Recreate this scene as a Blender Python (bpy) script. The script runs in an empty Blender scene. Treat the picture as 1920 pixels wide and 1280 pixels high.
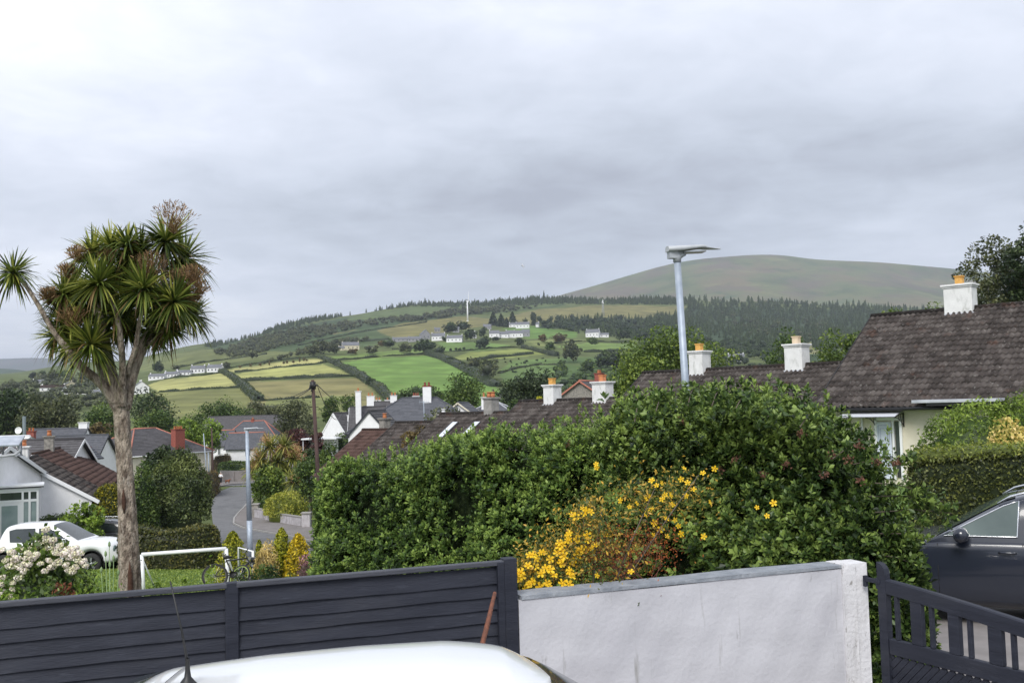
import bpy, math, random
import numpy as np
from mathutils import Vector, Matrix
SC = bpy.context.scene
COL = SC.collection
R = math.radians
# ------------------------------------------------------------------ camera
FPX = 1844.0
PITCH, ROLL = R(3.72), R(1.5)
cam_d = bpy.data.cameras.new('camera'); cam = bpy.data.objects.new('camera', cam_d); COL.objects.link(cam)
cam_d.sensor_width = 36.0; cam_d.lens = 36.0 * FPX / 1920.0
cam_d.clip_start = 0.05; cam_d.clip_end = 30000
CR = Matrix.Rotation(R(90) + PITCH, 3, 'X') @ Matrix.Rotation(-ROLL, 3, 'Z')
cam.rotation_euler = CR.to_euler(); cam.location = (0, 0, 0)
SC.camera = cam
# ------------------------------------------------------------------ light: overcast sky and a weak, very soft sun
SUN_EL, SUN_AZ = R(44), R(-163)          # azimuth measured from +Y towards +X
sun_d = bpy.data.lights.new('sun', 'SUN'); sun_d.energy = 2.3; sun_d.angle = R(28); sun_d.color = (1, .97, .92)
sun = bpy.data.objects.new('sun', sun_d); COL.objects.link(sun)
sv = Vector((math.sin(SUN_AZ) * math.cos(SUN_EL), math.cos(SUN_AZ) * math.cos(SUN_EL), math.sin(SUN_EL)))
sun.rotation_euler = sv.to_track_quat('Z', 'Y').to_euler()
SC.view_settings.view_transform = 'Standard'; SC.view_settings.look = 'None'
SC.view_settings.exposure = 0.50; SC.view_settings.gamma = 1.0
world = bpy.data.worlds.new('World'); SC.world = world; world.use_nodes = True
def build_world():
    nt = world.node_tree; nt.nodes.clear(); N = nt.nodes.new; L = nt.links.new
    def math_(op, a, b=None, clamp=False):
        n = N('ShaderNodeMath'); n.operation = op; n.use_clamp = clamp
        for i, v in enumerate((a, b)):
            if v is None: continue
            if isinstance(v, (int, float)): n.inputs[i].default_value = v
            else: L(v, n.inputs[i])
        return n.outputs[0]
    sky = N('ShaderNodeTexSky'); sky.sky_type = 'NISHITA'; sky.sun_disc = False
    sky.sun_elevation = SUN_EL; sky.sun_rotation = SUN_AZ
    b1 = N('ShaderNodeBackground'); b1.inputs[1].default_value = 0.09; L(sky.outputs[0], b1.inputs[0])
    tc = N('ShaderNodeTexCoord'); sep = N('ShaderNodeSeparateXYZ'); L(tc.outputs['Generated'], sep.inputs[0])
    X, Y, Z = sep.outputs
    zz = math_('MAXIMUM', Z, 0.0)
    inv = math_('ADD', zz, 0.13)
    cx = math_('DIVIDE', X, inv); cy = math_('DIVIDE', Y, inv)
    com = N('ShaderNodeCombineXYZ'); L(cx, com.inputs[0]); L(cy, com.inputs[1]); com.inputs[2].default_value = 0.37
    def noise(scale, detail, rough, off, dist=0.0):
        mp = N('ShaderNodeMapping'); L(com.outputs[0], mp.inputs[0]); mp.inputs['Location'].default_value = off
        n = N('ShaderNodeTexNoise'); n.inputs['Scale'].default_value = scale; n.inputs['Detail'].default_value = detail
        n.inputs['Roughness'].default_value = rough; n.inputs['Distortion'].default_value = dist
        L(mp.outputs[0], n.inputs['Vector']); return n.outputs[0]
    n1 = noise(0.55, 6, .5, (3.1, 1.7, 0), .15)      # broad cloud masses
    n2 = noise(1.25, 8, .56, (9.2, 4.4, 2.0), .5)     # billows
    n3 = noise(4.2, 6, .6, (1.2, 7.4, 5.0), .4)
    # the grey belly of the cloud deck: a broad band in elevation, strongest straight ahead
    el = math_('DIVIDE', Z, 1.0)
    def bump_(x, c, w):
        d = math_('DIVIDE', math_('SUBTRACT', x, c), w)
        return math_('POWER', 2.718, math_('MULTIPLY', math_('MULTIPLY', d, d), -1.0))
    az = math_('DIVIDE', X, math_('MAXIMUM', Y, .05))
    wob = math_('MULTIPLY', math_('SUBTRACT', n1, .5), .22)
    el2 = math_('ADD', el, wob)
    band = math_('MULTIPLY', bump_(el2, .205, .075), math_('ADD', .45, math_('MULTIPLY', bump_(az, .02, .42), .6)))
    low = math_('MULTIPLY', bump_(el2, .08, .055), .45)
    topl = math_('MAXIMUM', math_('MULTIPLY', bump_(az, -.62, .40), bump_(el, .42, .20)), math_('MULTIPLY', bump_(el, .50, .16), .55))
    wlow = math_('MULTIPLY', bump_(az, -.42, .20), bump_(el2, .11, .07))
    v = math_('ADD', .645, math_('MULTIPLY', math_('SUBTRACT', n1, .5), .34))
    v = math_('ADD', v, math_('MULTIPLY', math_('SUBTRACT', n2, .5), .50))
    v = math_('ADD', v, math_('MULTIPLY', math_('SUBTRACT', n3, .5), .34))
    v = math_('SUBTRACT', v, math_('MULTIPLY', band, .30))
    v = math_('ADD', v, math_('MULTIPLY', low, .10))
    v = math_('ADD', v, math_('MULTIPLY', topl, .34))
    v = math_('ADD', v, math_('MULTIPLY', wlow, .26))
    rp = N('ShaderNodeValToRGB'); L(v, rp.inputs[0])
    e = rp.color_ramp.elements
    e[0].position = .28; e[0].color = (.34, .36, .415, 1)
    e[1].position = 1.0; e[1].color = (.93, .95, .99, 1)
    a = e.new(.42); a.color = (.45, .485, .55, 1)
    a = e.new(.58); a.color = (.57, .61, .69, 1)
    a = e.new(.75); a.color = (.69, .725, .81, 1)
    b2 = N('ShaderNodeBackground'); b2.inputs[1].default_value = 1.0; L(rp.outputs[0], b2.inputs[0])
    mx = N('ShaderNodeMixShader'); mx.inputs[0].default_value = .93
    L(b1.outputs[0], mx.inputs[1]); L(b2.outputs[0], mx.inputs[2])
    o = N('ShaderNodeOutputWorld'); L(mx.outputs[0], o.inputs[0])
build_world()
# ------------------------------------------------------------------ measuring helpers (turn a sight line and a distance into a place)
def ray(px, py):
    d = CR @ Vector(((px - 960) / FPX, -(py - 640) / FPX, -1.0))
    return d / d.y
def W(px, py, Y): return ray(px, py) * Y
CRT = CR.transposed()
def proj(p):
    q = CRT @ Vector(p)
    return 960 + FPX * q.x / -q.z, 640 - FPX * q.y / -q.z
# ------------------------------------------------------------------ terrain heights
COLS = [-500, 0, 200, 400, 600, 800, 1000, 1200, 1400, 1600, 1800, 2000, 2500]
LU = np.array([ray(c, 760)[0] for c in COLS])
ZR = [  # distance, heights
 (0,   [-2.5]*13), (7.0, [-2.5]*13),
 (9,   [-3.3,-3.3,-3.3,-3.3,-3.3,-3.2,-3.1,-3.0,-2.95,-2.9,-2.9,-2.9,-2.9]),
 (14,  [-3.9,-3.9,-3.9,-3.9,-4.0,-4.0,-3.8,-3.6,-3.3,-3.12,-3.08,-3.05,-3.05]),
 (20,  [-4.4,-4.4,-4.4,-4.4,-4.5,-4.6,-4.3,-4.0,-3.6,-3.2,-3.08,-3.0,-3.0]),
 (27,  [-5.0,-5.0,-5.0,-5.0,-5.1,-5.2,-4.9,-4.6,-4.0,-3.2,-2.95,-2.85,-2.8]),
 (36,  [-5.55,-5.55,-5.55,-5.65,-5.8,-5.8,-5.4,-5.0,-4.4,-3.2,-2.8,-2.6,-2.6]),
 (48,  [-7.0,-7.0,-7.0,-7.0,-7.0,-6.6,-6.1,-5.6,-5.0,-4.0,-3.0,-2.6,-2.6]),
 (70,  [-8.4,-8.3,-8.3,-8.5,-8.5,-8.1,-7.6,-7.0,-6.2,-5.0,-4.0,-3.0,-3.0]),
 (100, [-9.8,-9.6,-9.6,-9.7,-9.8,-9.5,-9.0,-8.5,-7.5,-6.0,-5.0,-4.0,-4.0]),
 (140, [-10.4,-10.4,-10.4,-10.5,-10.6,-10.5,-10,-9,-8,-7,-6,-5,-5]),
 (200, [-12,-12,-12,-12,-11.5,-11,-11,-10.5,-10,-9,-8,-7,-7]),
 (300, [-15,-15,-15,-12,-11,-10,-9,-8,-8,-8,-8,-7,-7]),
]
PR = [  # distance, picture heights of the hillside at that distance
 (450, [790,780,778,768,766,766,768,765,762,760,755,755,755]),
 (600, [770,756,750,735,736,738,735,732,732,733,733,733,733]),
 (750, [755,742,732,712,702,700,700,700,705,707,707,707,707]),
 (900, [745,728,712,692,674,668,668,668,675,680,682,682,682]),
 (1150,[735,714,700,673,652,642,640,646,652,655,657,657,657]),
 (1500,[727,707,690,656,628,614,613,620,627,632,633,633,633]),
 (2000,[722,702,680,648,607,592,588,594,602,606,608,610,612]),
 (2400,[718,700,678,645,597,571,561,562,564,572,582,586,590]),
 (2900,[735,712,690,660,612,588,578,578,580,588,596,600,604]),
 (3600,[760,740,720,700,670,640,620,610,610,615,620,625,630]),
 (5000,[775,770,765,760,755,750,745,742,740,738,735,735,735]),
 (9000,[782,778,775,770,767,763,758,755,750,745,742,740,730]),
 (14000,[784,781,778,772,768,764,759,755,750,745,742,738,728]),
]
YS = np.array([r[0] for r in ZR] + [r[0] for r in PR], float)
ZT = [r[1] for r in ZR]
for Yr, pys in PR: ZT.append([ray(c, p)[2] * Yr for c, p in zip(COLS, pys)])
ZT = np.array(ZT)
YL = np.log(YS + 6)
def hermite(xs, vals, x):          # monotone-ish cubic along last axis 0
    i = np.clip(np.searchsorted(xs, x) - 1, 0, len(xs) - 2)
    t = (x - xs[i]) / (xs[i + 1] - xs[i]); t = np.clip(t, 0, 1)
    return i, t
def gz_arr(x, y):
    x = np.asarray(x, float); y = np.maximum(np.asarray(y, float), 0.01)
    u = np.clip(x / np.maximum(y, 3.0), LU[0], LU[-1])
    j, s = hermite(LU, None, u); i, t = hermite(YL, None, np.log(y + 6))
    s = s * s * (3 - 2 * s)
    z = (ZT[i, j] * (1 - s) + ZT[i, j + 1] * s) * (1 - t) + (ZT[i + 1, j] * (1 - s) + ZT[i + 1, j + 1] * s) * t
    a = np.clip((y - 300) / 900, 0, 1)
    z = z + a * (1.6 * np.sin(x * .021 + y * .013) + 1.2 * np.sin(x * .009 - y * .017 + 2))
    return z
def gz(x, y): return float(gz_arr(x, y))
_steps = np.concatenate([np.arange(7, 60, .1), np.arange(60, 200, .5), np.arange(200, 3000, 2.0)])
def hit(px, py, ymin=8):
    d = ray(px, py); st = _steps[_steps >= ymin]
    below = d.z * st <= gz_arr(d.x * st, st)
    k = np.argmax(below) if below.any() else len(st) - 1
    Y = st[k]
    if k > 0:
        y0, y1 = st[k - 1], st[k]
        for _ in range(12):
            m = (y0 + y1) / 2
            if d.z * m <= gz(d.x * m, m): y1 = m
            else: y0 = m
        Y = y1
    return Vector((d.x * Y, Y, gz(d.x * Y, Y)))
# ------------------------------------------------------------------ materials
MATS = {}
def mat(name, c1, c2=None, scale=4.0, rough=.8, bump=0.0, bscale=None, shade=False, metal=0.0, spec=.5,
        stretch=(1, 1, 1), c3=None, detail=6, stains=None, translucent=0.0, coat=0.0, vcol=False, lo=.35, hi=.65, wave=None):
    if name in MATS: return MATS[name]
    m = bpy.data.materials.new(name); MATS[name] = m; m.use_nodes = True
    nt = m.node_tree; N = nt.nodes.new; L = nt.links.new
    b = nt.nodes['Principled BSDF']; b.inputs['Roughness'].default_value = rough
    b.inputs['Metallic'].default_value = metal; b.inputs['Specular IOR Level'].default_value = spec
    b.inputs['Coat Weight'].default_value = coat
    tc = N('ShaderNodeTexCoord'); mp = N('ShaderNodeMapping'); mp.inputs['Scale'].default_value = stretch
    L(tc.outputs['Object'], mp.inputs[0])
    no = N('ShaderNodeTexNoise'); no.inputs['Scale'].default_value = scale; no.inputs['Detail'].default_value = detail
    L(mp.outputs[0], no.inputs['Vector'])
    c2 = c2 or c1
    rp = N('ShaderNodeValToRGB'); e = rp.color_ramp.elements
    e[0].position = lo; e[0].color = (*c1, 1); e[1].position = hi; e[1].color = (*c2, 1)
    if c3: a = e.new((lo + hi) / 2); a.color = (*c3, 1)
    src = no.outputs[0]
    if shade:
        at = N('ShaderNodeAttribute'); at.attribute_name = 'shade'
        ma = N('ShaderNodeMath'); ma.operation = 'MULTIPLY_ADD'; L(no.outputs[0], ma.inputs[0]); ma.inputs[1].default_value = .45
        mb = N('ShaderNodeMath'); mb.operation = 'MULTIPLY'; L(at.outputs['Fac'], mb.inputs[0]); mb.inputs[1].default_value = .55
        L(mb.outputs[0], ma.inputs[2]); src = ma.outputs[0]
    L(src, rp.inputs[0]); col = rp.outputs[0]
    if vcol:
        va = N('ShaderNodeAttribute'); va.attribute_name = 'Col'
        mm = N('ShaderNodeMix'); mm.data_type = 'RGBA'; mm.blend_type = 'MULTIPLY'; mm.inputs[0].default_value = 1
        L(va.outputs['Color'], mm.inputs[6]); L(col, mm.inputs[7]); col = mm.outputs[2]
    for st in (stains or []):    # (colour, scale, lo, hi, strength, stretch)
        m2 = N('ShaderNodeMapping'); m2.inputs['Scale'].default_value = st[5] if len(st) > 5 else (1, 1, 1)
        m2.inputs['Location'].default_value = (st[1], st[2] * 7, 3.3)
        L(tc.outputs['Object'], m2.inputs[0])
        n2 = N('ShaderNodeTexNoise'); n2.inputs['Scale'].default_value = st[1]; n2.inputs['Detail'].default_value = 7
        n2.inputs['Roughness'].default_value = .6
        L(m2.outputs[0], n2.inputs['Vector'])
        mr = N('ShaderNodeMapRange'); L(n2.outputs[0], mr.inputs[0]); mr.inputs[1].default_value = st[2]; mr.inputs[2].default_value = st[3]
        mr.inputs[4].default_value = st[4]
        mm = N('ShaderNodeMix'); mm.data_type = 'RGBA'; L(mr.outputs[0], mm.inputs[0]); L(col, mm.inputs[6]); mm.inputs[7].default_value = (*st[0], 1)
        col = mm.outputs[2]
    L(col, b.inputs['Base Color'])
    if bump:
        bn = N('ShaderNodeTexNoise'); bn.inputs['Scale'].default_value = bscale or scale * 4; bn.inputs['Detail'].default_value = 5
        L(mp.outputs[0], bn.inputs['Vector']); hs = bn.outputs[0]
        bp = N('ShaderNodeBump'); bp.inputs['Strength'].default_value = min(1, bump); bp.inputs['Distance'].default_value = .02 if bump <= 1 else .02 * bump
        if wave:
            wv = N('ShaderNodeTexWave'); wv.wave_type = 'BANDS'; wv.bands_direction = wave[0]; wv.inputs['Scale'].default_value = wave[1]
            wv.wave_profile = 'SAW'; wv.inputs['Distortion'].default_value = wave[2]
            L(tc.outputs['Object'], wv.inputs[0])
            ad = N('ShaderNodeMath'); ad.operation = 'ADD'; L(hs, ad.inputs[0]); L(wv.outputs[1], ad.inputs[1]); hs = ad.outputs[0]
        L(hs, bp.inputs['Height']); L(bp.outputs[0], b.inputs['Normal'])
    if translucent:
        tr = N('ShaderNodeBsdfTranslucent'); L(col, tr.inputs[0])
        mx = N('ShaderNodeMixShader'); mx.inputs[0].default_value = translucent
        L(b.outputs[0], mx.inputs[1]); L(tr.outputs[0], mx.inputs[2]); L(mx.outputs[0], nt.nodes['Material Output'].inputs[0])
    return m
def leafmat(name, a, b, c, rough=.5, tr=.25, spec=.4):
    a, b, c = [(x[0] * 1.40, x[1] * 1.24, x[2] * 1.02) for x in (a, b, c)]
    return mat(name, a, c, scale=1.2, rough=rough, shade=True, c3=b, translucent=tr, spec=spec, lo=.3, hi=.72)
# ------------------------------------------------------------------ object helpers
def link(o, parent=None):
    COL.objects.link(o)
    if parent is not None: o.parent = parent
    return o
def tag(o, label, cat, group=None, kind=None):
    if label: o['label'] = label
    if cat: o['category'] = cat
    if group: o['group'] = group
    if kind: o['kind'] = kind
    return o
def thing(name, loc, label, cat, group=None, rz=0.0):
    o = bpy.data.objects.new(name, None); o.empty_display_size = .2
    link(o); o.location = loc; o.rotation_euler = (0, 0, rz)
    return tag(o, label, cat, group)
def dup(root, loc=None, rz=None, label=None, scale=None, group=None):
    def cp(o, par):
        c = o.copy(); COL.objects.link(c)
        if par is not None: c.parent = par
        for ch in kids.get(o.name, []): cp(ch, c)
        return c
    kids = {}
    def walk(o):
        kids[o.name] = list(o.children)
        for ch in o.children: walk(ch)
    walk(root)
    c = cp(root, None)
    if loc is not None: c.location = loc
    if rz is not None: c.rotation_euler = (0, 0, rz)
    if scale is not None: c.scale = scale if hasattr(scale, '__len__') else (scale,) * 3
    if label: c['label'] = label
    if group: c['group'] = group
    return c
def rel(o, pts):           # world points into the local frame of a thing that has no scale
    M = Matrix.LocRotScale(o.location, o.rotation_euler, o.scale).inverted()
    return [M @ Vector(p) for p in pts]
def np_obj(name, V, F, m, parent=None, shade=None, col=None, smooth=False):
    V = np.asarray(V, np.float32); F = np.asarray(F, np.int32); k = F.shape[1]; nf = len(F)
    me = bpy.data.meshes.new(name)
    me.vertices.add(len(V)); me.vertices.foreach_set('co', V.ravel())
    me.loops.add(nf * k); me.loops.foreach_set('vertex_index', F.ravel())
    me.polygons.add(nf); me.polygons.foreach_set('loop_start', np.arange(0, nf * k, k, dtype=np.int32))
    if smooth: me.polygons.foreach_set('use_smooth', np.ones(nf, dtype=bool))
    if shade is not None:
        a = me.attributes.new('shade', 'FLOAT', 'FACE'); a.data.foreach_set('value', np.asarray(shade, np.float32))
    if col is not None:
        a = me.attributes.new('Col', 'FLOAT_COLOR', 'POINT'); a.data.foreach_set('color', np.asarray(col, np.float32).ravel())
    me.update(calc_edges=True)
    me.materials.append(m)
    o = bpy.data.objects.new(name, me)
    return link(o, parent)
class MB:
    def __init__(s): s.v = []; s.f = []; s.sm = []
    def add(s, vs, fs, smooth=False):
        n = len(s.v); s.v += [tuple(v) for v in vs]; s.f += [tuple(i + n for i in f) for f in fs]; s.sm += [smooth] * len(fs); return s
    def box(s, c, size, rz=0, M=None, bevel=0):
        x, y, z = (a / 2 for a in size)
        vs = [Vector((sx * x, sy * y, sz * z)) for sx in (-1, 1) for sy in (-1, 1) for sz in (-1, 1)]
        Mt = (M or Matrix.Rotation(rz, 3, 'Z'))
        vs = [Mt @ v + Vector(c) for v in vs]
        return s.add(vs, [(0, 1, 3, 2), (4, 6, 7, 5), (0, 4, 5, 1), (2, 3, 7, 6), (0, 2, 6, 4), (1, 5, 7, 3)])
    def prism(s, poly, off):      # polygon (3d points) extruded by a vector
        n = len(poly); off = Vector(off); a = [Vector(p) for p in poly]; b = [p + off for p in a]
        return s.add(a + b, [tuple(range(n))[::-1], tuple(range(n, 2 * n))] + [(i, (i + 1) % n, n + (i + 1) % n, n + i) for i in range(n)])
    def bar(s, p0, p1, w, h=None, up=(0, 0, 1)):
        p0, p1 = Vector(p0), Vector(p1); h = h or w; d = (p1 - p0).normalized(); upv = Vector(up)
        if abs(d.dot(upv)) > .98: upv = Vector((0, 1, 0))
        r = d.cross(upv).normalized(); u = r.cross(d)
        q = [r * sx * w / 2 + u * sy * h / 2 for sx, sy in ((-1, -1), (1, -1), (1, 1), (-1, 1))]
        return s.add([p0 + k for k in q] + [p1 + k for k in q], [(3, 2, 1, 0), (4, 5, 6, 7)] + [(i, (i + 1) % 4, 4 + (i + 1) % 4, 4 + i) for i in range(4)])
    def tube(s, pts, rad, n=10, cap=True):
        pts = [Vector(p) for p in pts]; rad = rad if hasattr(rad, '__len__') else [rad] * len(pts)
        vs = []; prev = None
        for i, p in enumerate(pts):
            d = (pts[min(i + 1, len(pts) - 1)] - pts[max(i - 1, 0)]).normalized()
            if prev is None: r = d.orthogonal().normalized()
            else:
                r = (prev - d * prev.dot(d))
                r = r.normalized() if r.length > 1e-6 else d.orthogonal().normalized()
            prev = r; u = d.cross(r)
            for k in range(n):
                a = 2 * math.pi * k / n; vs.append(p + (r * math.cos(a) + u * math.sin(a)) * rad[i])
        fs = [(i * n + k, i * n + (k + 1) % n, (i + 1) * n + (k + 1) % n, (i + 1) * n + k) for i in range(len(pts) - 1) for k in range(n)]
        s.add(vs, fs, True)
        if cap: m = len(s.v) - len(vs); s.f += [tuple(m + k for k in range(n))[::-1], tuple(m + (len(pts) - 1) * n + k for k in range(n))]; s.sm += [False] * 2
        return s
    def lathe(s, prof, c=(0, 0, 0), n=16, axis='Z', M=None):
        vs = []
        for r, z in prof:
            for k in range(n):
                a = 2 * math.pi * k / n; v = Vector((r * math.cos(a), r * math.sin(a), z))
                if axis == 'Y': v = Vector((v.x, v.z, v.y))
                if axis == 'X': v = Vector((v.z, v.x, v.y))
                if M: v = M @ v
                vs.append(v + Vector(c))
        fs = [(i * n + k, i * n + (k + 1) % n, (i + 1) * n + (k + 1) % n, (i + 1) * n + k) for i in range(len(prof) - 1) for k in range(n)]
        return s.add(vs, fs, True)
    def grid(s, P, closed_u=False, smooth=True):   # P: rows of points
        nr, nc = len(P), len(P[0]); vs = [p for r_ in P for p in r_]
        fs = [(i * nc + j, i * nc + (j + 1) % nc, (i + 1) * nc + (j + 1) % nc, (i + 1) * nc + j) for i in range(nr - 1) for j in range(nc if closed_u else nc - 1)]
        return s.add(vs, fs, smooth)
    def build(s, name, m, parent=None, bevel=0.0, weld=False):
        me = bpy.data.meshes.new(name); me.from_pydata(s.v, [], s.f)
        me.polygons.foreach_set('use_smooth', s.sm); me.update(); me.materials.append(m)
        o = bpy.data.objects.new(name, me); link(o, parent)
        if bevel:
            b = o.modifiers.new('b', 'BEVEL'); b.width = bevel; b.segments = 2; b.limit_method = 'ANGLE'
        return o
# ------------------------------------------------------------------ foliage helpers
def snoise(P, seed, freq, n=7):
    r = np.random.RandomState(seed); K = r.normal(size=(n, 3)); K /= np.linalg.norm(K, axis=1)[:, None]
    K *= freq * (.6 + .9 * r.rand(n))[:, None]; ph = r.rand(n) * 6.28
    return np.sin(P @ K.T + ph).sum(1) / n * 1.6
def nrm(a): return a / np.maximum(np.linalg.norm(a, axis=1)[:, None], 1e-6)
def leaves(P, Nn, size, aspect, rng, loose=.6, fold=.15):
    n = len(P); nn = nrm(Nn * (1 - loose) + rng.normal(size=(n, 3)) * loose)
    t = nrm(np.cross(nn, rng.normal(size=(n, 3)))); w = np.cross(nn, t)
    s = (size * (.6 + .8 * rng.rand(n)))[:, None]
    V = np.stack([P - t * s * .5, P + w * s * aspect * .5 + nn * s * fold, P + t * s * .5, P - w * s * aspect * .5 + nn * s * fold], 1).reshape(-1, 3)
    F = np.arange(n * 4).reshape(-1, 4); return V, F
def rosettes(P, D, k, ll, lw, rng, spread=(25, 75)):
    n = len(P); D = nrm(D); a1 = nrm(np.cross(D, rng.normal(size=(n, 3)))); a2 = np.cross(D, a1)
    Vs = []
    tipv = .62 + .65 * rng.rand(n)
    for i in range(k):
        ph = i * 2.399 + rng.rand(n) * .9
        r = a1 * np.cos(ph)[:, None] + a2 * np.sin(ph)[:, None]
        f = i / max(1, k - 1); al = np.radians(spread[0] + (spread[1] - spread[0]) * f + rng.normal(size=n) * 10)[:, None]
        ld = D * np.cos(al) + r * np.sin(al); sc = (ll * tipv * (.8 + .4 * rng.rand(n)))[:, None] * (.7 + .3 * min(1, f * 2))
        w = nrm(np.cross(ld, D)); nl = nrm(np.cross(w, ld))
        b = P - D * (f * ll * .9)
        wd = sc * (lw / ll) * .5
        m = b + ld * sc * .58
        tip = b + ld * sc - D * sc * .12 * f
        Vs.append(np.stack([b, m + w * wd + nl * wd * .35, tip, m - w * wd + nl * wd * .35, b + ld * sc * .5], 1))
    V = np.concatenate(Vs, 0); n2 = len(V); V = V.reshape(-1, 3)
    base = np.arange(n2)[:, None] * 5
    F = np.concatenate([base + np.array([0, 1, 2, 4]), base + np.array([0, 4, 2, 3])], 0)
    return V, F, n2
def core_mesh(V, F): pass
def ico_dirs(n, rng):
    d = rng.normal(size=(n, 3)); return nrm(d)
def lump_r(D, seed, amp, freq): return 1 + amp * snoise(D * 1.0, seed, freq)
def bush(name, base, rx, ry, h, m, parent=None, n=1500, size=.1, aspect=.5, seed=1, amp=.22, freq=3.5, low=-.15, loose=.65, shell=.3, core=True, clump=1.0, flat=1.0):
    """a lumpy dome of leaves standing on 'base' (returned mesh is in local coordinates about base)"""
    rng = np.random.RandomState(seed)
    D = ico_dirs(int(n * 1.4), rng); D = D[D[:, 2] > low][:n]
    rr = lump_r(D, seed, amp, freq) * (1 - shell * rng.rand(len(D)) ** 1.6 + .10 * rng.rand(len(D)) ** 4)
    c = np.array([0, 0, h * (.42)])
    S = np.array([rx, ry, h * .58])
    P = D * rr[:, None] * S + c; P[:, 2] = np.maximum(P[:, 2], .02)
    V, F = leaves(P, nrm(D / S), size, aspect, rng, loose)
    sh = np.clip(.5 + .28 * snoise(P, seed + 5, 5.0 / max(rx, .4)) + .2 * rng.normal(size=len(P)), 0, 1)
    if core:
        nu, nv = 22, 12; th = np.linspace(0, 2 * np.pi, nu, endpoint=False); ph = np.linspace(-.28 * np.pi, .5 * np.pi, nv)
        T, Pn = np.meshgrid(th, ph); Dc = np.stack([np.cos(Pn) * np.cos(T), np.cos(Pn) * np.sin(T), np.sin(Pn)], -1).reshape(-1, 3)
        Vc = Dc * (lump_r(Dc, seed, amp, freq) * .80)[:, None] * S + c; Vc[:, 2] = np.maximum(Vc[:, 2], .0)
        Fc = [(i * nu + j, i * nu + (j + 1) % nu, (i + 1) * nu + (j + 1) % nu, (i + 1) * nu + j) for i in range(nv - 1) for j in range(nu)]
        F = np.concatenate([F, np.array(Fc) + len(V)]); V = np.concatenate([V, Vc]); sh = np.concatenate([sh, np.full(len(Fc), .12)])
    o = np_obj(name, V, F, m, parent, shade=sh)
    if parent is None: o.location = base
    return o
def crown_pts(seed, rx, ry, rz, ncl, cr, per, inner=.35, squash=.75):
    rng = np.random.RandomState(seed)
    C = ico_dirs(ncl, rng) * (inner + (1 - inner) * rng.rand(ncl) ** .45)[:, None] * np.array([rx, ry, rz])
    C = C * (1 + .12 * rng.normal(size=(ncl, 1)))
    D = ico_dirs(ncl * per, rng); rad = cr * (.65 + .7 * rng.rand(ncl))
    rr = np.repeat(rad, per)[:, None] * (.55 + .5 * rng.rand(ncl * per) ** .6)[:, None]
    P = np.repeat(C, per, 0) + D * rr * np.array([1, 1, squash])
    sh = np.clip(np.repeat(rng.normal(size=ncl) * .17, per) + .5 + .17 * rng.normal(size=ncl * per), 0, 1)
    return rng, C, P, D, sh
M_BARK = None
def tree(name, base, w, h, m, label, cat='tree', group=None, seed=1, ncl=40, per=60, size=None, trunk=.3, depth=None, aspect=.6, inner=.35, bark=None, squash=.75, low=None, cr=None, loose=.7):
    """trunk with limbs and a crown of leaf clumps; w, h overall metres"""
    t = thing(name, base, label, cat, group)
    rx = w / 2; ry = (depth or w) / 2; ch = h * (1 - trunk); rz = ch / 2
    cr = cr or .33 * min(rx, ry, rz) + .12 * rx
    rng, C, P, D, sh = crown_pts(seed, rx - cr * .7, ry - cr * .7, max(.2, rz - cr * .5), ncl, cr, per, inner, squash)
    size = size or cr * .28
    V, F = leaves(P, D, size, aspect, rng, loose)
    V = V + np.array([0, 0, h * trunk + rz])
    np_obj('crown', V, F, m, t, shade=sh)
    b = MB(); top = h * trunk + rz * .9; tr = max(.05, h * .022)
    b.tube([(0, 0, -.3), (tr * .3, 0, top * .5), (0, tr * .4, top)], [tr * 1.2, tr, tr * .55], 8)
    for i in range(min(7, ncl)):
        c = C[rng.randint(ncl)] * .8 + np.array([0, 0, h * trunk + rz])
        z0 = h * trunk * .8 + rng.rand() * rz * .6
        b.tube([(0, 0, z0), (c[0] * .5, c[1] * .5, (z0 + c[2]) / 2 - .03 * h), tuple(c)], [tr * .5, tr * .35, tr * .12], 6, cap=False)
    b.build('trunk', bark or MATS['bark'], t)
    return t
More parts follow.
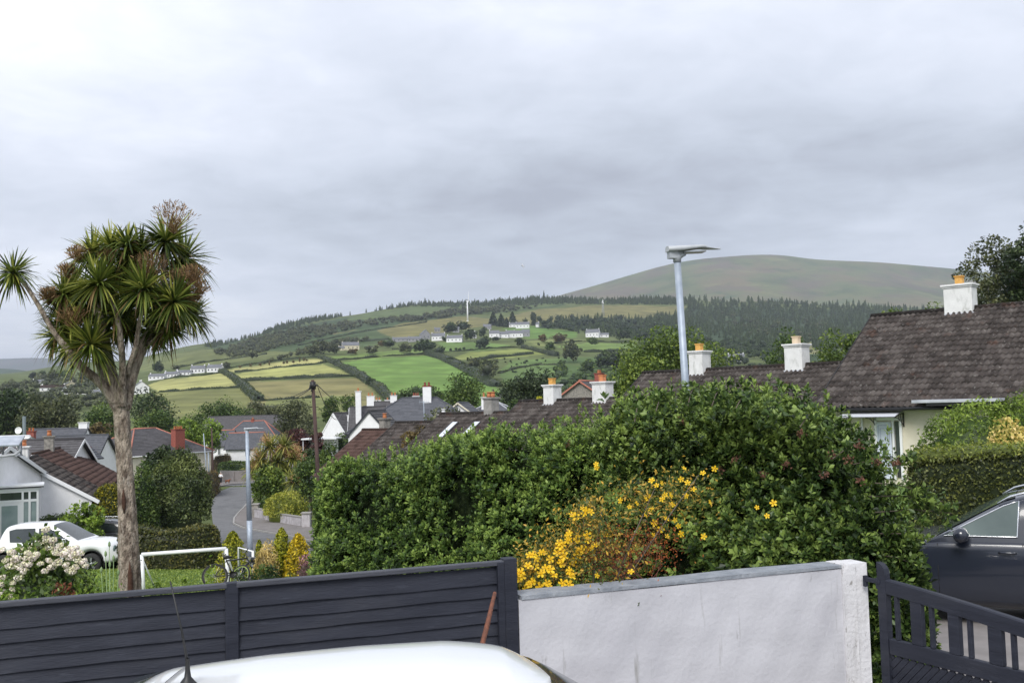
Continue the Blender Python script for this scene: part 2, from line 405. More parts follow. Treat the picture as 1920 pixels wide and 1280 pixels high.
def hedge(name, pts, hw, m, label=None, cat='hedge', group=None, parent=None, n=3000, size=.06, aspect=.5, seed=1, amp=.12, freq=2.5,
          ros=None, loose=.6, corefac=.86, square=.45, tops=None, kind=None, outl=.08, ends=True):
    """pts: list of (x, y, z_base, height). A long leafy body along the polyline, rounded ends."""
    rng = np.random.RandomState(seed); pts = np.array(pts, float)
    seg = np.r_[0, np.cumsum(np.hypot(np.diff(pts[:, 0]), np.diff(pts[:, 1])))]; Ltot = seg[-1]
    base0 = pts[0, :3].copy()
    hwf = hw if hasattr(hw, '__len__') else [hw] * len(pts)
    def surf(s, th, k):      # s along, th 0..pi across, k shrink
        sc = np.clip(s, 0, Ltot)
        x = np.interp(sc, seg, pts[:, 0]); y = np.interp(sc, seg, pts[:, 1]); zb = np.interp(sc, seg, pts[:, 2]); hh = np.interp(sc, seg, pts[:, 3])
        hwv = np.interp(sc, seg, hwf)
        gx_ = np.gradient(pts[:, 0], seg); gy_ = np.gradient(pts[:, 1], seg); dx = np.interp(sc, seg, gx_); dy = np.interp(sc, seg, gy_); dl = np.maximum(np.hypot(dx, dy), 1e-6); dx, dy = dx / dl, dy / dl
        nx, ny = dy, -dx
        cx = np.sign(np.cos(th)) * np.abs(np.cos(th)) ** square; cz = np.abs(np.sin(th)) ** square
        endf = np.ones_like(sc)
        if ends:
            de = np.minimum(sc, Ltot - sc) / np.maximum(hwv, .05); endf = np.sqrt(np.clip(1 - (1 - np.clip(de, 0, 1)) ** 2, 0.0, 1))
        Pn = np.stack([nx * cx, ny * cx, cz], 1)
        P0 = np.stack([x, y, zb], 1)
        dsp = amp * snoise(np.stack([x + nx * cx * hwv, y + ny * cx * hwv, zb + cz * hh], 1), seed, freq)
        wv = (hwv * k * (.25 + .75 * endf) + dsp * .8); hv = hh * (1 - (1 - k) * .32) * (.8 + .2 * endf) + dsp
        P = P0 + np.stack([nx * cx * wv, ny * cx * wv, cz * hv], 1)
        if ends:
            P[:, 0] += 0
        return P, nrm(Pn + .001)
    s = rng.rand(n) * Ltot; th = rng.rand(n) * np.pi
    # more samples where the perimeter is longer
    u = rng.rand(n); hm = pts[:, 3].mean(); hwm = float(np.mean(hwf)); fr = hm / (hm + hwm)
    th = np.where(u < fr / 2 * 1.0, (rng.rand(n) * .25) * np.pi, np.where(u < fr, np.pi - rng.rand(n) * .25 * np.pi, (.25 + .5 * rng.rand(n)) * np.pi))
    # uniform in height on the flanks
    side = u < fr; cz = rng.rand(n); thh = np.arcsin(np.clip(cz ** (1 / square), 0, 1))
    th = np.where(side, np.where(u < fr / 2, thh, np.pi - thh), th)
    if ros:
        P, Dn = surf(s, th, 1.0); gap = snoise(P, seed + 11, 4.2) + .35 * snoise(P, seed + 12, 9.0); kp = (gap > -.60) | (rng.rand(n) < .15); s, th = s[kp], th[kp]; n = len(s); gap = gap[kp]
    P, Dn = surf(s, th, 1.0)
    if ros: P = P + Dn * (.10 * gap)[:, None]
    P = P - Dn * (rng.rand(n)[:, None] ** 1.5) * min(.22, hwm * .3) + Dn * (rng.rand(n)[:, None] ** 5) * outl
    P0 = P - base0
    if ros:
        k, ll, lw = ros
        up = np.array([0, 0, 1.0]); Dr = nrm(Dn + up * .55 + rng.normal(size=(n, 3)) * .35)
        V, F, n2 = rosettes(P0, Dr, k, ll, lw, rng)
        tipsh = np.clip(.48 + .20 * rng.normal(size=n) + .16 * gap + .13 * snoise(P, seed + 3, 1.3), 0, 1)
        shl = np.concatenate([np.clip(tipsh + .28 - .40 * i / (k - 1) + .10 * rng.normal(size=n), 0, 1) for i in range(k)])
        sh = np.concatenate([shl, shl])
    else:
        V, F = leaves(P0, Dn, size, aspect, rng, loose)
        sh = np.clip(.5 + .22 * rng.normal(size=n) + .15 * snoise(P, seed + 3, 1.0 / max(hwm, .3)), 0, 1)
    nu = max(6, int(Ltot / max(.25, hwm * .35))); nv = 12
    S, T = np.meshgrid(np.linspace(0, Ltot, nu), np.linspace(0, np.pi, nv), indexing='ij')
    Pc, _ = surf(S.ravel(), T.ravel(), corefac); Pc = Pc - base0
    Fc = [(i * nv + j, i * nv + j + 1, (i + 1) * nv + j + 1, (i + 1) * nv + j) for i in range(nu - 1) for j in range(nv - 1)]
    if kind or (parent is None):
        if not ros: F = np.concatenate([F, np.array(Fc) + len(V)]); V = np.concatenate([V, Pc]); sh = np.concatenate([sh, np.full(len(Fc), .05)])  # core faces set near black, so the hollows' shade is in the colour
    o = np_obj(name, V, F, m, parent, shade=sh)
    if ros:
        np_obj('shade_core', Pc, Fc, mat('shade_core', (.004, .007, .003), (.018, .026, .010), scale=16, rough=1, bump=1.0, bscale=30, spec=.05, c3=(.008, .013, .005), detail=9), o)  # near-black shell behind the leaves, gap shade painted into its colour
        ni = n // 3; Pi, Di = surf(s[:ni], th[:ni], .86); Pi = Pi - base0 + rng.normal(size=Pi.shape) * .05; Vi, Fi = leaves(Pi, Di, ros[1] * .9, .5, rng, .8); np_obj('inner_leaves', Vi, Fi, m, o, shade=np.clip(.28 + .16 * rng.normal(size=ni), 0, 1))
    o.location = base0
    if label: tag(o, label, cat, group, kind)
    return o
# ------------------------------------------------------------------ fields (outlines in picture space are looked up on the hillside)
FIELDS = [  # polygon, colour
 ([(-900,560),(2900,560),(2900,900),(-900,900)], (.100,.126,.046)),
 ([(380,655),(470,632),(560,610),(640,596),(700,590),(780,575),(1060,560),(1060,572),(960,585),(870,592),(800,600),(680,618),(620,632),(560,652),(430,665)], (.050,.078,.036)),
 ([(790,575),(1060,562),(1080,566),(960,584),(860,590),(780,592),(640,602),(700,585)], (.095,.130,.050)),
 ([(620,625),(740,607),(860,594),(940,597),(1010,580),(1130,572),(1290,574),(1270,588),(1200,597),(1060,602),(1000,606),(900,612),(830,625),(740,634),(640,632)], (.175,.165,.068)),
 ([(560,640),(700,618),(740,634),(690,650),(560,652)], (.070,.105,.045)),
 ([(480,632),(560,640),(700,612),(760,604),(640,640),(560,660),(480,668),(380,660)], (.060,.092,.040)),
 ([(290,668),(380,655),(440,655),(560,660),(560,668),(440,680),(330,690),(200,700)], (.135,.155,.060)),
 ([(275,722),(300,712),(412,699),(430,703),(455,724),(300,736)], (.34,.34,.13)),
 ([(280,736),(455,727),(490,752),(500,800),(250,800)], (.175,.185,.070)),
 ([(418,694),(520,680),(600,671),(612,679),(440,698)], (.36,.35,.14)),
 ([(436,702),(520,690),(606,682),(655,701),(560,707),(455,713)], (.33,.34,.12)),
 ([(460,715),(668,708),(700,732),(735,800),(480,800)], (.205,.190,.082)),
 ([(500,750),(640,742),(735,800),(480,800)], (.165,.185,.066)),
 ([(636,680),(700,672),(800,667),(858,682),(930,722),(960,770),(740,790),(715,740),(690,715)], (.140,.235,.058)),
 ([(620,668),(760,655),(800,652),(800,662),(700,672),(640,676)], (.15,.215,.06)),
 ([(820,642),(900,640),(960,648),(900,657),(835,660)], (.13,.205,.06)),
 ([(838,672),(880,660),(960,654),(1015,656),(1032,664),(960,670),(880,675)], (.200,.235,.070)),
 ([(935,695),(960,676),(1050,672),(1080,690),(1060,740),(950,730)], (.110,.170,.055)),
 ([(1040,650),(1100,642),(1190,645),(1192,655),(1100,657)], (.15,.22,.062)),
 ([(940,615),(1000,612),(1080,622),(1080,632),(990,636)], (.115,.200,.050)),
 ([(985,640),(1060,634),(1110,636),(1070,645),(1010,650)], (.170,.200,.070)),
 ([(1050,672),(1200,664),(1200,760),(1060,760)], (.075,.120,.042)),
 ([(1260,572),(1750,585),(1900,600),(1900,690),(1500,690),(1400,650),(1200,620),(1000,615),(1080,600),(1200,597),(1270,588),(1292,575)], (.040,.065,.032)),
 ([(1480,640),(1530,642),(1545,662),(1480,665)], (.20,.20,.10)),
]
def inpoly(px, py, poly):
    c = np.zeros(px.shape, bool); n = len(poly)
    for i in range(n):
        x0, y0 = poly[i]; x1, y1 = poly[(i + 1) % n]
        if y0 == y1: continue
        c ^= ((y0 > py) != (y1 > py)) & (px < (x1 - x0) * (py - y0) / (y1 - y0) + x0)
    return c
def build_ground():
    lu = np.concatenate([np.linspace(-9, -.8, 26), np.linspace(-.78, -.56, 14), np.linspace(-.555, .555, 520), np.linspace(.57, .8, 14), np.linspace(.85, 9, 26)])
    ys = np.concatenate([[-60, -20, -5, 0, 3, 6, 7, 7.4, 8, 8.6], np.arange(9.5, 60, 1.0), np.arange(60, 150, 2.5), np.arange(150, 440, 8),
                         np.arange(440, 2500, 9.0), np.arange(2500, 3600, 60), np.linspace(3700, 14000, 16)])
    Yg, Ug = np.meshgrid(ys, lu, indexing='ij')
    Xg = np.clip(Ug * np.maximum(np.abs(Yg), 7.0), -13500, 13500)
    Z = gz_arr(Xg, Yg)
    P = np.stack([Xg, Yg, Z], -1).reshape(-1, 3)
    q = P @ np.array(CR)      # = CR^T p
    den = -q[:, 2]; ok = den > 1
    px = np.where(ok, 960 + FPX * q[:, 0] / np.where(ok, den, 1), -9999); py = np.where(ok, 640 - FPX * q[:, 1] / np.where(ok, den, 1), -9999)
    col = np.tile(np.array([.100, .126, .046, 1.0]), (len(P), 1))
    far = P[:, 1] > 400
    wob = 1.5 * np.sin(P[:, 0] * .05) + 1.0 * np.sin(P[:, 1] * .06)
    for poly, c in FIELDS:
        s = far & inpoly(px, py + wob * .5, poly); col[s, :3] = c
    near = P[:, 1] < 60; col[near, :3] = (.10, .165, .045)
    nr, nc = Z.shape; i, j = np.meshgrid(np.arange(nr - 1), np.arange(nc - 1), indexing='ij')
    a = (i * nc + j).ravel(); F = np.stack([a, a + 1, a + nc + 1, a + nc], 1)
    m = mat('ground', (.72, .72, .72), (1.25, 1.22, 1.2), scale=.035, rough=.95, vcol=True, detail=12, spec=.1, stains=[((.10, .12, .045), .16, .55, .72, .45), ((.19, .19, .09), .03, .56, .70, .30), ((.06, .085, .035), .4, .58, .72, .35)])
    o = np_obj('ground', P, F, m, col=col, smooth=True); o['kind'] = 'structure'
build_ground()
def ridge_sheet(name, sky, Y0, base_py, Y1, Yb, m, seed, gully=20):
    xs = np.arange(sky[0][0], sky[-1][0] + 1, 12.0); sp = np.interp(xs, [s[0] for s in sky], [s[1] for s in sky])
    # soften corners
    k = np.ones(5) / 5; sp = np.convolve(np.pad(sp, 2, mode='edge'), k, 'valid')
    ts = np.linspace(0, 1, 60); rows = []
    for t in ts:
        Y = Y0 + (Y1 - Y0) * t; prof = t ** .85
        row = []
        for x, s in zip(xs, sp):
            py = base_py + (s - base_py) * (prof)
            row.append(W(x, py, Y))
        rows.append(row)
    for t in np.linspace(.08, 1, 12):
        Y = Y1 + (Yb - Y1) * t
        rows.append([Vector((W(x, s, Y1).x * Y / Y1, Y, W(x, s, Y1).z * (1 - t * t) - 150 * t)) for x, s in zip(xs, sp)])
    A = np.array([[tuple(v) for v in r_] for r_ in rows])
    nr, nc = A.shape[:2]; P = A.reshape(-1, 3)
    fade = np.repeat(np.clip(np.sin(np.linspace(0, 1, nr) ** 1 * np.pi * .98) * 1.2, 0, 1), nc); fade[60 * nc:] = 0; fade[50 * nc:60 * nc] *= np.repeat(np.linspace(1, 0, 10), nc)
    P[:, 2] += fade * gully * snoise(P * np.array([1, .35, 0]), seed, .006)
    P[:, 2] += fade * gully * .4 * snoise(P * np.array([1, .5, 0]), seed + 1, .018)
    i, j = np.meshgrid(np.arange(nr - 1), np.arange(nc - 1), indexing='ij'); a = (i * nc + j).ravel()
    o = np_obj(name, P, np.stack([a, a + 1, a + nc + 1, a + nc], 1), m, smooth=True); o['kind'] = 'structure'
MOUNT = [(700,640),(900,590),(1000,568),(1065,549),(1110,537),(1180,516),(1250,496),(1300,487),(1350,482),(1420,477),(1470,478),(1520,486),(1580,489),(1640,491),(1700,496),(1790,504),(1900,516),(2050,540),(2400,580),(2900,600)]
m_moor = mat('moorland', (.070, .088, .034), (.150, .122, .066), scale=.0028, rough=.95, c3=(.112, .132, .050), detail=10, lo=.36, hi=.60, spec=.1,
             stains=[((.120, .092, .068), .0035, .50, .60, .8), ((.050, .085, .032), .008, .54, .64, .8), ((.19, .19, .08), .005, .57, .66, .7), ((.06, .055, .045), .02, .58, .68, .6), ((.045, .05, .03), .012, .60, .66, .5, (1, 2.5, 1)), ((.16, .15, .08), .03, .62, .70, .5)])
ridge_sheet('mountain', MOUNT, 3900, 640, 6000, 8200, m_moor, 3, 26)
m_dh = mat('distant_moor', (.06, .075, .055), (.09, .085, .07), scale=.002, rough=.95, spec=.1)
ridge_sheet('distant_hills', [(-900,690),(-300,668),(0,673),(60,670),(130,674),(200,680),(300,690),(500,720),(800,760)], 7000, 765, 9500, 12500, m_dh, 5, 20)
ridge_sheet('wooded_hill', [(-900,680),(-400,684),(0,690),(40,693),(80,700),(160,712),(300,735),(420,760)], 3300, 770, 4300, 5600, mat('hill_wood', (.035, .060, .035), (.055, .08, .04), scale=.006, rough=.95, spec=.1), 8, 14)
# ------------------------------------------------------------------ materials used all over
white = mat('white_paint', (.76, .76, .77), (.82, .82, .83), scale=3, rough=.75, bump=.2, bscale=60, stains=[((.55, .55, .52), 1.5, .62, .8, .3, (1, 1, .4))])
pvc = mat('white_plastic', (.78, .79, .80), rough=.35)
slate_blue = mat('slate_paint', (.014, .0165, .027), (.022, .025, .038), scale=6, rough=.62, bump=.18, bscale=40, stretch=(.3, 1, 3), spec=.35,
                 stains=[((.055, .060, .08), 14, .60, .75, .5, (.3, 1, 3)), ((.036, .038, .048), 2.2, .54, .7, .5, (.4, 1, 1.5)), ((.014, .016, .022), 3.0, .68, .74, .7)])
black = mat('black_plastic', (.012, .012, .013), rough=.5)
rubber = mat('rubber', (.018, .018, .018), (.03, .03, .03), scale=20, rough=.9)
glass_d = mat('window_glass', (.03, .037, .04), (.05, .06, .062), scale=.7, rough=.06, spec=.8)
glass_l = mat('pale_glass', (.20, .27, .27), (.28, .35, .34), scale=1.5, rough=.12, spec=.6)
chrome = mat('chrome', (.75, .76, .78), rough=.18, metal=1)
alloy = mat('alloy', (.50, .51, .53), rough=.35, metal=.9)
steel = mat('galvanised_steel', (.30, .35, .42), (.38, .43, .50), scale=9, rough=.5, metal=.25, bump=.1, bscale=40)
rust = mat('rust', (.20, .075, .045), (.11, .05, .035), scale=30, rough=.9, bump=.4)
MATS['bark'] = mat('bark_', (.075, .06, .048), (.14, .115, .09), scale=9, rough=.95, bump=.8, bscale=22, stretch=(1, 1, .3))
concrete = mat('concrete', (.24, .23, .215), (.33, .315, .295), scale=4, rough=.95, bump=.3, bscale=50, stains=[((.12, .12, .10), 1.5, .55, .75, .5)])
tarmac = mat('tarmac', (.115, .115, .12), (.150, .150, .152), scale=1.2, rough=.85, bump=.3, bscale=90, detail=10, stains=[((.075, .077, .08), .35, .52, .66, .75, (1, .4, 1)), ((.20, .19, .18), .8, .60, .75, .35)])
pavem = mat('pavement_mat', (.15, .135, .13), (.20, .18, .17), scale=1.5, rough=.9, bump=.3, bscale=60, stains=[((.10, .12, .06), 1.1, .62, .8, .4)])
kerbm = mat('kerb_stone', (.26, .25, .24), (.33, .32, .30), scale=3, rough=.9)
def drape(name, P, m, off=.06, kind='structure', sub=1):
    A = np.array([[tuple(p) for p in r_] for r_ in P], float); A[..., 2] = gz_arr(A[..., 0], A[..., 1]) + off
    nr, nc = A.shape[:2]; i, j = np.meshgrid(np.arange(nr - 1), np.arange(nc - 1), indexing='ij'); a = (i * nc + j).ravel()
    o = np_obj(name, A.reshape(-1, 3), np.stack([a, a + 1, a + nc + 1, a + nc], 1), m, smooth=True)
    if kind: o['kind'] = kind
    return o
def strip(name, left, right, m, off=.06, nl=60, nw=10, ymin=8, kind='structure'):
    """a road laid on the ground between two kerb lines, each a list of picture points"""
    def res(pts):
        Q = np.array([tuple(hit(x, y, ymin)) for x, y in pts]) if not isinstance(pts[0], Vector) else np.array([tuple(p) for p in pts])
        d = np.r_[0, np.cumsum(np.linalg.norm(np.diff(Q[:, :2], axis=0), axis=1))]; t = np.linspace(0, d[-1], nl)
        return np.stack([np.interp(t, d, Q[:, k]) for k in range(3)], 1)
    A, B = res(left), res(right)
    return drape(name, [[A[i] * (1 - s) + B[i] * s for s in np.linspace(0, 1, nw)] for i in range(nl)], m, off, kind)
# driveway below the camera, and the street beyond the gate
drive = MB(); drive.grid([[(x, y, -2.49) for x in np.linspace(-7, 7.5, 20)] for y in np.linspace(-4, 7.0, 14)])
o = drive.build('driveway', mat('driveway_mat', (.20, .19, .18), (.27, .255, .245), scale=2, rough=.95, bump=.3, bscale=70)); o['kind'] = 'structure'
# street running down along the row of bungalows, parallel to their ridge line
SD = Vector((-.7317, .6816, 0)); SN = Vector((-.6816, -.7317, 0)); RO = Vector((14.5, 39.5, 0))
def row_pt(t, n=0.0, z=0.0):          # t metres down the row from the upper gable, n metres towards the camera
    p = RO + SD * t + SN * n; return Vector((p.x, p.y, z))
def along(t0, t1, n0, n1, name, m, off, nl=70, nw=8):
    return drape(name, [[row_pt(t, n) for n in np.linspace(n0, n1, nw)] for t in np.linspace(t0, t1, nl)], m, off)
def ribbon(name, cl, wd, m, off, nl=90, nw=8):      # cl: list of (t, n) centre points in street coordinates, widths
    T = np.array(cl, float); d = np.r_[0, np.cumsum(np.hypot(np.diff(T[:, 0]), np.diff(T[:, 1])))]; q = np.linspace(0, d[-1], nl)
    tt = np.interp(q, d, T[:, 0]); nn = np.interp(q, d, T[:, 1]); k = np.ones(9) / 9
    nn = np.convolve(np.pad(nn, 4, mode='reflect', reflect_type='odd'), k, 'valid')
    return drape(name, [[row_pt(a_, b_ + o_) for o_ in np.linspace(wd[0], wd[1], nw)] for a_, b_ in zip(tt, nn)], m, off)
ST = [(-40, 25), (-14, 25), (-9, 24), (-4, 21.2), (0, 18.5), (4, 16), (9, 14), (14, 13), (20, 12.3), (33, 11)]
apron = mat('drive_apron', (.20, .185, .18), (.26, .24, .235), scale=2, rough=.95, bump=.2, bscale=60, stains=[((.30, .27, .26), 1.0, .55, .7, .4)])
ribbon('street', ST, (-3.4, 3.0), apron, .05)
ribbon('near_pavement', [(-40, 25), (-20, 25), (-5, 24.6)], (3.0, 9.5), apron, .09)
ribbon('pavement', ST, (-5.2, -3.4), pavem, .12)
# ------------------------------------------------------------------ slatted fence
FA = Vector((-5.2, 5.449, 0)); FB = Vector((-.05, 7.3, 0)); FD = (FB - FA).normalized(); FN = Vector((FD.y, -FD.x, 0))   # FN towards camera
fence = thing('slatted_fence', (FA.x, FA.y, -2.5), 'long dark slate painted fence of overlapping horizontal boards beside the white car', 'fence')
ZT_ = -1.122
def FPt(s, n, z): return rel(fence, [FA + FD * s + FN * n + Vector((0, 0, z))])[0]
Lf = (FB - FA).length
posts = [-.02, Lf - 3.93, Lf - 1.975, Lf - .02]
for k in range(3):
    a, b = posts[k] + .04, posts[k + 1] - .04
    mb = MB(); z = ZT_ - .035; rng = random.Random(40 + k); j = 0
    gapm = []
    hts = [.125, .098, .094, .098, .094, .098, .096, .096, .096, .1, .1, .1, .1]
    while z > -2.4:
        h = hts[min(j, 12)]; e = rng.uniform(-.003, .003)
        ztop = z - (.006 if j == 0 else 0); n0, n1 = .002, .022
        ns = 14; rows = []
        for i in range(ns + 1):
            s = a + (b - a) * i / ns; w1 = .003 * math.sin(s * 5 + j * 2.3) + .002 * math.sin(s * 13 + j)
            if j == 0: w2 = -.004 + .004 * math.sin(s * 3.1 + k)
            else: w2 = 0
            rows.append([FPt(s, n0, ztop + w2 + .004), FPt(s, n1 + w1 * .4, ztop - h + w1 + e), FPt(s, n1 - .016, ztop - h + w1 + e - .001), FPt(s, n0 - .012, ztop + w2)])
        mb.grid(rows, closed_u=True, smooth=False); z -= h - .004 + 0; j += 1
    mb.build('board_panel', slate_blue, fence)
    cb = MB(); cb.bar(FPt(a - .01, .012, ZT_ - .018), FPt(b + .01, .012, ZT_ - .018), .062, .034); cb.build('top_rail', mat('rail_lighter', (.040, .043, .056), (.060, .063, .078), scale=7, rough=.6, bump=.2, bscale=30, stretch=(.3, 1, 3)), fence, bevel=.006)  # top rail coloured lighter than the boards
for s in posts:
    big = s > Lf - .1
    pb = MB(); p = FPt(s, .0, 0); z1 = ZT_ + (.0 if not big else .012)
    pb.bar((p.x, p.y, -.2), (p.x, p.y, z1 + 2.5), .075 if not big else .10, .085 if not big else .10, up=(FD.x, FD.y, 0)); pb.build('post', slate_blue, fence, bevel=.006)
    if big:
        p = FPt(s - .075, .03, 0); q = MB(); q.bar((p.x, p.y, 0), (p.x, p.y, z1 + 2.48), .045, .05, up=(FD.x, FD.y, 0)); q.build('batten', slate_blue, fence, bevel=.004)
a = W(928, 1110, 7.05); b = W(897, 1232, 6.75)
t = thing('rusty_bar', (b.x, b.y, b.z), 'thin rusty metal bar leaning against the dark fence at its right end', 'metal bar')
q = MB(); q.tube(rel(t, [a, a.lerp(b, .5) + Vector((.004, 0, 0)), b + (b - a) * 3.2]), [.013, .018, .02], 8); q.build('bar', rust, t)
# ------------------------------------------------------------------ rendered wall
WA = Vector((0.0, 7.27, 0)); WD = Vector((.937, .349, 0)).normalized(); WN = Vector((WD.y, -WD.x, 0)); WL = 3.12; WZ = -1.385
rend = mat('painted_render', (.47, .47, .50), (.55, .55, .58), scale=1.3, rough=.85, bump=.22, bscale=26, detail=8, spec=.25,
           stains=[((.40, .395, .43), 1.6, .52, .74, .55), ((.16, .15, .13), 9, .67, .78, .7, (1.0, 1.0, .35)), ((.27, .27, .27), 5, .66, .76, .5), ((.20, .195, .17), 2.4, .61, .72, .6, (5, 5, .35)), ((.44, .44, .47), .8, .50, .66, .5)])
wall = thing('rendered_wall', (WA.x, WA.y, -2.5), 'white rendered garden wall with grey coping in front of the yellow flowering shrub', 'wall')
def WPt(s, n, z): return rel(wall, [WA + WD * s + WN * n + Vector((0, 0, z))])[0]
rng = np.random.RandomState(5)
def slab(mb, s0, s1, n0, n1, z0, z1, ns=60, nz=26, amp=.006, topf=None):
    rows = []
    for i in range(nz + 1):
        r_ = []
        for j in range(ns + 1):
            s = s0 + (s1 - s0) * j / ns; zt = z1 + (topf(s) if topf else 0); z = z0 + (zt - z0) * i / nz
            d = amp * (math.sin(s * 7 + z * 5) + math.sin(s * 17 - z * 11) * .5 + math.sin(z * 23 + s * 3) * .4)
            if i == 0 or i == nz or j in (0, ns): d = 0
            r_.append(WPt(s, n1 + d, z))
        rows.append(r_)
    mb.grid(rows)
    c = [WPt(s0, n1, z0), WPt(s1, n1, z0), WPt(s1, n0, z0), WPt(s0, n0, z0)]
    tl = [[WPt(s0 + (s1 - s0) * j / ns, n, z1 + (topf(s0 + (s1 - s0) * j / ns) if topf else 0)) for n in (n1, n0)] for j in range(ns + 1)]
    mb.grid(tl, smooth=False)
    for s in (s0, s1):
        zt = z1 + (topf(s) if topf else 0); mb.add([WPt(s, n0, z0), WPt(s, n1, z0), WPt(s, n1, zt), WPt(s, n0, zt)], [(0, 1, 2, 3)])
    mb.add([WPt(s0, n0, z0), WPt(s1, n0, z0), WPt(s1, n0, z1 + (topf(s1) if topf else 0)), WPt(s0, n0, z1 + (topf(s0) if topf else 0))], [(0, 1, 2, 3)])
mb = MB(); slab(mb, 0, WL - .26, -.2, 0, -3.3, WZ - .032, topf=lambda s: .004 * math.sin(s * 4)); mb.build('wall_face', rend, wall)
cop = mat('coping_paint', (.20, .22, .25), (.28, .30, .33), scale=8, rough=.8, bump=.4, stains=[((.42, .43, .45), 20, .6, .7, .6)])
mb = MB(); slab(mb, .02, WL - .262, -.22, .008, WZ - .028, WZ, nz=2, amp=.002, topf=lambda s: .004 * math.sin(s * 4) - .002); mb.build('coping', cop, wall)
pierm = mat('flaking_render', (.60, .595, .61), (.68, .675, .69), scale=3, rough=.85, bump=.4, bscale=30,
            stains=[((.20, .19, .17), 17, .60, .68, .8, (1, 1, .5)), ((.42, .41, .40), 4, .52, .7, .6, (2, 2, .4)), ((.08, .075, .07), 40, .66, .72, .8)])
mb = MB(); slab(mb, WL - .258, WL - .13, -.2, .018, -3.3, WZ + .0, ns=8, amp=.004); slab(mb, WL - .128, WL, -.20, .002, -3.3, WZ - .004, ns=8, amp=.003); mb.build('end_pier', pierm, wall)
# ------------------------------------------------------------------ gate
GO = Vector((2.965, 8.19, -2.62)); GD = Vector((.455, -.89, 0)).normalized()
gate = thing('garden_gate', GO, 'dark slate painted wooden gate with upright openings hinged on the white wall', 'gate', rz=math.atan2(GD.y, GD.x))
GZ = 2.62
def gtop(s): return GZ - 1.485 - .145 * max(0, (s - .03) / 1.5) ** 1.25 if s < 1.53 else GZ - 1.63 + .145 * (1 - math.cos(min(1, (s - 1.53) / 1.5) * math.pi / 2))
mb = MB(); mb.prism([(0, -.028, 0), (.085, -.028, 0), (.085, -.028, gtop(.0) + .04)] + [(.085 - .085 * (1 - math.cos(a)) , -.028, gtop(0) + .04 + .085 * math.sin(a)) for a in (.5, .9, 1.2, 1.57)] + [(0, -.028, gtop(0) + .13)], (0, .056, 0))
mb.build('hinge_stile', slate_blue, gate, bevel=.005)
mb = MB(); rows = []
for i in range(41):
    s = .087 + 2.86 * i / 40; z = gtop(s)
    rows.append([(s, -.026, z - .115), (s, -.03, z - .01), (s, -.022, z), (s, .022, z), (s, .03, z - .01), (s, .026, z - .115)])
mb.grid(rows, closed_u=True, smooth=False); mb.build('top_rail', slate_blue, gate)
mb = MB(); mb.box((1.53, 0, GZ - 2.02), (2.88, .05, .125)); mb.build('middle_rail', slate_blue, gate, bevel=.006)
op = [(.094, .314), (.42, .663), (.761, 1.005), (1.118, 1.362), (1.475, 1.719), (1.83, 2.07), (2.18, 2.42), (2.53, 2.77)]
prev = .087
for a, b in op:
    mb = MB(); z0, z1 = GZ - 1.956, gtop((prev + a) / 2) - .10
    if a - prev > .03: mb.box(((prev + a) / 2, 0, (z0 + z1) / 2), (a - prev, .044, z1 - z0)); mb.build('broad_slat', slate_blue, gate, bevel=.004)
    mb = MB(); c = a + (b - a) * .34; z1 = gtop(c) - .10; mb.box((c, .0, (z0 + z1) / 2), (.032, .034, z1 - z0)); mb.build('thin_bar', slate_blue, gate, bevel=.004)
    prev = b
mb = MB(); mb.box(((2.77 + 2.95) / 2, 0, 1.1), (.18, .056, 2.0)); mb.build('latch_stile', slate_blue, gate, bevel=.005)
mb = MB(); zt = GZ - 2.085
mb.box((1.43, .008, zt / 2 - .1), (2.68, .02, zt - .1))
k = -1.0
while k < 2.8:      # diagonal tongue-and-groove boards
    p0 = [max(.09, k), 0, 0]; 
    x0, x1 = k, k + zt
    a0 = max(.09, x0); a1 = min(2.77, x1)
    if a1 > a0 + .02:
        mb.bar((a0, -.008, (a0 - x0)), (a1, -.008, (a1 - x0)), .012, .042, up=(0, 1, 0)) if False else mb.bar((a0, -.006, a0 - x0 - .0), (a1, -.006, a1 - x0), .046, .014, up=(0, 1, 0))
    k += .072
mb.build('diagonal_boards', slate_blue, gate)
mb = MB(); mb.box((-.05, -.02, gtop(0) - .03), (.16, .03, .035)); mb.box((-.13, -.02, gtop(0) - .045), (.03, .035, .09)); mb.tube([(-.008, -.02, gtop(0) - .09), (-.008, -.02, gtop(0) + .0)], .012, 8); mb.build('hinge', slate_blue, gate, bevel=.004)
# ------------------------------------------------------------------ car builder
def car_paint(name, c, rough=.22): return mat(name, c, rough=rough, coat=.6, spec=.5)
def wheel(parent, x, y, r, w, side, rimmat=None):
    t = MB(); n = 36
    t.lathe([(r * .62, -w / 2), (r * .93, -w / 2), (r, -w * .32), (r, w * .32), (r * .93, w / 2), (r * .62, w / 2)], (x, y, r), n, 'Y'); ty = t.build('tyre', rubber, parent)
    m = MB(); o = side * w * .42
    m.lathe([(r * .63, o - side * .1), (r * .66, o), (r * .58, o - side * .012), (r * .57, o - side * .08)], (x, y, r), n, 'Y')
    for k in range(5):
        a = 2 * math.pi * k / 5 + .3
        for da in (-.13, .13):
            m.bar((x + math.cos(a) * r * .08, y + o - side * .005, r + math.sin(a) * r * .08), (x + math.cos(a + da) * r * .62, y + o - side * .012, r + math.sin(a + da) * r * .62), .03, .028, up=(0, 1, 0))
    m.lathe([(0.001, o + side * .006), (r * .13, o + side * .004), (r * .16, o - side * .02)], (x, y, r), 14, 'Y')
    m.build('rim', rimmat or alloy, ty)
    b = MB(); b.lathe([(.001, o - side * .075), (r * .6, o - side * .075)], (x, y, r), 24, 'Y'); b.build('brake_disc', MATS['rubber'], ty)
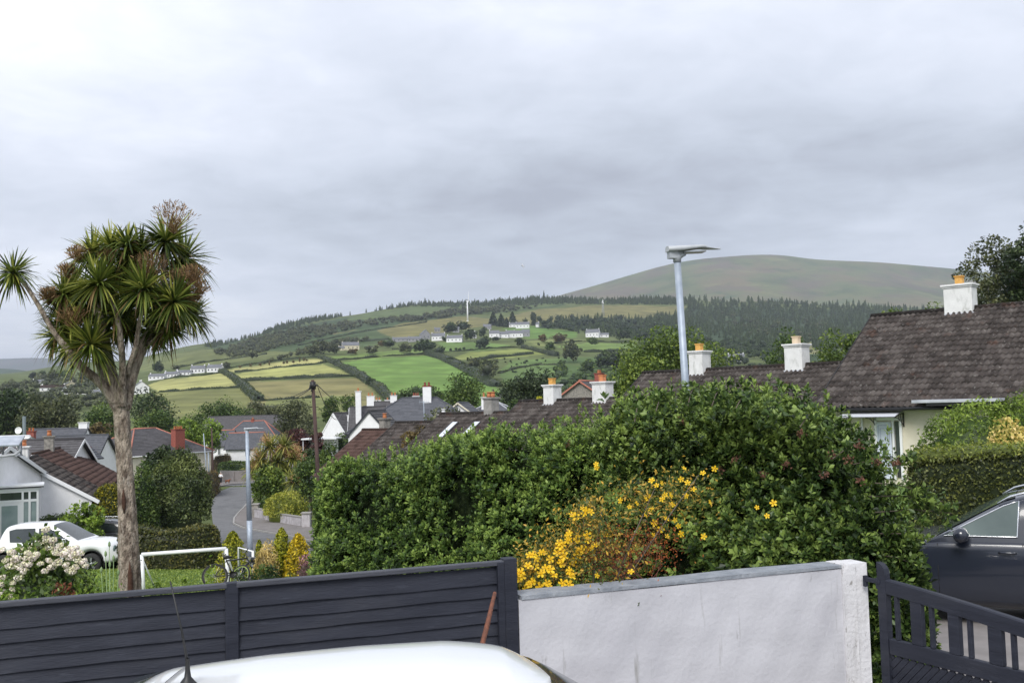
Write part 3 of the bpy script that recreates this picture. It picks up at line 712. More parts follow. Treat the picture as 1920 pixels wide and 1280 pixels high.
def interp(pts, x):
    xs = [p[0] for p in pts]; return float(np.interp(x, xs, [p[1] for p in pts]))
def smoothp(pts, n=200, k=9):
    xs = np.linspace(pts[0][0], pts[-1][0], n); ys = np.interp(xs, [p[0] for p in pts], [p[1] for p in pts])
    ker = np.hanning(k + 2)[1:-1]; ker /= ker.sum(); ys2 = np.convolve(np.pad(ys, k // 2, mode='edge'), ker, 'valid')
    return list(zip(xs, ys2))
def car(label, loc, rz, paint, belt, roof, width_pts, hwb, hwr, sill, wheels, r, glass_side, name='car', glass=None, group=None, cat='car', seams=(), rails=False, trim=None,
        bed=None, kr=9, crown=.045, mirs=1.0, headl=None, arch=1.18, mirror_x=None, mirm=None, handles=()):
    """x forward. belt, roof: side profile [(x, z)], roof spans the cabin. width_pts: half width along x"""
    t = thing(name, loc, label, cat, group, rz)
    belt = smoothp(belt, 160, 7); wp = smoothp(width_pts, 160, 9)
    x0, x1 = belt[0][0], belt[-1][0]; xs = sorted(set(list(np.linspace(x0, x1, 90)) + [wx + r * arch * math.cos(a) for wx in wheels for a in np.linspace(0, math.pi, 15)]))
    rows = []
    for x in xs:
        zb = sill
        for wx in wheels:
            d = abs(x - wx)
            if d < r * arch: zb = max(zb, r + math.sqrt(max(0, (r * arch) ** 2 - d * d)))
        zt = interp(belt, x); hw = interp(wp, x); zb = min(zb, zt - .05)
        e = min(1, min(x - x0, x1 - x) / .12)
        zb2 = zb if e >= 1 else max(zb, sill + .12 * (1 - e))
        def q(y, z): return (x, y, z)
        mid = zb2 + (zt - zb2) * .55; cz = zt + crown * .6
        half = [(hw * .90, zb2), (hw * .965, zb2 + min(.10, (zt - zb2) * .25)), (hw * .985, zb2 + (zt - zb2) * .30), (hw * 1.0, mid), (hw * .993, zt - min(.13, (zt - zb2) * .3)), (hw * .972, zt - .055), (hw * .948, zt - .018), (hw * .915, zt), (hw * .80, zt + crown * .35), (hw * .4, cz)]
        rows.append([q(-y, z) for y, z in half] + [q(0, cz + .004)] + [q(y, z) for y, z in half[::-1]] + [q(0, zb2 + .02)])
    mb = MB(); mb.grid(rows, closed_u=True); mb.add(rows[0], [tuple(range(len(rows[0])))]); mb.add(rows[-1], [tuple(range(len(rows[-1])))[::-1]])
    body = mb.build('body', paint, t)
    s = MB()
    for x in seams:
        for sd in (-1, 1):
            hw = interp(wp, x); zt = interp(belt, x)
            s.tube([(x, sd * hw * .968, sill + .12), (x, sd * (hw * 1.0 - .001), sill + (zt - sill) * .55), (x, sd * (hw * .968), zt - .03)], .006, 5)
    if seams: s.build('door_gap', black, body)
    # inner wheel wells
    for wx in wheels:
        for sd in (-1, 1):
            wl = MB(); y0 = sd * (interp(wp, wx) - .03); wl.lathe([(r * arch * .99, 0), (r * arch * .99, -.28), (.02, -.281)], (wx, y0, r), 24, 'Y') if sd > 0 else wl.lathe([(r * arch * .99, 0), (r * arch * .99, .28), (.02, .281)], (wx, y0, r), 24, 'Y')
            wl.build('wheel_well', black, t)
    rf = smoothp(roof, 160, kr); rx0, rx1 = rf[0][0], rf[-1][0]
    rows = []; N2 = 60
    def sec(x):
        zr = interp(rf, x); zbt = interp(belt, x) - .02; hb = interp(wp, x) * hwb
        f = max(0.0, min(1, (zr - zbt) / (max(p[1] for p in rf) - zbt)))
        hr = hb + (hwr - hb) * f
        return zr, zbt, hb, hr
    for i in range(N2 + 1):
        x = rx0 + (rx1 - rx0) * i / N2; zr, zbt, hb, hr = sec(x)
        h = zr - zbt; half = [(hb, zbt), (hb + (hr - hb) * .5, zbt + h * .48 + .004), (hb + (hr - hb) * .88, zbt + h * .84 + .002), (hr * .97, zr - min(.045, h * .12)), (hr * .90, zr - min(.012, h * .05)), (hr * .75, zr + crown * .42 * min(1, h * 3)), (hr * .4, zr + crown * .85 * min(1, h * 3))]
        rows.append([(x, -y, z) for y, z in half] + [(x, 0, zr + crown * min(1, h * 3))] + [(x, y, z) for y, z in half[::-1]])
    mb = MB(); mb.grid(rows); cab = mb.build('cabin', paint, t)
    gm = glass or glass_d
    for k, poly in enumerate(glass_side):
        for sd in (-1, 1):
            V = []
            P = []
            n = len(poly)
            for i in range(n):
                a, b = poly[i], poly[(i + 1) % n]
                for j in range(4): P.append((a[0] + (b[0] - a[0]) * j / 4, a[1] + (b[1] - a[1]) * j / 4))
            def on(x, z, o):
                zr, zbt, hb, hr = sec(x); f = min(1, max(0, (z - zbt) / max(.01, zr - zbt))); return (x, sd * (hb + (hr - hb) * f + o + .006 * math.sin(f * 3.1)), z)
            g = MB(); g.add([on(x, z, .008) for x, z in P], [tuple(range(len(P)))]); w = g.build('side_window', gm, t)
            fr = MB(); ring = [on(x, z, .007) for x, z in P]; fr.tube(ring + ring[:2], .009, 5, cap=False); fr.build('window_frame', trim or black, w)
    # windscreens
    zmax = max(p[1] for p in rf)
    def screen(xa, xb, nm):
        rws = []
        for i in range(9):
            x = xa + (xb - xa) * i / 8; zr, zbt, hb, hr = sec(x); c = crown * min(1, (zr - zbt) * 3)
            rws.append([(x, -hr * .86, zr + .006 + c * .15), (x, -hr * .5, zr + c * .75 + .008), (x, 0, zr + c + .008), (x, hr * .5, zr + c * .75 + .008), (x, hr * .86, zr + .006 + c * .15)])
        g = MB(); g.grid(rws); g.build(nm, gm, t)
    tops = [p[0] for p in rf if p[1] > zmax - .03]
    screen(tops[-1] + .06, rx1 - .10, 'windscreen')
    if not bed: screen(rx0 + .06, tops[0] - .05, 'rear_window')
    for wx in wheels:
        for sd in (-1, 1): wheel(t, wx, sd * (interp(wp, wx) - .125), r, .23, sd)
    if mirror_x is not None:
        for sd in (-1, 1):
            zb_ = interp(belt, mirror_x) + .07; y = sd * (interp(wp, mirror_x) * hwb + .13)
            g = MB(); g.lathe([(a_ * mirs ** .5, b_ * mirs) for a_, b_ in [(.001, -.10), (.055, -.085), (.075, -.03), (.078, .03), (.07, .085), (.03, .105), (.001, .108)]], (mirror_x, y, zb_ + .02), 14, 'Y', None)
            g.bar((mirror_x + .01, y - sd * .16, zb_ - .07), (mirror_x, y - sd * .03, zb_ - .03), .07, .04); g.build('wing_mirror', mirm or paint, t)
    for x in handles:
        for sd in (-1, 1):
            g = MB(); zz_ = interp(belt, x) - .14; y = sd * (interp(wp, x) * .995 + .012); g.tube([(x - .10, y - sd * .012, zz_), (x - .07, y + sd * .01, zz_ + .004), (x + .07, y + sd * .01, zz_ + .004), (x + .10, y - sd * .012, zz_)], .014, 8); g.build('door_handle', paint, t)
    if headl:
        for sd in (-1, 1):
            g = MB(); x, z = headl; M = Matrix.Rotation(-sd * .35, 3, 'Z'); hw = interp(wp, x - .02)
            g.lathe([(.001, .02), (.11, .012), (.14, -.03)], (x, sd * hw * .84, z), 16, 'X', None); g.build('headlight', glass_l, t)
    if rails:
        for sd in (-1, 1):
            pts = []
            for i in range(12):
                x = rx0 + (rx1 - rx0) * (.22 + .52 * i / 11); zr, zbt, hb, hr = sec(x); e = math.sin(min(1, min(i, 11 - i) / 1.5) * math.pi / 2); pts.append((x, sd * hr * .92, zr + .005 + .04 * e))
            g = MB(); g.tube(pts, .015, 8); g.build('roof_rail', chrome, t)
    return t, rf, sec, body
# white hatchback right below the camera: x forward points to the right of the photo
wp_ = car_paint('white_car_paint', (.80, .81, .82), .16)
wcar, rf, sec, _b = car('glossy white hatchback with a black roof aerial parked in the foreground by the dark fence', (-.645, 3.79, -2.484), R(4.5), wp_,
    [(-1.62, .62), (-1.58, .90), (-1.2, .97), (0, .95), (.9, .93), (1.5, .86), (1.95, .70), (2.02, .50)],
    [(-1.50, .98), (-1.25, 1.22), (-.95, 1.37), (-.75, 1.405), (-.4, 1.43), (0, 1.448), (.36, 1.45), (.60, 1.42), (.75, 1.37), (1.05, 1.18), (1.45, .93)],
    [(-1.62, .66), (-1.5, .78), (-1.0, .83), (0, .84), (1.1, .83), (1.7, .76), (2.02, .60)], .93, .585, .18, (-1.12, 1.30), .30,
    [[(-.9, 1.0), (-.85, 1.34), (-.05, 1.37), (-.05, 1.0)], [(.02, 1.0), (.02, 1.37), (.42, 1.33), (.95, 1.02)]], mirror_x=.85, kr=11, crown=.035, handles=(-.7, .15))
def roofz(x): return float(np.interp(x, [-.71, -.6, -.39, 0, .36, .6, .76], [1.436, 1.446, 1.464, 1.482, 1.487, 1.470, 1.435]))
def roofw(x):
    if x > .30: q_ = (x - .30) / .46; return .57 * (max(0.0, 1 - q_ ** 2.6)) ** (1 / 2.4)
    return .57 - .035 * ((x - .3) / 1.0) ** 2
rows = []
for x in list(np.linspace(-.705, .5, 40)) + list(.5 + .259 * np.sin(np.linspace(.03, np.pi / 2, 26))):
    w = max(.02, roofw(x)); row = []
    for v in np.linspace(-1, 1, 33):
        e = abs(v); z = roofz(x) + .030 * (1 - e ** 2) - .030 * e ** 7 - (.02 * max(0, (x - .55) / .2) ** 2)
        row.append((x, v * w, z))
    row = [(x, -w, row[0][2] - .045)] + row + [(x, w, row[-1][2] - .045)]
    rows.append(row)
rows.append([(p[0] + .004, p[1], p[2] - .045) for p in rows[-1]]); rows.insert(0, [(p[0] - .001, p[1], p[2] - .04) for p in rows[0]])
mb = MB(); mb.grid(rows); mb.build('roof_panel', wp_, wcar)
q = MB(); pts = [(x + .006, roofw(x) * 1.01, roofz(x) - .048) for x in list(np.linspace(.1, .5, 10)) + list(.5 + .259 * np.sin(np.linspace(.03, np.pi / 2, 26)))]
pts = pts + [(p[0], -p[1], p[2]) for p in pts[::-1]]; q.tube(pts, .012, 6); q.build('roof_trim', black, wcar)
t_ = MB(); x = -.60; z = roofz(x) + .028
t_.lathe([(.040, -.012), (.038, .002), (.027, .014), (.013, .032), (.009, .058), (.007, .10)], (x, 0.0, z), 20)
t_.tube([(x, 0, z + .08), (x - .02, 0, z + .2), (x - .062, 0, z + .385)], [.0065, .0045, .003], 6); t_.build('aerial', black, wcar)
sp = MB(); rows = []
for i in range(9):
    k = i / 8; x = -.712 - .20 * k; zz = roofz(-.71) - .003 - .085 * k ** 2.2; hw = .535 - .10 * k ** 2
    rows.append([(x, -hw, zz - .06), (x, -hw * .98, zz - .02)] + [(x, hw * v, zz + .030 * (1 - v * v) - .02 * abs(v) ** 7) for v in np.linspace(-.93, .93, 17)] + [(x, hw * .98, zz - .02), (x, hw, zz - .06)])
rows.append([(p[0] + .01, p[1], p[2] - .05) for p in rows[-1]])
sp.grid(rows); sp.build('tailgate_spoiler', wp_, wcar)
# dark blue estate/SUV across the gate
sp_ = W(1722, 1120, 13.4)
navy = car_paint('navy_paint', (.018, .022, .034), .2)
suv, _, _, _ = car('dark navy blue SUV with chrome window trim parked beyond the gate', (6.76, 13.42, -2.99), R(151), navy,
    [(-2.35, .70), (-2.28, 1.06), (-1.0, 1.11), (0, 1.10), (.85, 1.085), (1.15, 1.05), (1.6, .98), (1.95, .89), (2.22, .76), (2.32, .60)],
    [(-2.25, 1.08), (-2.0, 1.42), (-1.75, 1.60), (-1.0, 1.665), (-.4, 1.665), (-.1, 1.65), (.12, 1.585), (.40, 1.43), (1.05, 1.06)],
    [(-2.35, .74), (-2.1, .90), (-1, .945), (1, .945), (1.8, .90), (2.32, .68)], .95, .72, .25, (-1.40, 1.45), .36,
    [[(-1.75, 1.16), (-1.6, 1.46), (-1.05, 1.55), (-1.0, 1.16)], [(-.93, 1.16), (-.98, 1.57), (-.16, 1.59), (-.13, 1.155)], [(-.02, 1.155), (-.06, 1.60), (.12, 1.535), (.40, 1.385), (.84, 1.145)]],
    glass=mat('tinted_glass', (.05, .075, .07), (.10, .135, .125), scale=1.2, rough=.05, spec=.9), name='suv', cat='suv', rails=True, trim=chrome, seams=(.92, -.08), crown=.022, mirror_x=.62, mirs=1.5, handles=(.10, -.85), headl=(2.2, .78))
# ------------------------------------------------------------------ hedges behind the wall
def HY(px): return 14.07 / (ray(px, 900).x + 1.073)
def top_path(lst, extra=0.0):
    out = []
    for px, py in lst:
        Y = HY(px) + extra; p = W(px, py, Y); zb = gz(p.x, p.y); out.append((p.x, p.y, zb, p.z - zb))
    return out
m_hedge = leafmat('escallonia_leaf', (.012, .030, .009), (.062, .125, .030), (.200, .310, .085), rough=.45, tr=.22, spec=.32)
hdg = hedge('escallonia_hedge', top_path([(622, 925), (650, 885), (715, 862), (780, 848), (850, 832), (920, 822), (1000, 815), (1080, 812), (1150, 795), (1210, 790)]), [.7, 1.0, 1.05, 1.05, 1.05, 1.05, 1.0, 1.0, .95, .9],
      m_hedge, 'long glossy green hedge left of the yellow flowers, running down to the street', 'hedge', n=21000, seed=3, amp=.17, freq=3.2, ros=(9, .069, .033), square=.5, corefac=.76, outl=.18)
m_shrub = leafmat('dark_shrub_leaf', (.009, .023, .008), (.045, .090, .024), (.175, .270, .075), rough=.42, tr=.2, spec=.34)
shr = hedge('evergreen_shrub', top_path([(1130, 850), (1180, 790), (1230, 768), (1300, 757), (1370, 762), (1440, 775), (1500, 797), (1560, 824), (1620, 860), (1680, 905), (1712, 950)]), [.6, .9, 1.0, 1.05, 1.05, 1.0, 1.0, .95, .85, .7, .5],
      m_shrub, 'big loose evergreen shrub with dark glossy leaves towering over the white wall', 'shrub', n=18500, seed=9, amp=.21, freq=3.0, ros=(8, .077, .040), square=.55, corefac=.74, outl=.30)
# loose sprays reaching out on the right of the big shrub
rng = np.random.RandomState(77); Ps = []; Ds = []
tw = MB()
for (ax, ay, bx, by) in [(1640, 905, 1735, 925), (1640, 960, 1785, 962), (1650, 1000, 1735, 1012), (1640, 1040, 1722, 1060), (1600, 870, 1700, 862), (1630, 930, 1768, 900 + 40), (1650, 1070, 1700, 1105), (1640, 1090, 1665, 1150), (1645, 1100, 1652, 1175), (1560, 860, 1640, 815), (1655, 1110, 1672, 1130), (1500, 800, 1530, 770), (1380, 765, 1400, 738), (1290, 760, 1300, 728), (1335, 760, 1350, 730), (1440, 780, 1470, 748), (1230, 770, 1245, 735), (1190, 790, 1200, 748)]:
    p0, p1 = np.array(W(ax, ay, 9.35)), np.array(W(bx, by, 9.25 if by > 850 else 9.9))
    tw.tube([tuple(p0), tuple((p0 + p1) / 2 + [0, 0, .03]), tuple(p1)], [.006, .005, .003], 5)
    for k in range(34):
        f = rng.rand() ** .7; Ps.append(p0 + (p1 - p0) * f + rng.normal(size=3) * .055); Ds.append((p1 - p0) / np.linalg.norm(p1 - p0) * .6 + rng.normal(size=3) * .5 + [0, 0, .3])
base = np.array(shr.location); V, F, n2 = rosettes(np.array(Ps) - base, np.array(Ds), 7, .07, .036, rng)
s_ = np.clip(.55 + .2 * rng.normal(size=n2), 0, 1)
np_obj('leafy_spray', V, F, m_shrub, shr, shade=np.concatenate([s_, s_]))
tw.v = [tuple(np.array(v) - base) for v in tw.v]; tw.build('twig', MATS['bark'], shr)
# young shoots standing up from the tops of both
def shoots(par, lst, m, n, seed, hmax=.22):
    rng = np.random.RandomState(seed); tp = top_path(lst); tp = np.array(tp); d = np.r_[0, np.cumsum(np.hypot(np.diff(tp[:, 0]), np.diff(tp[:, 1])))]; base = np.array(par.location); Ps = []; Ds = []; q = MB()
    for i in range(n):
        s = rng.rand() * d[-1]; x, y, z, h = [np.interp(s, d, tp[:, k]) for k in range(4)]; o_ = rng.uniform(-.75, .75); x += -.6816 * o_ * -1; y += -.7317 * o_ * -1
        p = np.array([x, y, z + h - .10 - .12 * abs(o_) ** 2]); H = hmax * (.3 + .9 * rng.rand()); lean = rng.normal(size=2) * .25
        tip = p + np.array([lean[0] * H, lean[1] * H, H + .1]); q.tube([tuple(p - base), tuple(tip - base)], [.004, .002], 4, cap=False)
        for f in (.45, .72, 1.0): Ps.append(p + (tip - p) * f - base); Ds.append([lean[0], lean[1], 1.0])
    V, F, n2 = rosettes(np.array(Ps), np.array(Ds), 6, .062, .030, rng, spread=(15, 62)); s_ = np.clip(.74 + .15 * rng.normal(size=n2), 0, 1)
    np_obj('young_shoots', V, F, m, par, shade=np.concatenate([s_, s_]))
shoots(hdg, [(650, 885), (715, 862), (780, 848), (850, 832), (920, 822), (1000, 815), (1080, 812), (1150, 795), (1210, 790)], m_hedge, 120, 5, .17)
shoots(shr, [(1130, 830), (1180, 790), (1230, 768), (1300, 757), (1370, 762), (1440, 775), (1500, 797), (1560, 824), (1620, 860), (1680, 905)], m_shrub, 110, 6, .26)
# reddish flower clusters in the shrub
red = mat('dull_red', (.075, .03, .018), (.12, .05, .025), scale=30, rough=.8)
for i, (px, py) in enumerate([(1378, 862), (1560, 855), (1610, 835), (1500, 812), (1430, 888), (1475, 870), (1645, 865), (1612, 900), (1280, 790), (1680, 868), (1545, 890), (1590, 862), (1066, 832), (1350, 880)]):
    p = np.array(W(px, py, HY(px) - 1.0)) - base; Pq = p + rng.normal(size=(26, 3)) * .02
    V, F = leaves(Pq, rng.normal(size=(26, 3)), .028, .7, rng); np_obj('flower_cluster', V, F, red, shr)
# ------------------------------------------------------------------ yellow hypericum with rusty neighbour
m_hyp = leafmat('hypericum_leaf', (.03, .055, .012), (.11, .13, .025), (.40, .27, .04), rough=.5, tr=.2)
hb = W(1085, 1150, 8.05); hb.z = gz(hb.x, hb.y)
hyp = thing('hypericum', hb, 'bright yellow flowering hypericum shrub spilling over the left end of the white wall', 'shrub')
rng = np.random.RandomState(12)
def blob(px, py, Y, n, sx, sz, sy=.25): return np.array(W(px, py, Y)) + rng.normal(size=(n, 3)) * np.array([sx, sy, sz])
P = np.concatenate([blob(990, 1065, 7.85, 900, .07, .07, .12), blob(1035, 1045, 7.95, 1300, .12, .10, .15), blob(1085, 1020, 8.0, 1300, .13, .17), blob(1110, 970, 8.2, 700, .08, .12), blob(1215, 935, 8.6, 900, .17, .12), blob(1290, 925, 8.7, 500, .14, .12), blob(1150, 1030, 8.1, 500, .14, .12)]) - np.array(hb)
V, F = leaves(P, rng.normal(size=P.shape) + [0, -1, 1], .034, .4, rng, .6); np_obj('foliage', V, F, m_hyp, hyp, shade=rng.rand(len(P)))
tw = MB()
for (a, b) in [((1010, 1120), (1000, 1040)), ((1060, 1110), (1045, 1010)), ((1090, 1110), (1095, 960)), ((1110, 1110), (1130, 940)), ((1150, 1100), (1230, 910)), ((1170, 1095), (1310, 890)), ((1030, 1120), (975, 1080))]:
    q = rel(hyp, [W(*a, 8.0), W((a[0] + b[0]) / 2, (a[1] + b[1]) / 2 - 5, 8.1), W(*b, 8.4)]); tw.tube(q, [.007, .005, .003], 5, cap=False)
tw.build('stems', MATS['bark'], hyp)
yel = mat('yellow_petal', (.82, .50, .012), (.88, .62, .02), scale=20, rough=.6, translucent=.25)
fl = MB()
for k in range(5):
    a = 2 * math.pi * k / 5; ca, sa = math.cos(a), math.sin(a); cb, sb = math.cos(a + .5), math.sin(a + .5); cc, sc_ = math.cos(a - .5), math.sin(a - .5)
    fl.add([(0, 0, 0), (.016 * cc, .016 * sc_, .006), (.031 * math.cos(a - .3), .031 * math.sin(a - .3), .009), (.032 * ca, .032 * sa, .007), (.030 * math.cos(a + .35), .030 * math.sin(a + .35), .011), (.015 * cb, .015 * sb, .007)], [(0, 1, 2, 3, 4, 5)])
fl.lathe([(.001, .016), (.006, .014), (.007, .004)], (0, 0, 0), 8)
f0 = fl.build('flower', yel, hyp)
spots = [(1118,876),(1282,878),(1340,878),(1222,901),(1231,910),(1247,927),(1277,898),(1289,905),(1318,887),(1288,930),(1330,941),(1419,951),(1450,943),(1438,967),(1210,935),(1218,930),(1242,936),(1256,928),(1209,966),(1226,980),(1239,991),(1249,972),(1265,974),(1278,1000),(1319,1005),(1251,1005),(1227,1003),(1164,938),(1092,954),(1108,960),(1079,968),(1118,1022),(1135,1003),(1101,1012),(1083,1010),(1090,1030),(1068,1000),(1054,1020),(1065,1012),(1049,1025),(1014,1036),(999,1040),(1023,1064),(1050,1057),(970,1074),(978,1080),(990,1096),(1000,1088),(1026,1092),(1070,1080),(1068,1070),(1054,1094),(985,1105),(1012,1100),(1120,1078),(1183,1072),(1006,1046),(990,1060),(1032,1048),(1066,1095),(1044,1036),(1085,1042),(1100,1030),(966,1088),(1180,950),(1192,942),(1300,918),(1222,955),(1262,945),(1240,905),(1272,985),(1015,1075),(1038,1078),(1004,1062),(1075,1052),(1058,1042)]
spots += [(p[0] + rng.randint(-9, 9), p[1] + rng.randint(-9, 9)) for p in spots if p[0] < 1120][:22]
for i, (px, py) in enumerate(spots):
    Y = 7.55 if px < 1000 else 7.7 if px < 1070 else 7.85 if px < 1130 else 8.35
    if px > 1400: Y = 8.5
    if py > 1060: Y = min(Y, 7.62)
    o = f0 if i == 0 else link(f0.copy(), hyp)
    o.location = rel(hyp, [W(px, py, Y)])[0]; o.rotation_euler = (R(random.Random(i).uniform(35, 100)), R(random.Random(i + 9).uniform(-45, 45)), R(random.Random(i + 5).uniform(-50, 50)))
    s = random.Random(i + 3).uniform(.65, 1.05) * (1.25 if px < 1110 else 1); o.scale = (s, s, s)
m_rst = leafmat('rusty_leaf', (.07, .022, .01), (.20, .055, .018), (.33, .11, .03), rough=.7, tr=.2)
rb = W(1200, 1110, 8.15); rb.z = gz(rb.x, rb.y)
rs = thing('spent_spirea', rb, 'rusty orange brown dried shrub between the yellow flowers and the dark evergreen shrub', 'shrub')
P = np.concatenate([blob(1150, 1035, 8.05, 800, .22, .11, .15), blob(1190, 1035, 8.1, 800, .18, .14, .18), blob(1225, 1015, 8.2, 400, .12, .10, .15), blob(1110, 1030, 8.0, 500, .1, .1, .15)]) - np.array(rb)
V, F = leaves(P, rng.normal(size=P.shape), .022, .35, rng, .9); np_obj('foliage', V, F, m_rst, rs, shade=rng.rand(len(P)))
tw = MB()
for i in range(34):
    a = W(1170 + rng.randint(-50, 60), 1100, 8.05); b = W(1165 + rng.randint(-80, 80), 1035 + rng.randint(-45, 30), 8.0 + rng.rand() * .2)
    tw.tube(rel(rs, [a, a.lerp(b, .5) + Vector((.02, 0, .01)), b]), [.004, .003, .0015], 4, cap=False)
tw.build('stems', rust, rs)
# ------------------------------------------------------------------ cabbage palm
palm_bark = mat('palm_bark', (.12, .088, .066), (.42, .35, .28), scale=13, rough=.95, bump=3.5, bscale=34, stretch=(1, 1, .42), detail=9, stains=[((.46, .41, .35), 16, .55, .66, .6, (1, 1, .35)), ((.05, .03, .022), 11, .60, .70, .7, (1, 1, .3))])
m_sword = leafmat('sword_leaf', (.018, .036, .010), (.100, .150, .032), (.36, .40, .11), rough=.42, tr=.3, spec=.35)
m_dead = leafmat('dead_sword_leaf', (.08, .05, .025), (.15, .11, .05), (.26, .20, .10), rough=.7, tr=.2)
m_pan = leafmat('seed_head', (.085, .058, .032), (.165, .112, .065), (.28, .20, .12), rough=.9, tr=.1)
def sword_head(C, n, L, rng, up, fullness=1.0, w=.031, droop=.28):
    """rosette of long sword leaves: arrays of strips"""
    up = np.array(up) / np.linalg.norm(up)
    d = ico_dirs(n * 2, rng); d = d[(d @ up) > (-.55)][:n]; m_ = len(d)
    el = d @ up
    ln = L * (.78 + .35 * rng.rand(m_)) ; wd = nrm(np.cross(d, rng.normal(size=(m_, 3)) * .3 + [0, 0, 1]))
    dr = droop * (1.15 - np.clip(el, -1, 1)) * (.35 + 1.3 * rng.rand(m_))
    pts = []
    for t, ww in ((.03, .7), (.25, 1.0), (.55, .9), (.8, .55), (1.0, .04)):
        c = C + d * (ln * t)[:, None] + np.array([0, 0, -1]) * (dr * ln * t ** 2.3)[:, None]
        pts.append((c - wd * w * .5 * ww, c + wd * w * .5 * ww))
    V = np.stack([p for pr in pts for p in pr], 1).reshape(-1, 3); b = np.arange(m_)[:, None] * 10
    F = np.concatenate([b + np.array([0, 1, 3, 2]) + 2 * k for k in range(4)], 0)
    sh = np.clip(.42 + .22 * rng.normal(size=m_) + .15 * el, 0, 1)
    return V, F, np.tile(sh, 4)
def merge(parts):
    Vs, Fs, Ss = [], [], []; k = 0
    for V, F, S in parts: Vs.append(V); Fs.append(F + k); Ss.append(S); k += len(V)
    return np.concatenate(Vs), np.concatenate(Fs), np.concatenate(Ss)
PY_ = 14.6
pb_ = W(246, 1130, PY_); pb_.z = gz(pb_.x, pb_.y)
palm = thing('cabbage_palm', pb_, 'tall cabbage palm with a brown trunk and shaggy crown, behind the dark fence', 'tree')
def PP(px, py, dy=0.0): return Vector(rel(palm, [W(px, py, PY_ + dy)])[0])
def trunk_tube(name, pts, n=28, seed=0, scar=None):
    """pts: (px, py, dy, radius px)"""
    C = [PP(a, b, c) for a, b, c, r_ in pts]; Rr = [r_ * .93 / FPX * PY_ for *_, r_ in pts]
    # resample
    m_ = 60; ts = np.linspace(0, len(C) - 1, m_); rng = np.random.RandomState(seed)
    # catmull-ish via numpy interp on smoothed
    A = np.array([tuple(c) for c in C]); X = np.stack([np.interp(ts, range(len(C)), A[:, k]) for k in range(3)], 1); rr = np.interp(ts, range(len(C)), Rr)
    if len(C) > 2:
        ker = np.ones(9) / 9; X = np.stack([np.convolve(np.pad(X[:, k], 4, mode='reflect', reflect_type='odd'), ker, 'valid') for k in range(3)], 1)
    rows = []
    for i in range(m_):
        d = Vector(X[min(i + 1, m_ - 1)] - X[max(i - 1, 0)]).normalized(); r0 = d.cross(Vector((0, 1, 0))).normalized(); u = d.cross(r0)
        row = []
        for k in range(n):
            a = 2 * math.pi * k / n; f = 1 + .05 * math.sin(3 * a + i * .12 + seed) + .03 * math.sin(7 * a - i * .35) + .025 * rng.randn()
            row.append(Vector(X[i]) + (r0 * math.cos(a) + u * math.sin(a)) * rr[i] * f)
        rows.append(row)
    mb = MB(); mb.grid(rows, closed_u=True); return mb.build(name, palm_bark, palm)
trunk_tube('trunk', [(244, 1260, 0, 24), (244, 1112, 0, 21), (241, 1040, 0, 20), (237, 930, 0, 16), (232, 840, 0, 15), (228, 770, 0, 15.5), (224, 735, 0, 15)], 40, 1)
scar = mat('dark_scar', (.045, .020, .012), (.08, .04, .025), scale=20, rough=1)
for (x0, y0, x1, y1, r_) in [(231, 917, 233, 962, 3.2), (243, 1052, 246, 1135, 4.5)]:
    q = MB(); a, b = PP(x0, y0, -.125 if y0 < 1000 else -.155), PP(x1, y1, -.135 if y0 < 1000 else -.17)
    q.tube([a, a.lerp(b, .3), a.lerp(b, .7), b], [.004, r_ / FPX * PY_, r_ * 1.2 / FPX * PY_, .006], 10); q.build('bark_split', scar, palm)
br = [[(222, 770, 0, 11), (196, 722, -.1, 9.5), (150, 688, -.2, 8), (128, 655, -.25, 6.5), (104, 628, -.3, 5), (88, 600, -.3, 5), (62, 555, -.3, 4), (36, 520, -.3, 3)],
      [(224, 770, 0, 12), (208, 700, 0, 12), (196, 640, .1, 11), (185, 590, .1, 8), (175, 560, .2, 6)],
      [(228, 760, -.1, 9), (231, 690, -.2, 6.5), (224, 610, -.35, 5.5), (214, 575, -.4, 4.5), (200, 550, -.45, 4), (184, 540, -.5, 3)],
      [(235, 765, 0, 12), (248, 700, 0, 11), (264, 655, .1, 11), (282, 620, .15, 8), (300, 585, .2, 6)],
      [(238, 700, -.1, 6), (255, 650, -.2, 5), (262, 600, -.2, 4.5), (275, 560, -.2, 4)],
      [(224, 745, .2, 7), (200, 715, .4, 6), (190, 700, .4, 5), (175, 650, .5, 5)],
      [(280, 620, .1, 5), (300, 560, .1, 4.5), (308, 500, .1, 4), (314, 458, .1, 3)],
      [(264, 650, .1, 5), (290, 640, 0, 5), (320, 600, 0, 4), (345, 570, 0, 4)]]
for i, b in enumerate(br): trunk_tube('limb', b, 12 if i > 1 else 16, 3 + i)
rng = np.random.RandomState(4)
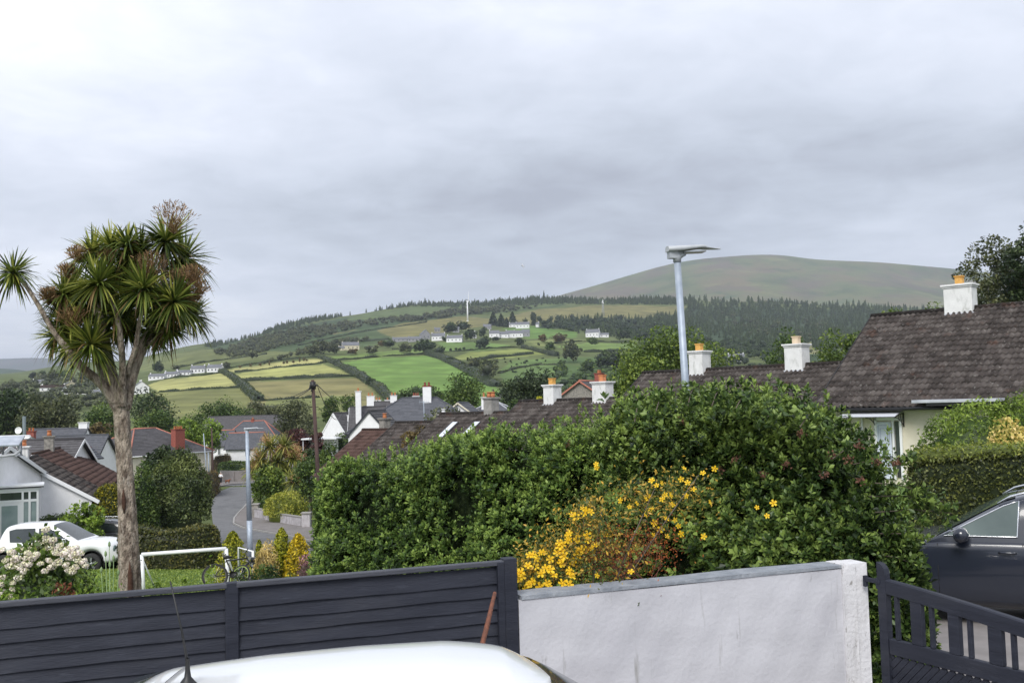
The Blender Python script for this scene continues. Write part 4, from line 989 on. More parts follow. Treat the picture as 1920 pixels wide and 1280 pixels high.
heads = [(24, 512, -.3, 66, 70), (314, 462, .1, 88, 105), (352, 492, .5, 80, 95), (208, 472, -.1, 66, 85), (240, 468, -.2, 62, 80), (266, 480, .1, 66, 85), (170, 482, -.1, 68, 85), (366, 600, .2, 60, 80), (100, 640, .2, 56, 60), (150, 560, .3, 62, 80), (240, 625, .3, 60, 80), (288, 632, .4, 60, 80), (192, 575, .4, 64, 80), (255, 520, .5, 60, 70), (215, 600, -.2, 54, 70), (183, 540, -.55, 76, 105), (132, 545, .3, 66, 80), (112, 560, -.1, 64, 75),
         (272, 552, -.5, 80, 120), (330, 575, -.4, 78, 120), (350, 562, .3, 60, 80), (305, 600, .3, 70, 90), (110, 600, .3, 60, 75), (128, 618, .1, 66, 85), (160, 600, .4, 68, 85), (168, 655, -.35, 78, 130), (130, 660, .0, 58, 80), (215, 540, .5, 75, 90),
         (240, 590, .6, 72, 80), (200, 620, .5, 66, 80), (320, 625, .1, 68, 95), (285, 560, .6, 70, 80), (230, 520, .2, 66, 80), (345, 520, .6, 58, 60)]
parts_g = []
for i, (x, y, dy, rp_, n) in enumerate(heads):
    if i: x = 232 + (x - 232) * .95; y -= 8
    C = np.array(PP(x, y, dy)); L = rp_ / FPX * PY_ * .86; n = int(n * 1.95)
    up = (-.4, 0, 1) if i == 0 else (.34 * rng.randn(), .3 * rng.randn(), 1)
    if y > 640 and i == 17: up = (-.2, -.3, .25)
    pr = [sword_head(C, n, L, rng, up)]
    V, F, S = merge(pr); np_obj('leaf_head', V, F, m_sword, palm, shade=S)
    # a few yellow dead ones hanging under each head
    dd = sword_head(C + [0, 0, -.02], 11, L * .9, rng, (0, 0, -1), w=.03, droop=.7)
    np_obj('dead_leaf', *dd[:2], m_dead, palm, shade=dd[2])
pans = [(326, 415, 36, 40), (204, 486, 18, 20), (128, 512, 18, 18), (285, 508, 34, 40), (338, 530, 24, 26), (372, 548, 20, 24), (365, 520, 22, 26), (135, 600, 26, 26), (148, 482, 20, 22), (282, 520, 26, 30), (92, 560, 18, 22), (350, 570, 26, 18)]
for i, (x, y, rx_, ry_) in enumerate(pans):
    C = np.array(PP(x, y + ry_ * .6, -.25)); n = 430; ax = nrm(rng.normal(size=(n, 3)) * [.45, .45, .3] + [0, -.15, 1]); ln = ry_ * 1.5 / FPX * PY_ * rng.rand(n) ** .6
    P = C + ax * ln[:, None] * [rx_ / ry_, 1, 1]
    t = nrm(ax + rng.normal(size=(n, 3)) * .35); w = nrm(np.cross(t, rng.normal(size=(n, 3)))) * .006; s = .055
    V = np.stack([P - w, P + w, P + t * s + w * .6, P + t * s - w * .6], 1).reshape(-1, 3); q_ = max(1, n // 6); C2 = np.tile(C, (n, 1)); V2 = np.stack([C2 - w * .3, C2 + w * .3, P + w * .25, P - w * .25], 1)[::5].reshape(-1, 3); V = np.concatenate([V, V2]); np_obj('seed_head', V, np.arange(len(V)).reshape(-1, 4), m_pan, palm, shade=rng.rand(len(V) // 4))
# ------------------------------------------------------------------ tiled roofs and houses
roof_tile = mat('roof_tile', (.026, .022, .020), (.112, .098, .090), scale=2.4, rough=.9, bump=.5, bscale=40, shade=True, c3=(.058, .049, .045), spec=.15,
                stains=[((.30, .29, .27), 6.5, .60, .70, .60, (1.5, 1.5, 1.5)), ((.10, .045, .028), 1.1, .60, .76, .6), ((.33, .32, .29), 22, .70, .76, .75)])
roof_red = mat('roof_tile_brown', (.040, .025, .020), (.100, .064, .052), scale=2.4, rough=.9, bump=.4, bscale=30, shade=True, c3=(.090, .055, .047), spec=.15, stains=[((.2, .17, .15), 6, .62, .74, .4)])
slate = mat('slate', (.062, .066, .078), (.110, .113, .128), scale=5, rough=.75, bump=.5, bscale=14, shade=True, c3=(.084, .088, .102), stains=[((.17, .14, .09), 1.2, .64, .78, .5)])
slate_d = mat('dark_slate', (.055, .052, .055), (.105, .10, .105), scale=5, rough=.8, bump=.5, bscale=14, shade=True, c3=(.08, .076, .08))
cream = mat('cream_render', (.62, .57, .45), (.70, .65, .53), scale=2, rough=.9, bump=.3, bscale=60, stains=[((.45, .42, .34), 1.5, .6, .8, .4)])
brick = mat('red_brick', (.22, .06, .045), (.30, .09, .065), scale=8, rough=.9, bump=.5, bscale=30)
terra = mat('terracotta', (.42, .14, .06), (.55, .22, .09), scale=10, rough=.8, stains=[((.25, .22, .12), 12, .6, .7, .6)])
redridge = mat('red_ridge_tile', (.36, .13, .09), (.44, .18, .13), scale=6, rough=.85)
stone = mat('grey_stone', (.16, .15, .135), (.30, .28, .25), scale=6, rough=.95, bump=.8, bscale=14)
lead = mat('lead', (.34, .35, .38), (.42, .43, .46), scale=5, rough=.6)
ochre = mat('ochre_pot', (.50, .24, .05), (.62, .36, .10), scale=12, rough=.85)
roof_w = mat('weathered_white', (.66, .66, .65), (.74, .74, .73), scale=3, rough=.85, bump=.6, bscale=25, stains=[((.30, .31, .28), 5, .54, .70, .55, (1, 1, .4)), ((.14, .14, .12), 18, .64, .72, .5)])
def roof_slope(parent, name, o, a, d, L, S, m, gauge=.345, tile=.30, det=True, amp=.052, lift=.030, seed=1, trap=(0, 0)):
    """o ridge start, a unit along ridge, d unit down slope. real stepped courses; trap = how much each side flares towards the eave (hips)"""
    o, a, d = Vector(o), Vector(a), Vector(d); n = a.cross(d); n = n if n.z > 0 else -n
    rng = np.random.RandomState(seed); nc = max(1, round(S / gauge)); g = S / nc
    step = (tile / 8) if det else tile; ux = np.arange(0, L + step * .5, step)
    if trap != (0, 0): ux = np.linspace(0, 1, max(4, int(L / (tile if not det else tile / 4))))
    V = []; F = []; Sh = []
    prof = (lambda u: amp * np.abs(np.sin(np.pi * u / tile * 1.5)) ** 2.2) if det else (lambda u: 0 * u)
    for c in range(nc):
        shc = None; rows = []
        for (s, z) in ((c * g - (.0 if c == 0 else .03), .0), (c * g + g * .5, lift * .5), ((c + 1) * g, lift), ((c + 1) * g, lift - .022)):
            if trap == (0, 0): u = ux
            else: x0 = -trap[0] * s / S; x1 = L + trap[1] * s / S; u = x0 + (x1 - x0) * ux
            sg = s + (.006 * np.sin(u * 9.7 + c * 5.1) + .004 * np.sin(u * 23.1 + c))
            sag = -.012 * np.sin(u * .9 + c * .2)
            P = np.array(o)[None] + np.array(a)[None] * u[:, None] + np.array(d)[None] * sg[:, None] + np.array(n)[None] * (z + prof(u) + sag)[:, None]
            rows.append(P)
        b = len(V) and sum(len(v) for v in V) or 0; nu = len(ux)
        V.append(np.concatenate(rows))
        ii, jj = np.meshgrid(np.arange(3), np.arange(nu - 1), indexing='ij'); q = (ii * nu + jj).ravel() + b
        F.append(np.stack([q, q + 1, q + nu + 1, q + nu], 1))
        tid = ((np.arange(nu - 1) * (ux[1] - ux[0]) * (1 if trap == (0, 0) else L)) / tile + (c % 2) * .5).astype(int)
        tv = rng.rand(tid.max() + 1); tv = np.clip(.5 + (tv - .5) * .30, 0, 1); Sh.append(np.tile(tv[tid], 3))
    o_ = np_obj(name, np.concatenate(V), np.concatenate(F), m, parent, shade=np.concatenate(Sh)); return o_
def chimney(parent, x, y, z0, z1, w, d, m, pots=1, potm=None, cap=True, flash=None, potmode='pot', pot_h=.34, capm=None):
    c = MB(); c.box((x, y, (z0 + z1) / 2), (w, d, z1 - z0)); ch = c.build('chimney', m, parent, bevel=.01)
    if cap:
        q = MB(); q.box((x, y, z1 + .035), (w + .07, d + .07, .065)); q.box((x, y, z1 + .104), (w + .16, d + .16, .07)); q.build('chimney_cap', capm or m, ch, bevel=.008); zt = z1 + .14
    else: zt = z1
    for k in range(pots):
        px_ = x + (k - (pots - 1) / 2) * w / max(1, pots) * .95
        q = MB()
        if potmode == 'block': q.box((px_, y, zt + pot_h * .42), (.26, .26, pot_h * .84)); q.box((px_, y, zt + pot_h * .9), (.31, .31, .05))
        else: q.lathe([(.001, 0), (.13, 0), (.115, pot_h * .5), (.10, pot_h * .85), (.135, pot_h * .87), (.135, pot_h), (.09, pot_h), (.085, pot_h * .6)], (px_, y, zt), 12)
        q.build('chimney_pot', potm or terra, ch)
    if flash is not None:
        q = MB(); q.add([(x - w / 2 - .16, y - d / 2 - .1, flash + .02), (x + w / 2 + .16, y - d / 2 - .1, flash + .02), (x + w / 2 + .05, y - d / 2 - .005, flash + .17), (x - w / 2 - .05, y - d / 2 - .005, flash + .17),
                         (x - w / 2 - .16, y - d / 2 - .42, flash - .16), (x + w / 2 + .08, y - d / 2 - .42, flash - .16)], [(0, 1, 2, 3), (4, 5, 1, 0)]); q.build('flashing', lead, ch)
    return ch
def window(parent, c, w, h, nrm_, frame=None, pane=None, bars=1, depth=.05):
    """c centre, nrm_ outward unit normal (horizontal)"""
    n = Vector(nrm_).normalized(); a = Vector((-n.y, n.x, 0)); c = Vector(c)
    f = MB(); t = max(.05, w * .055)
    for s in (-1, 1): f.bar(c + a * s * (w / 2 - t / 2) + Vector((0, 0, -h / 2)) + n * .012, c + a * s * (w / 2 - t / 2) + Vector((0, 0, h / 2)) + n * .012, t, depth, up=n)
    for s in (-1, 1): f.bar(c - a * (w / 2 - t) + Vector((0, 0, s * (h / 2 - t / 2))) + n * .012, c + a * (w / 2 - t) + Vector((0, 0, s * (h / 2 - t / 2))) + n * .012, depth, t, up=(0, 0, 1))
    for k in range(bars):
        x = (k + 1) / (bars + 1) - .5; f.bar(c + a * x * (w - t) + Vector((0, 0, -h / 2 + t)) + n * .012, c + a * x * (w - t) + Vector((0, 0, h / 2 - t)) + n * .012, t * .8, depth, up=n)
    fo = f.build('window', frame or pvc, parent)
    g = MB(); hw, hh = w / 2 - t * .5, h / 2 - t * .5
    g.add([c + a * -hw + Vector((0, 0, -hh)) + n * .006, c + a * hw + Vector((0, 0, -hh)) + n * .006, c + a * hw + Vector((0, 0, hh)) + n * .006, c + a * -hw + Vector((0, 0, hh)) + n * .006], [(0, 1, 2, 3)])
    g.build('pane', pane or glass_d, fo)
def house(label, loc, rz, L, Wd, wh, rise, wallm=None, roofm=None, kind='gable', over=.3, eave=.35, det=False, name='house', cat='house', group=None, chims=(), wins=(), ridge=None, barge=None, foot=2.5, gauge=.3, tile=.3, gabm=None, seed=1, fascia=None):
    """loc: centre at floor level. local x along the ridge, -y the front"""
    wallm = wallm or white; roofm = roofm or slate
    t = thing(name, loc, label, cat, group, rz); hl, hw = L / 2, Wd / 2
    w = MB(); B = [(-hl, -hw, -foot), (hl, -hw, -foot), (hl, hw, -foot), (-hl, hw, -foot)]; T = [(p[0], p[1], wh) for p in B]
    w.add(B + T, [(0, 1, 5, 4), (1, 2, 6, 5), (2, 3, 7, 6), (3, 0, 4, 7)])
    if kind == 'gable':
        for s in (-1, 1): w.add([(s * hl, -hw, wh), (s * hl, hw, wh), (s * hl, 0, wh + rise * .985)], [(0, 1, 2)])
    w.build('wall', wallm, t)
    sl = math.hypot(hw, rise); k = (hw + eave) / hw; S = sl * k
    a = Vector((1, 0, 0)); rt = wh + rise + .03
    if kind == 'gable':
        for sgn in (-1, 1):
            d = Vector((0, sgn * hw, -rise)).normalized()
            roof_slope(t, 'roof', (-hl - over, 0, rt), a, d, L + 2 * over, S, roofm, gauge, tile, det, seed=seed)
        soff = MB()
        for sgn in (-1, 1):
            soff.prism([(-hl - over, 0, rt - .02), (hl + over, 0, rt - .02), (hl + over, sgn * (hw + eave - .02), rt - .03 - rise * k), (-hl - over, sgn * (hw + eave - .02), rt - .03 - rise * k)], (0, 0, -.07))
        soff.build('roof_deck', fascia or black, t)
    else:
        hip = min(hl * .98, hw * 1.0) if kind == 'hip' else hw * .5
        rl = max(0.05, 2 * hl - 2 * hip)
        ex = eave * 1.0
        for sgn in (-1, 1):
            d = Vector((0, sgn * hw, -rise)).normalized(); roof_slope(t, 'roof', (-rl / 2, 0, rt), a, d, rl, S, roofm, gauge, tile, det, seed=seed, trap=(hip * k, hip * k))
        for sgn in (-1, 1):
            d = Vector((sgn * hip, 0, -rise)).normalized(); S2 = math.hypot(hip, rise) * k
            roof_slope(t, 'roof', (sgn * rl / 2, 0, rt), Vector((0, 1, 0)), d, .001, S2, roofm, gauge, tile, det, seed=seed + 2, trap=((hw + eave), (hw + eave)))
        so = MB(); zz = rt - rise * k - .03; so.box((0, 0, zz - .03), (2 * (hip * k) + rl - .04, 2 * (hw + eave) - .04, .06)); so.build('soffit', fascia or pvc, t)
    rm = MB(); rmat = ridge or roofm
    if kind == 'gable': rm.tube([(-hl - over, 0, rt + .0), (hl + over, 0, rt + .0)], .11, 10)
    else:
        rm.tube([(-rl / 2, 0, rt), (rl / 2, 0, rt)], .11, 8)
        for sx in (-1, 1):
            for sy in (-1, 1): rm.tube([(sx * rl / 2, 0, rt), (sx * (rl / 2 + hip * k), sy * (hw + eave), rt - rise * k + .03)], .10, 8)
    n_ = len(rm.v); r_ = np_obj('ridge_tiles', np.zeros((3, 3)), [[0, 1, 2]], rmat, t) if False else rm.build('ridge_tiles', rmat, t)
    if kind == 'gable':
        b = MB()
        for sx in (-1, 1):
            for sgn in (-1, 1): b.bar((sx * (hl + over + .012), 0, rt - .07), (sx * (hl + over + .012), sgn * (hw + eave), rt - rise * k - .07), .03, .17)
        b.build('bargeboard', barge or pvc, t)
    g = MB()
    for sgn in (-1, 1):
        xl = hl + over if kind == 'gable' else rl / 2 + hip * k
        g.tube([(-xl, sgn * (hw + eave + .05), rt - rise * k - .04), (xl, sgn * (hw + eave + .05), rt - rise * k - .04)], .055, 8)
    g.build('gutter', fascia or black, t)
    for c in chims: chimney(t, *c[:2], **c[2])
    for w_ in wins: window(t, *w_)
    return t
# ---- the row of bungalows: one ridge line stepping down the hill
ang = math.atan2(-SD.y, -SD.x)
def bung(label, t0, t1, zr, rise, chims, det, seed, wallm=cream, zfloor=None, extra_over=.0, half=5.0, wins=(), roofm=None):
    c = row_pt((t0 + t1) / 2); wh = 2.35; zf = zr - rise - wh - .03
    L = (t1 - t0) - .3
    return house(label, (c.x, c.y, zf), ang, L, half * 2, wh, rise, wallm, roofm or roof_tile, det=det, over=.15, eave=.5, chims=chims, seed=seed, gauge=.345, name='bungalow', cat='bungalow', wins=wins, fascia=black, barge=black, tile=.30)
def cz(zr, rise, yo): return rise
RH = 3.28
def chi(x, top_over, w=1.0, d=.62, y=0.0, **k):   # chimney given by height over the ridge
    return (x, y, dict(z0=2.35 + RH - 1.2, z1=2.35 + RH + top_over, w=w, d=d, m=roof_w, flash=2.35 + RH - .12 - (d / 2) * .6, **k))
h1 = bung('nearest and highest bungalow of the row with a cream wall and a white front door', -15, 0, 3.2, RH, [chi(-4.03, .82, w=1.02, d=.62, potmode='block', potm=ochre)], True, 3)
h2 = bung('second bungalow of the row with two white chimneys behind the tall street lamp', 0, 11.3, 1.38, RH, [chi(-2.45, .78, w=.72, d=.72, potmode='block', potm=ochre), chi(2.55 - .2, .80, w=.80, d=.72, potmode='block', potm=mat('pale_pot', (.55, .42, .28), (.62, .5, .36), rough=.85))], True, 5)
h3 = bung('third bungalow down the row with two white chimneys above the middle of the green hedge', 11.3, 19.4, .2, RH, [chi(-1.7, .72, w=.68, d=.66, potmode='block', potm=ochre), chi(1.6, .76, w=.84, d=.66, potmode='block', potm=terra)], True, 7)
h4 = bung('fourth bungalow down the row with two skylights in its brown tiled roof', 19.4, 25.6, -.38, RH, [(.9, 0.1, dict(z0=4, z1=2.35 + RH + .75, w=.62, d=.6, m=concrete, pots=2, pot_h=.3, flash=2.35 + RH - .3))], True, 9)
h5 = bung('fifth bungalow down the row, its dark tiled roof partly hidden by a brown bush', 25.6, 29.6, -.85, RH, [], True, 11)
h6 = bung('lowest bungalow of the row with a dark stub chimney beyond the left of the hedge', 29.6, 32.8, -1.28, 2.3, [(.2, .3, dict(z0=3.3, z1=2.35 + 2.3 + .6, w=.5, d=.5, m=stone, pots=1, pot_h=.3, flash=2.35 + 2.3 - .3))], True, 13, roofm=roof_red, half=3.4)
# skylights on the fourth roof
def on_front(h, x, s, up=.05):      # local point on the front slope, s metres down from the ridge
    dd = Vector((0, -5.0, -RH)).normalized(); nn = Vector((0, -RH, 5.0)).normalized(); return Vector((x, 0, 2.35 + RH + .03)) + dd * s + nn * up
m_sky = mat('skylight_glass', (.55, .58, .62), (.65, .68, .72), scale=2, rough=.12, spec=.8)
for x in (-1.0, .75):
    q = MB(); a, b = on_front(h4, x, .95, .07), on_front(h4, x, 2.35, .07); q.bar(a, b, .42, .06); w_ = q.build('skylight', m_sky, h4, bevel=.01)
    q = MB(); 
    for dx in (-.25, .25): q.bar(a + Vector((dx, 0, 0)), b + Vector((dx, 0, 0)), .07, .09)
    q.build('skylight_frame', slate_d, w_)
# front door, canopy and flat roofed bay of the nearest bungalow
hx = lambda s: s - 7.5 + .0   # s metres right of the upper gable (t=-s)
def h1x(px, yl=-5.0):      # local x on the wall plane for a picture column
    u = ray(px, 800).x; o_ = h1.location; c, s = math.cos(ang), math.sin(ang)
    # world = o + R*(x, yl)
    return ((o_.y * u - o_.x) + (c and 0) + (yl * (c * u) - yl * (-s))) / (c - s * u)
d0, d1 = h1x(1641), h1x(1692)
door_w = d1 - d0
q = MB(); yv = -5.02; f_ = MB()
zt = 2.12
f_.bar((d0 + .04, yv - .03, 0), (d0 + .04, yv - .03, zt), .08, .08, up=(0, 1, 0)); f_.bar((d1 - .04, yv - .03, 0), (d1 - .04, yv - .03, zt), .08, .08, up=(0, 1, 0)); f_.bar((d0, yv - .03, zt - .04), (d1, yv - .03, zt - .04), .08, .09)
side = d1 - .30; f_.bar((side, yv - .03, 0), (side, yv - .03, zt - .08), .07, .08, up=(0, 1, 0))
fd = f_.build('front_door', pvc, h1)
q.box(((d0 + side) / 2 + .0, yv - .02, zt / 2 - .06), (side - d0 - .15, .05, zt - .16)); q.build('door_leaf', mat('door_blue_white', (.60, .65, .74), rough=.45), fd, bevel=.01)
q = MB()
cxd = (d0 + side) / 2; ww = (side - d0) * .30
for (xx, zz_, w2, h2_) in ((cxd, 1.55, ww * 1.9, .62), (cxd, .55, ww * 1.9, .7)):
    for k_, (sx, sz) in enumerate(((1, 1), (.66, .66))): 
        a_, b_ = w2 * sx / 2, h2_ * sz / 2
        for p0, p1 in (((-a_, -b_), (a_, -b_)), ((a_, -b_), (a_, b_)), ((a_, b_), (-a_, b_)), ((-a_, b_), (-a_, -b_))): q.bar((xx + p0[0], yv - .048, zz_ + p0[1]), (xx + p1[0], yv - .048, zz_ + p1[1]), .022, .022, up=(0, 1, 0))
q.build('door_moulding', mat('door_groove', (.42, .46, .56), rough=.5), fd)
q = MB(); q.box((cxd + .02, yv - .06, 1.08), (.05, .03, .14)); q.lathe([(.02, 0), (.03, .02), (.01, .03)], (cxd + .02, yv - .08, 1.12), 8); q.build('door_knocker', black, fd)
q = MB(); q.box(((side + d1) / 2, yv - .01, zt / 2 - .02), (d1 - side - .12, .02, zt - .2)); q.build('side_light', glass_d, fd)
cn = MB(); c0, c1 = h1x(1592), h1x(1697)
rows = [[(x, -5.0 - .85 * t_, 2.33 - .16 * t_ ** 1.7) for x in (c0, c1)] for t_ in np.linspace(0, 1, 8)]
cn.grid(rows); cn.grid([[(p[0], p[1], p[2] + .02) for p in r_] for r_ in rows]); can = cn.build('door_canopy', mat('canopy_sheet', (.62, .64, .68), rough=.3), h1)
for x in (c0 + .05, (d0 + .03), c1 - .03):
    q = MB(); q.tube([(x, -5.02, 2.30), (x, -5.02, 1.82)], .022, 6); q.tube([(x, -5.02, 2.28), (x, -5.4, 2.25), (x, -5.82, 2.15)], .02, 6); q.tube([(x, -5.03, 1.85), (x, -5.2, 1.98), (x, -5.5, 2.12), (x, -5.8, 2.15)], .017, 6)
    for k in range(4): y_ = -5.12 - .14 * k; q.tube([(x, y_, 2.27 - .01 * k), (x, y_ - .06, 1.96 + .07 * k)], .011, 5)
    q.build('canopy_bracket', black, can)
q = MB(); b0, b1 = h1x(1722, -5.6), h1x(1880, -5.6); q.box(((b0 + b1) / 2, -5.35, 2.50), (b1 - b0, 1.5, .10)); q.build('flat_bay_roof', mat('roof_felt', (.36, .38, .42), (.48, .50, .54), scale=3, rough=.7), h1, bevel=.01)
q = MB(); q.box(((b0 + b1) / 2 + .2, -5.35, 2.40), (b1 - b0 - .5, 1.4, .10)); q.build('bay_fascia', black, h1)
q = MB(); q.tube([(h1x(1618), -5.06, 2.2), (h1x(1618), -5.06, -.5)], .035, 8); q.build('downpipe', pvc, h1)
fd.location = (0, 0, -.42); can.location = (0, 0, -.43)
for o_ in h1.children:
    if o_.name.startswith(('flat_bay', 'bay_fascia')): o_.location.z = -.26
# ------------------------------------------------------------------ village houses below
def HP(label, px, pyr, Y, rz, L, Wd, rise, wh=2.5, **k):
    p = W(px, pyr, Y); return house(label, (p.x, p.y, p.z - wh - rise - .05), R(rz), L, Wd, wh, rise, foot=5, **k)
def ch(x, y, ridge, up, w, d, m, **k): return (x, y, dict(z0=ridge - 1.0, z1=ridge + up, w=w, d=d, m=m, **k))
whitec = mat('white_chimney', (.72, .72, .73), (.78, .78, .79), scale=3, rough=.8)
blackb = mat('black_bargeboard', (.02, .022, .03), rough=.6)
# left: white gable house in two steps (front projection and main roof behind)
rzL = math.degrees(math.atan2(12.6, -4))
dL = Vector((-4, 12.6, 0)).normalized(); fr = W(40, 864, 47)
c = fr + dL * 2.2
hA = house('white gabled house end with a white ridge chimney in front of the brown tiled roof', (c.x, c.y, fr.z - 1.85 - 2.4), R(rzL), 4.6, 6.2, 2.4, 1.85, white, roof_tile, over=.15, eave=.35, foot=3, chims=[(-1.55, 0, dict(z0=3.2, z1=2.4 + 1.85 + .55, w=.42, d=.42, m=roof_w, pot_h=.28))], gauge=.34, det=True)
fr2 = W(62, 853, 52.0); c = fr2 + dL * 6.4
hB = house('house with a reddish brown tiled roof and white bargeboard beside the palm trunk', (c.x, c.y, fr2.z - 1.9 - 2.4), R(rzL), 12.6, 6.4, 2.4, 1.9, white, roof_red, over=.15, eave=.35, foot=3, chims=[(-.6, 0, dict(z0=3.2, z1=2.4 + 1.9 + .75, w=.5, d=.5, m=stone, pot_h=.32))], gauge=.34, det=True)
# far left: porch with glass door, eaves with solar panels
pm = mat('porch_white', (.72, .73, .74), rough=.5)
pp = W(30, 984, 43); por = thing('glazed_porch', (pp.x, pp.y, pp.z - 1.0), 'white glazed porch with a flat roof at the far left behind the white pickup', 'porch', rz=R(25)); por.scale = (.84, .84, .84)
q = MB(); q.box((0, .9, 3.02), (2.3, 2.0, .10)); q.box((.05, .9, 3.17), (2.5, 2.1, .12)); q.build('flat_roof', pvc, por, bevel=.01)
q = MB(); q.box((.08, -.14, 3.105), (2.42, .06, .06)); q.build('roof_edge', black, por)
q = MB(); q.box((0, 1.8, 1.45), (2.1, .1, 3.0)); q.box((-1.0, .9, 1.45), (.1, 1.8, 3.0)); q.build('porch_wall', pm, por)
q = MB()
for x in (-1.02, -.12 - .78, .30, .62, 1.0): q.box((x, 0, 1.45), (.10, .10, 2.95))
for z in (2.92, 2.42): q.box((0, 0, z), (2.1, .09, .12))
q.build('porch_frame', pvc, por)
q = MB(); q.box((-.3, .02, 1.2), (1.12, .06, 2.4)); dr = q.build('porch_door', pvc, por); q = MB(); q.box((-.3, -.02, 1.25), (.74, .02, 1.9)); q.build('door_glass', glass_l, dr)
for x, w_ in ((-.55, .85), (.05, .6), (.45, .26), (.8, .3)):
    q = MB(); q.box((x, .03, 2.67), (w_, .02, .4)); q.build('transom_glass', glass_d, por)
for x in (.45, .81): q = MB(); q.box((x, .03, 1.3), (.24, .02, 2.1)); q.build('side_glass', glass_l, por)
HP('white bungalow with pale gutter cut by the left edge of the photo', -150, 840, 43, 4, 7.2, 8, 1.4, wh=2.6, roofm=roof_tile, det=True, wallm=white, over=.2)
p = W(12, 850, 40.5); t = thing('solar_panel_rack', p, 'tilted solar water panel on a grey frame at the left edge above the porch', 'solar panel', rz=R(10))
q = MB(); q.box((-.3, .3, .5), (1.6, .9, .06), M=Matrix.Rotation(R(24), 3, 'X')); q.build('panel', mat('solar_glass', (.30, .33, .38), (.42, .45, .5), scale=3, rough=.15), t)
q = MB(); 
for x in (-.95, -.3, .4): q.tube([(x, 0, .35), (x, .6, -.1), (x, .6, .62)], .03, 6); q.tube([(x, -.1, -.1), (x, .7, -.1)], .03, 6)
q.tube([(.45, .1, .3), (.5, .1, .1), (.3, .1, -.05), (-.3, .1, -.12)], .06, 8); q.build('frame', lead, t)
HP('dark roofed house at the left edge behind the white chimney', 10, 826, 62, 6, 9, 7, 2.0, roofm=slate_d, wallm=white)
HP('small white dormer roof at the far left above the dark roof', 22, 818, 70, 0, 2.0, 3, .5, roofm=mat('white_flat', (.7, .7, .7), rough=.6), wallm=pvc)
# grey slate houses
HP('grey slate roofed house with a white chimney left of the palm trunk', 112, 803, 112, 4, 5.6, 8.4, 2.6, roofm=slate, barge=blackb, chims=[ch(2.6, .2, 5.1, .55, .95, .7, whitec, pots=0), ch(-1.9, -3.0, 3.9, .95, .75, .65, brick, pots=2, pot_h=.35)])
HP('lower slate house with small white gables just left of the palm trunk', 150, 815.5, 104, 3, 5.4, 7.0, 2.6, roofm=slate, barge=blackb)
t = HP('small white cross gable with black bargeboards in front of the slate roofs', 138, 827, 99, 88, 3.2, 3.6, 1.5, roofm=slate, barge=blackb)
HP('small white cross gable beside the brick chimney', 88, 824, 106, 88, 2.0, 2.4, .9, roofm=slate, barge=blackb)
# hipped house with red chimneys
HP('cream hipped house with red ridge tiles and two red brick chimneys behind the trunk', 272, 802.5, 126, 62, 13.0, 9.6, 3.0, wh=2.9, kind='hip', roofm=slate_d, wallm=cream, ridge=redridge, fascia=pvc,
   chims=[ch(1.7, -4.0, 4.2, 1.4, 1.55, .8, brick, pots=4, pot_h=.35), ch(-.5, 4.1, 4.0, 1.9, .8, .75, brick, pots=1)], wins=[((-6.53, .9, 1.6), 1.6, 1.35, (-1, 0, 0)), ((-6.53, -2.4, 1.6), 1.6, 1.35, (-1, 0, 0)), ((2, -4.83, 1.6), 1.4, 1.3, (0, -1, 0))])
# red ridged house right of the junction
HP('white house with low slate wing and red ridges behind the street lamp', 463, 810.5, 176, -2, 5.8, 5.6, 2.5, roofm=slate, ridge=redridge, barge=blackb, fascia=blackb, wins=[((1.0, -2.82, 1.5), 1.0, 1.1, (0, -1, 0))])
HP('small white wing with a tall narrow window at the junction', 423, 806, 181, -2, 2.9, 5.4, 2.5, roofm=slate, ridge=redridge, barge=blackb, wins=[((-.3, -2.72, 1.5), .5, 1.6, (0, -1, 0))])
HP('taller slate roof with red ridge tiles behind the low wing', 476, 788.5, 186, -2, 9.4, 5.4, 2.7, kind='hip', roofm=slate, ridge=redridge, chims=[ch(-.2, 0, 5.2, .25, .5, .5, brick, pots=1, pot_h=.3)])
HP('long dark grey roof with a white gable end behind the red ridged house', 458, 779, 212, -3, 15, 9, 3.1, roofm=slate_d)
HP('short dark roof with a white gable beside the long dark roof', 544, 784.5, 206, -12, 4.8, 8.2, 3.0, roofm=slate_d)
# middle cluster
HP('steep white gable house with a small white chimney right of the dark telegraph pole', 646, 773, 150, 58, 5.0, 4.6, 3.0, wh=1.4, roofm=slate_d, over=.05, eave=.05, chims=[ch(-.2, -1.2, 3.2, .7, .55, .5, whitec, pots=1, pot_h=.3)])
HP('brown slate roof beside the tall slim white chimney', 690, 762, 140, 3, 4.6, 6, 3.2, wh=1.5, roofm=slate_d, chims=[ch(-1.15, -1.9, 3.2, 3.6, .75, .6, whitec, pots=1, pot_h=.45, potm=terra)])
HP('white gable with black bargeboards in front of the big slate roof', 707, 768.5, 104, 82, 6.0, 4.2, 2.3, wh=1.4, roofm=slate_d, barge=blackb, over=.15)
HP('big grey slate hipped roof with a tall white chimney in the middle of the village', 786, 745, 114, 2, 15.0, 11.0, 3.6, wh=2.2, kind='hip', roofm=slate, chims=[ch(.95, -.6, 5.8, 1.25, .95, .8, whitec, pots=2, potm=brick, pot_h=.4, capm=brick)], wins=[])
HP('hidden house whose white chimney with two red pots shows above the slate roofs', 694, 764, 175, 10, 7, 7, 2.5, roofm=slate_d, chims=[ch(.1, 0, 5, 2.0, 1.35, .8, whitec, pots=2, pot_h=.55)])
HP('white chimneyed house furthest back behind the middle slate roof', 718, 760, 190, 8, 7, 7, 2.0, roofm=slate_d, chims=[ch(-.9, 0, 4.5, 1.0, 1.1, .8, whitec, pots=2, pot_h=.5), ch(.9, 0, 4.5, 1.0, 1.1, .8, whitec, pots=1, pot_h=.4)])
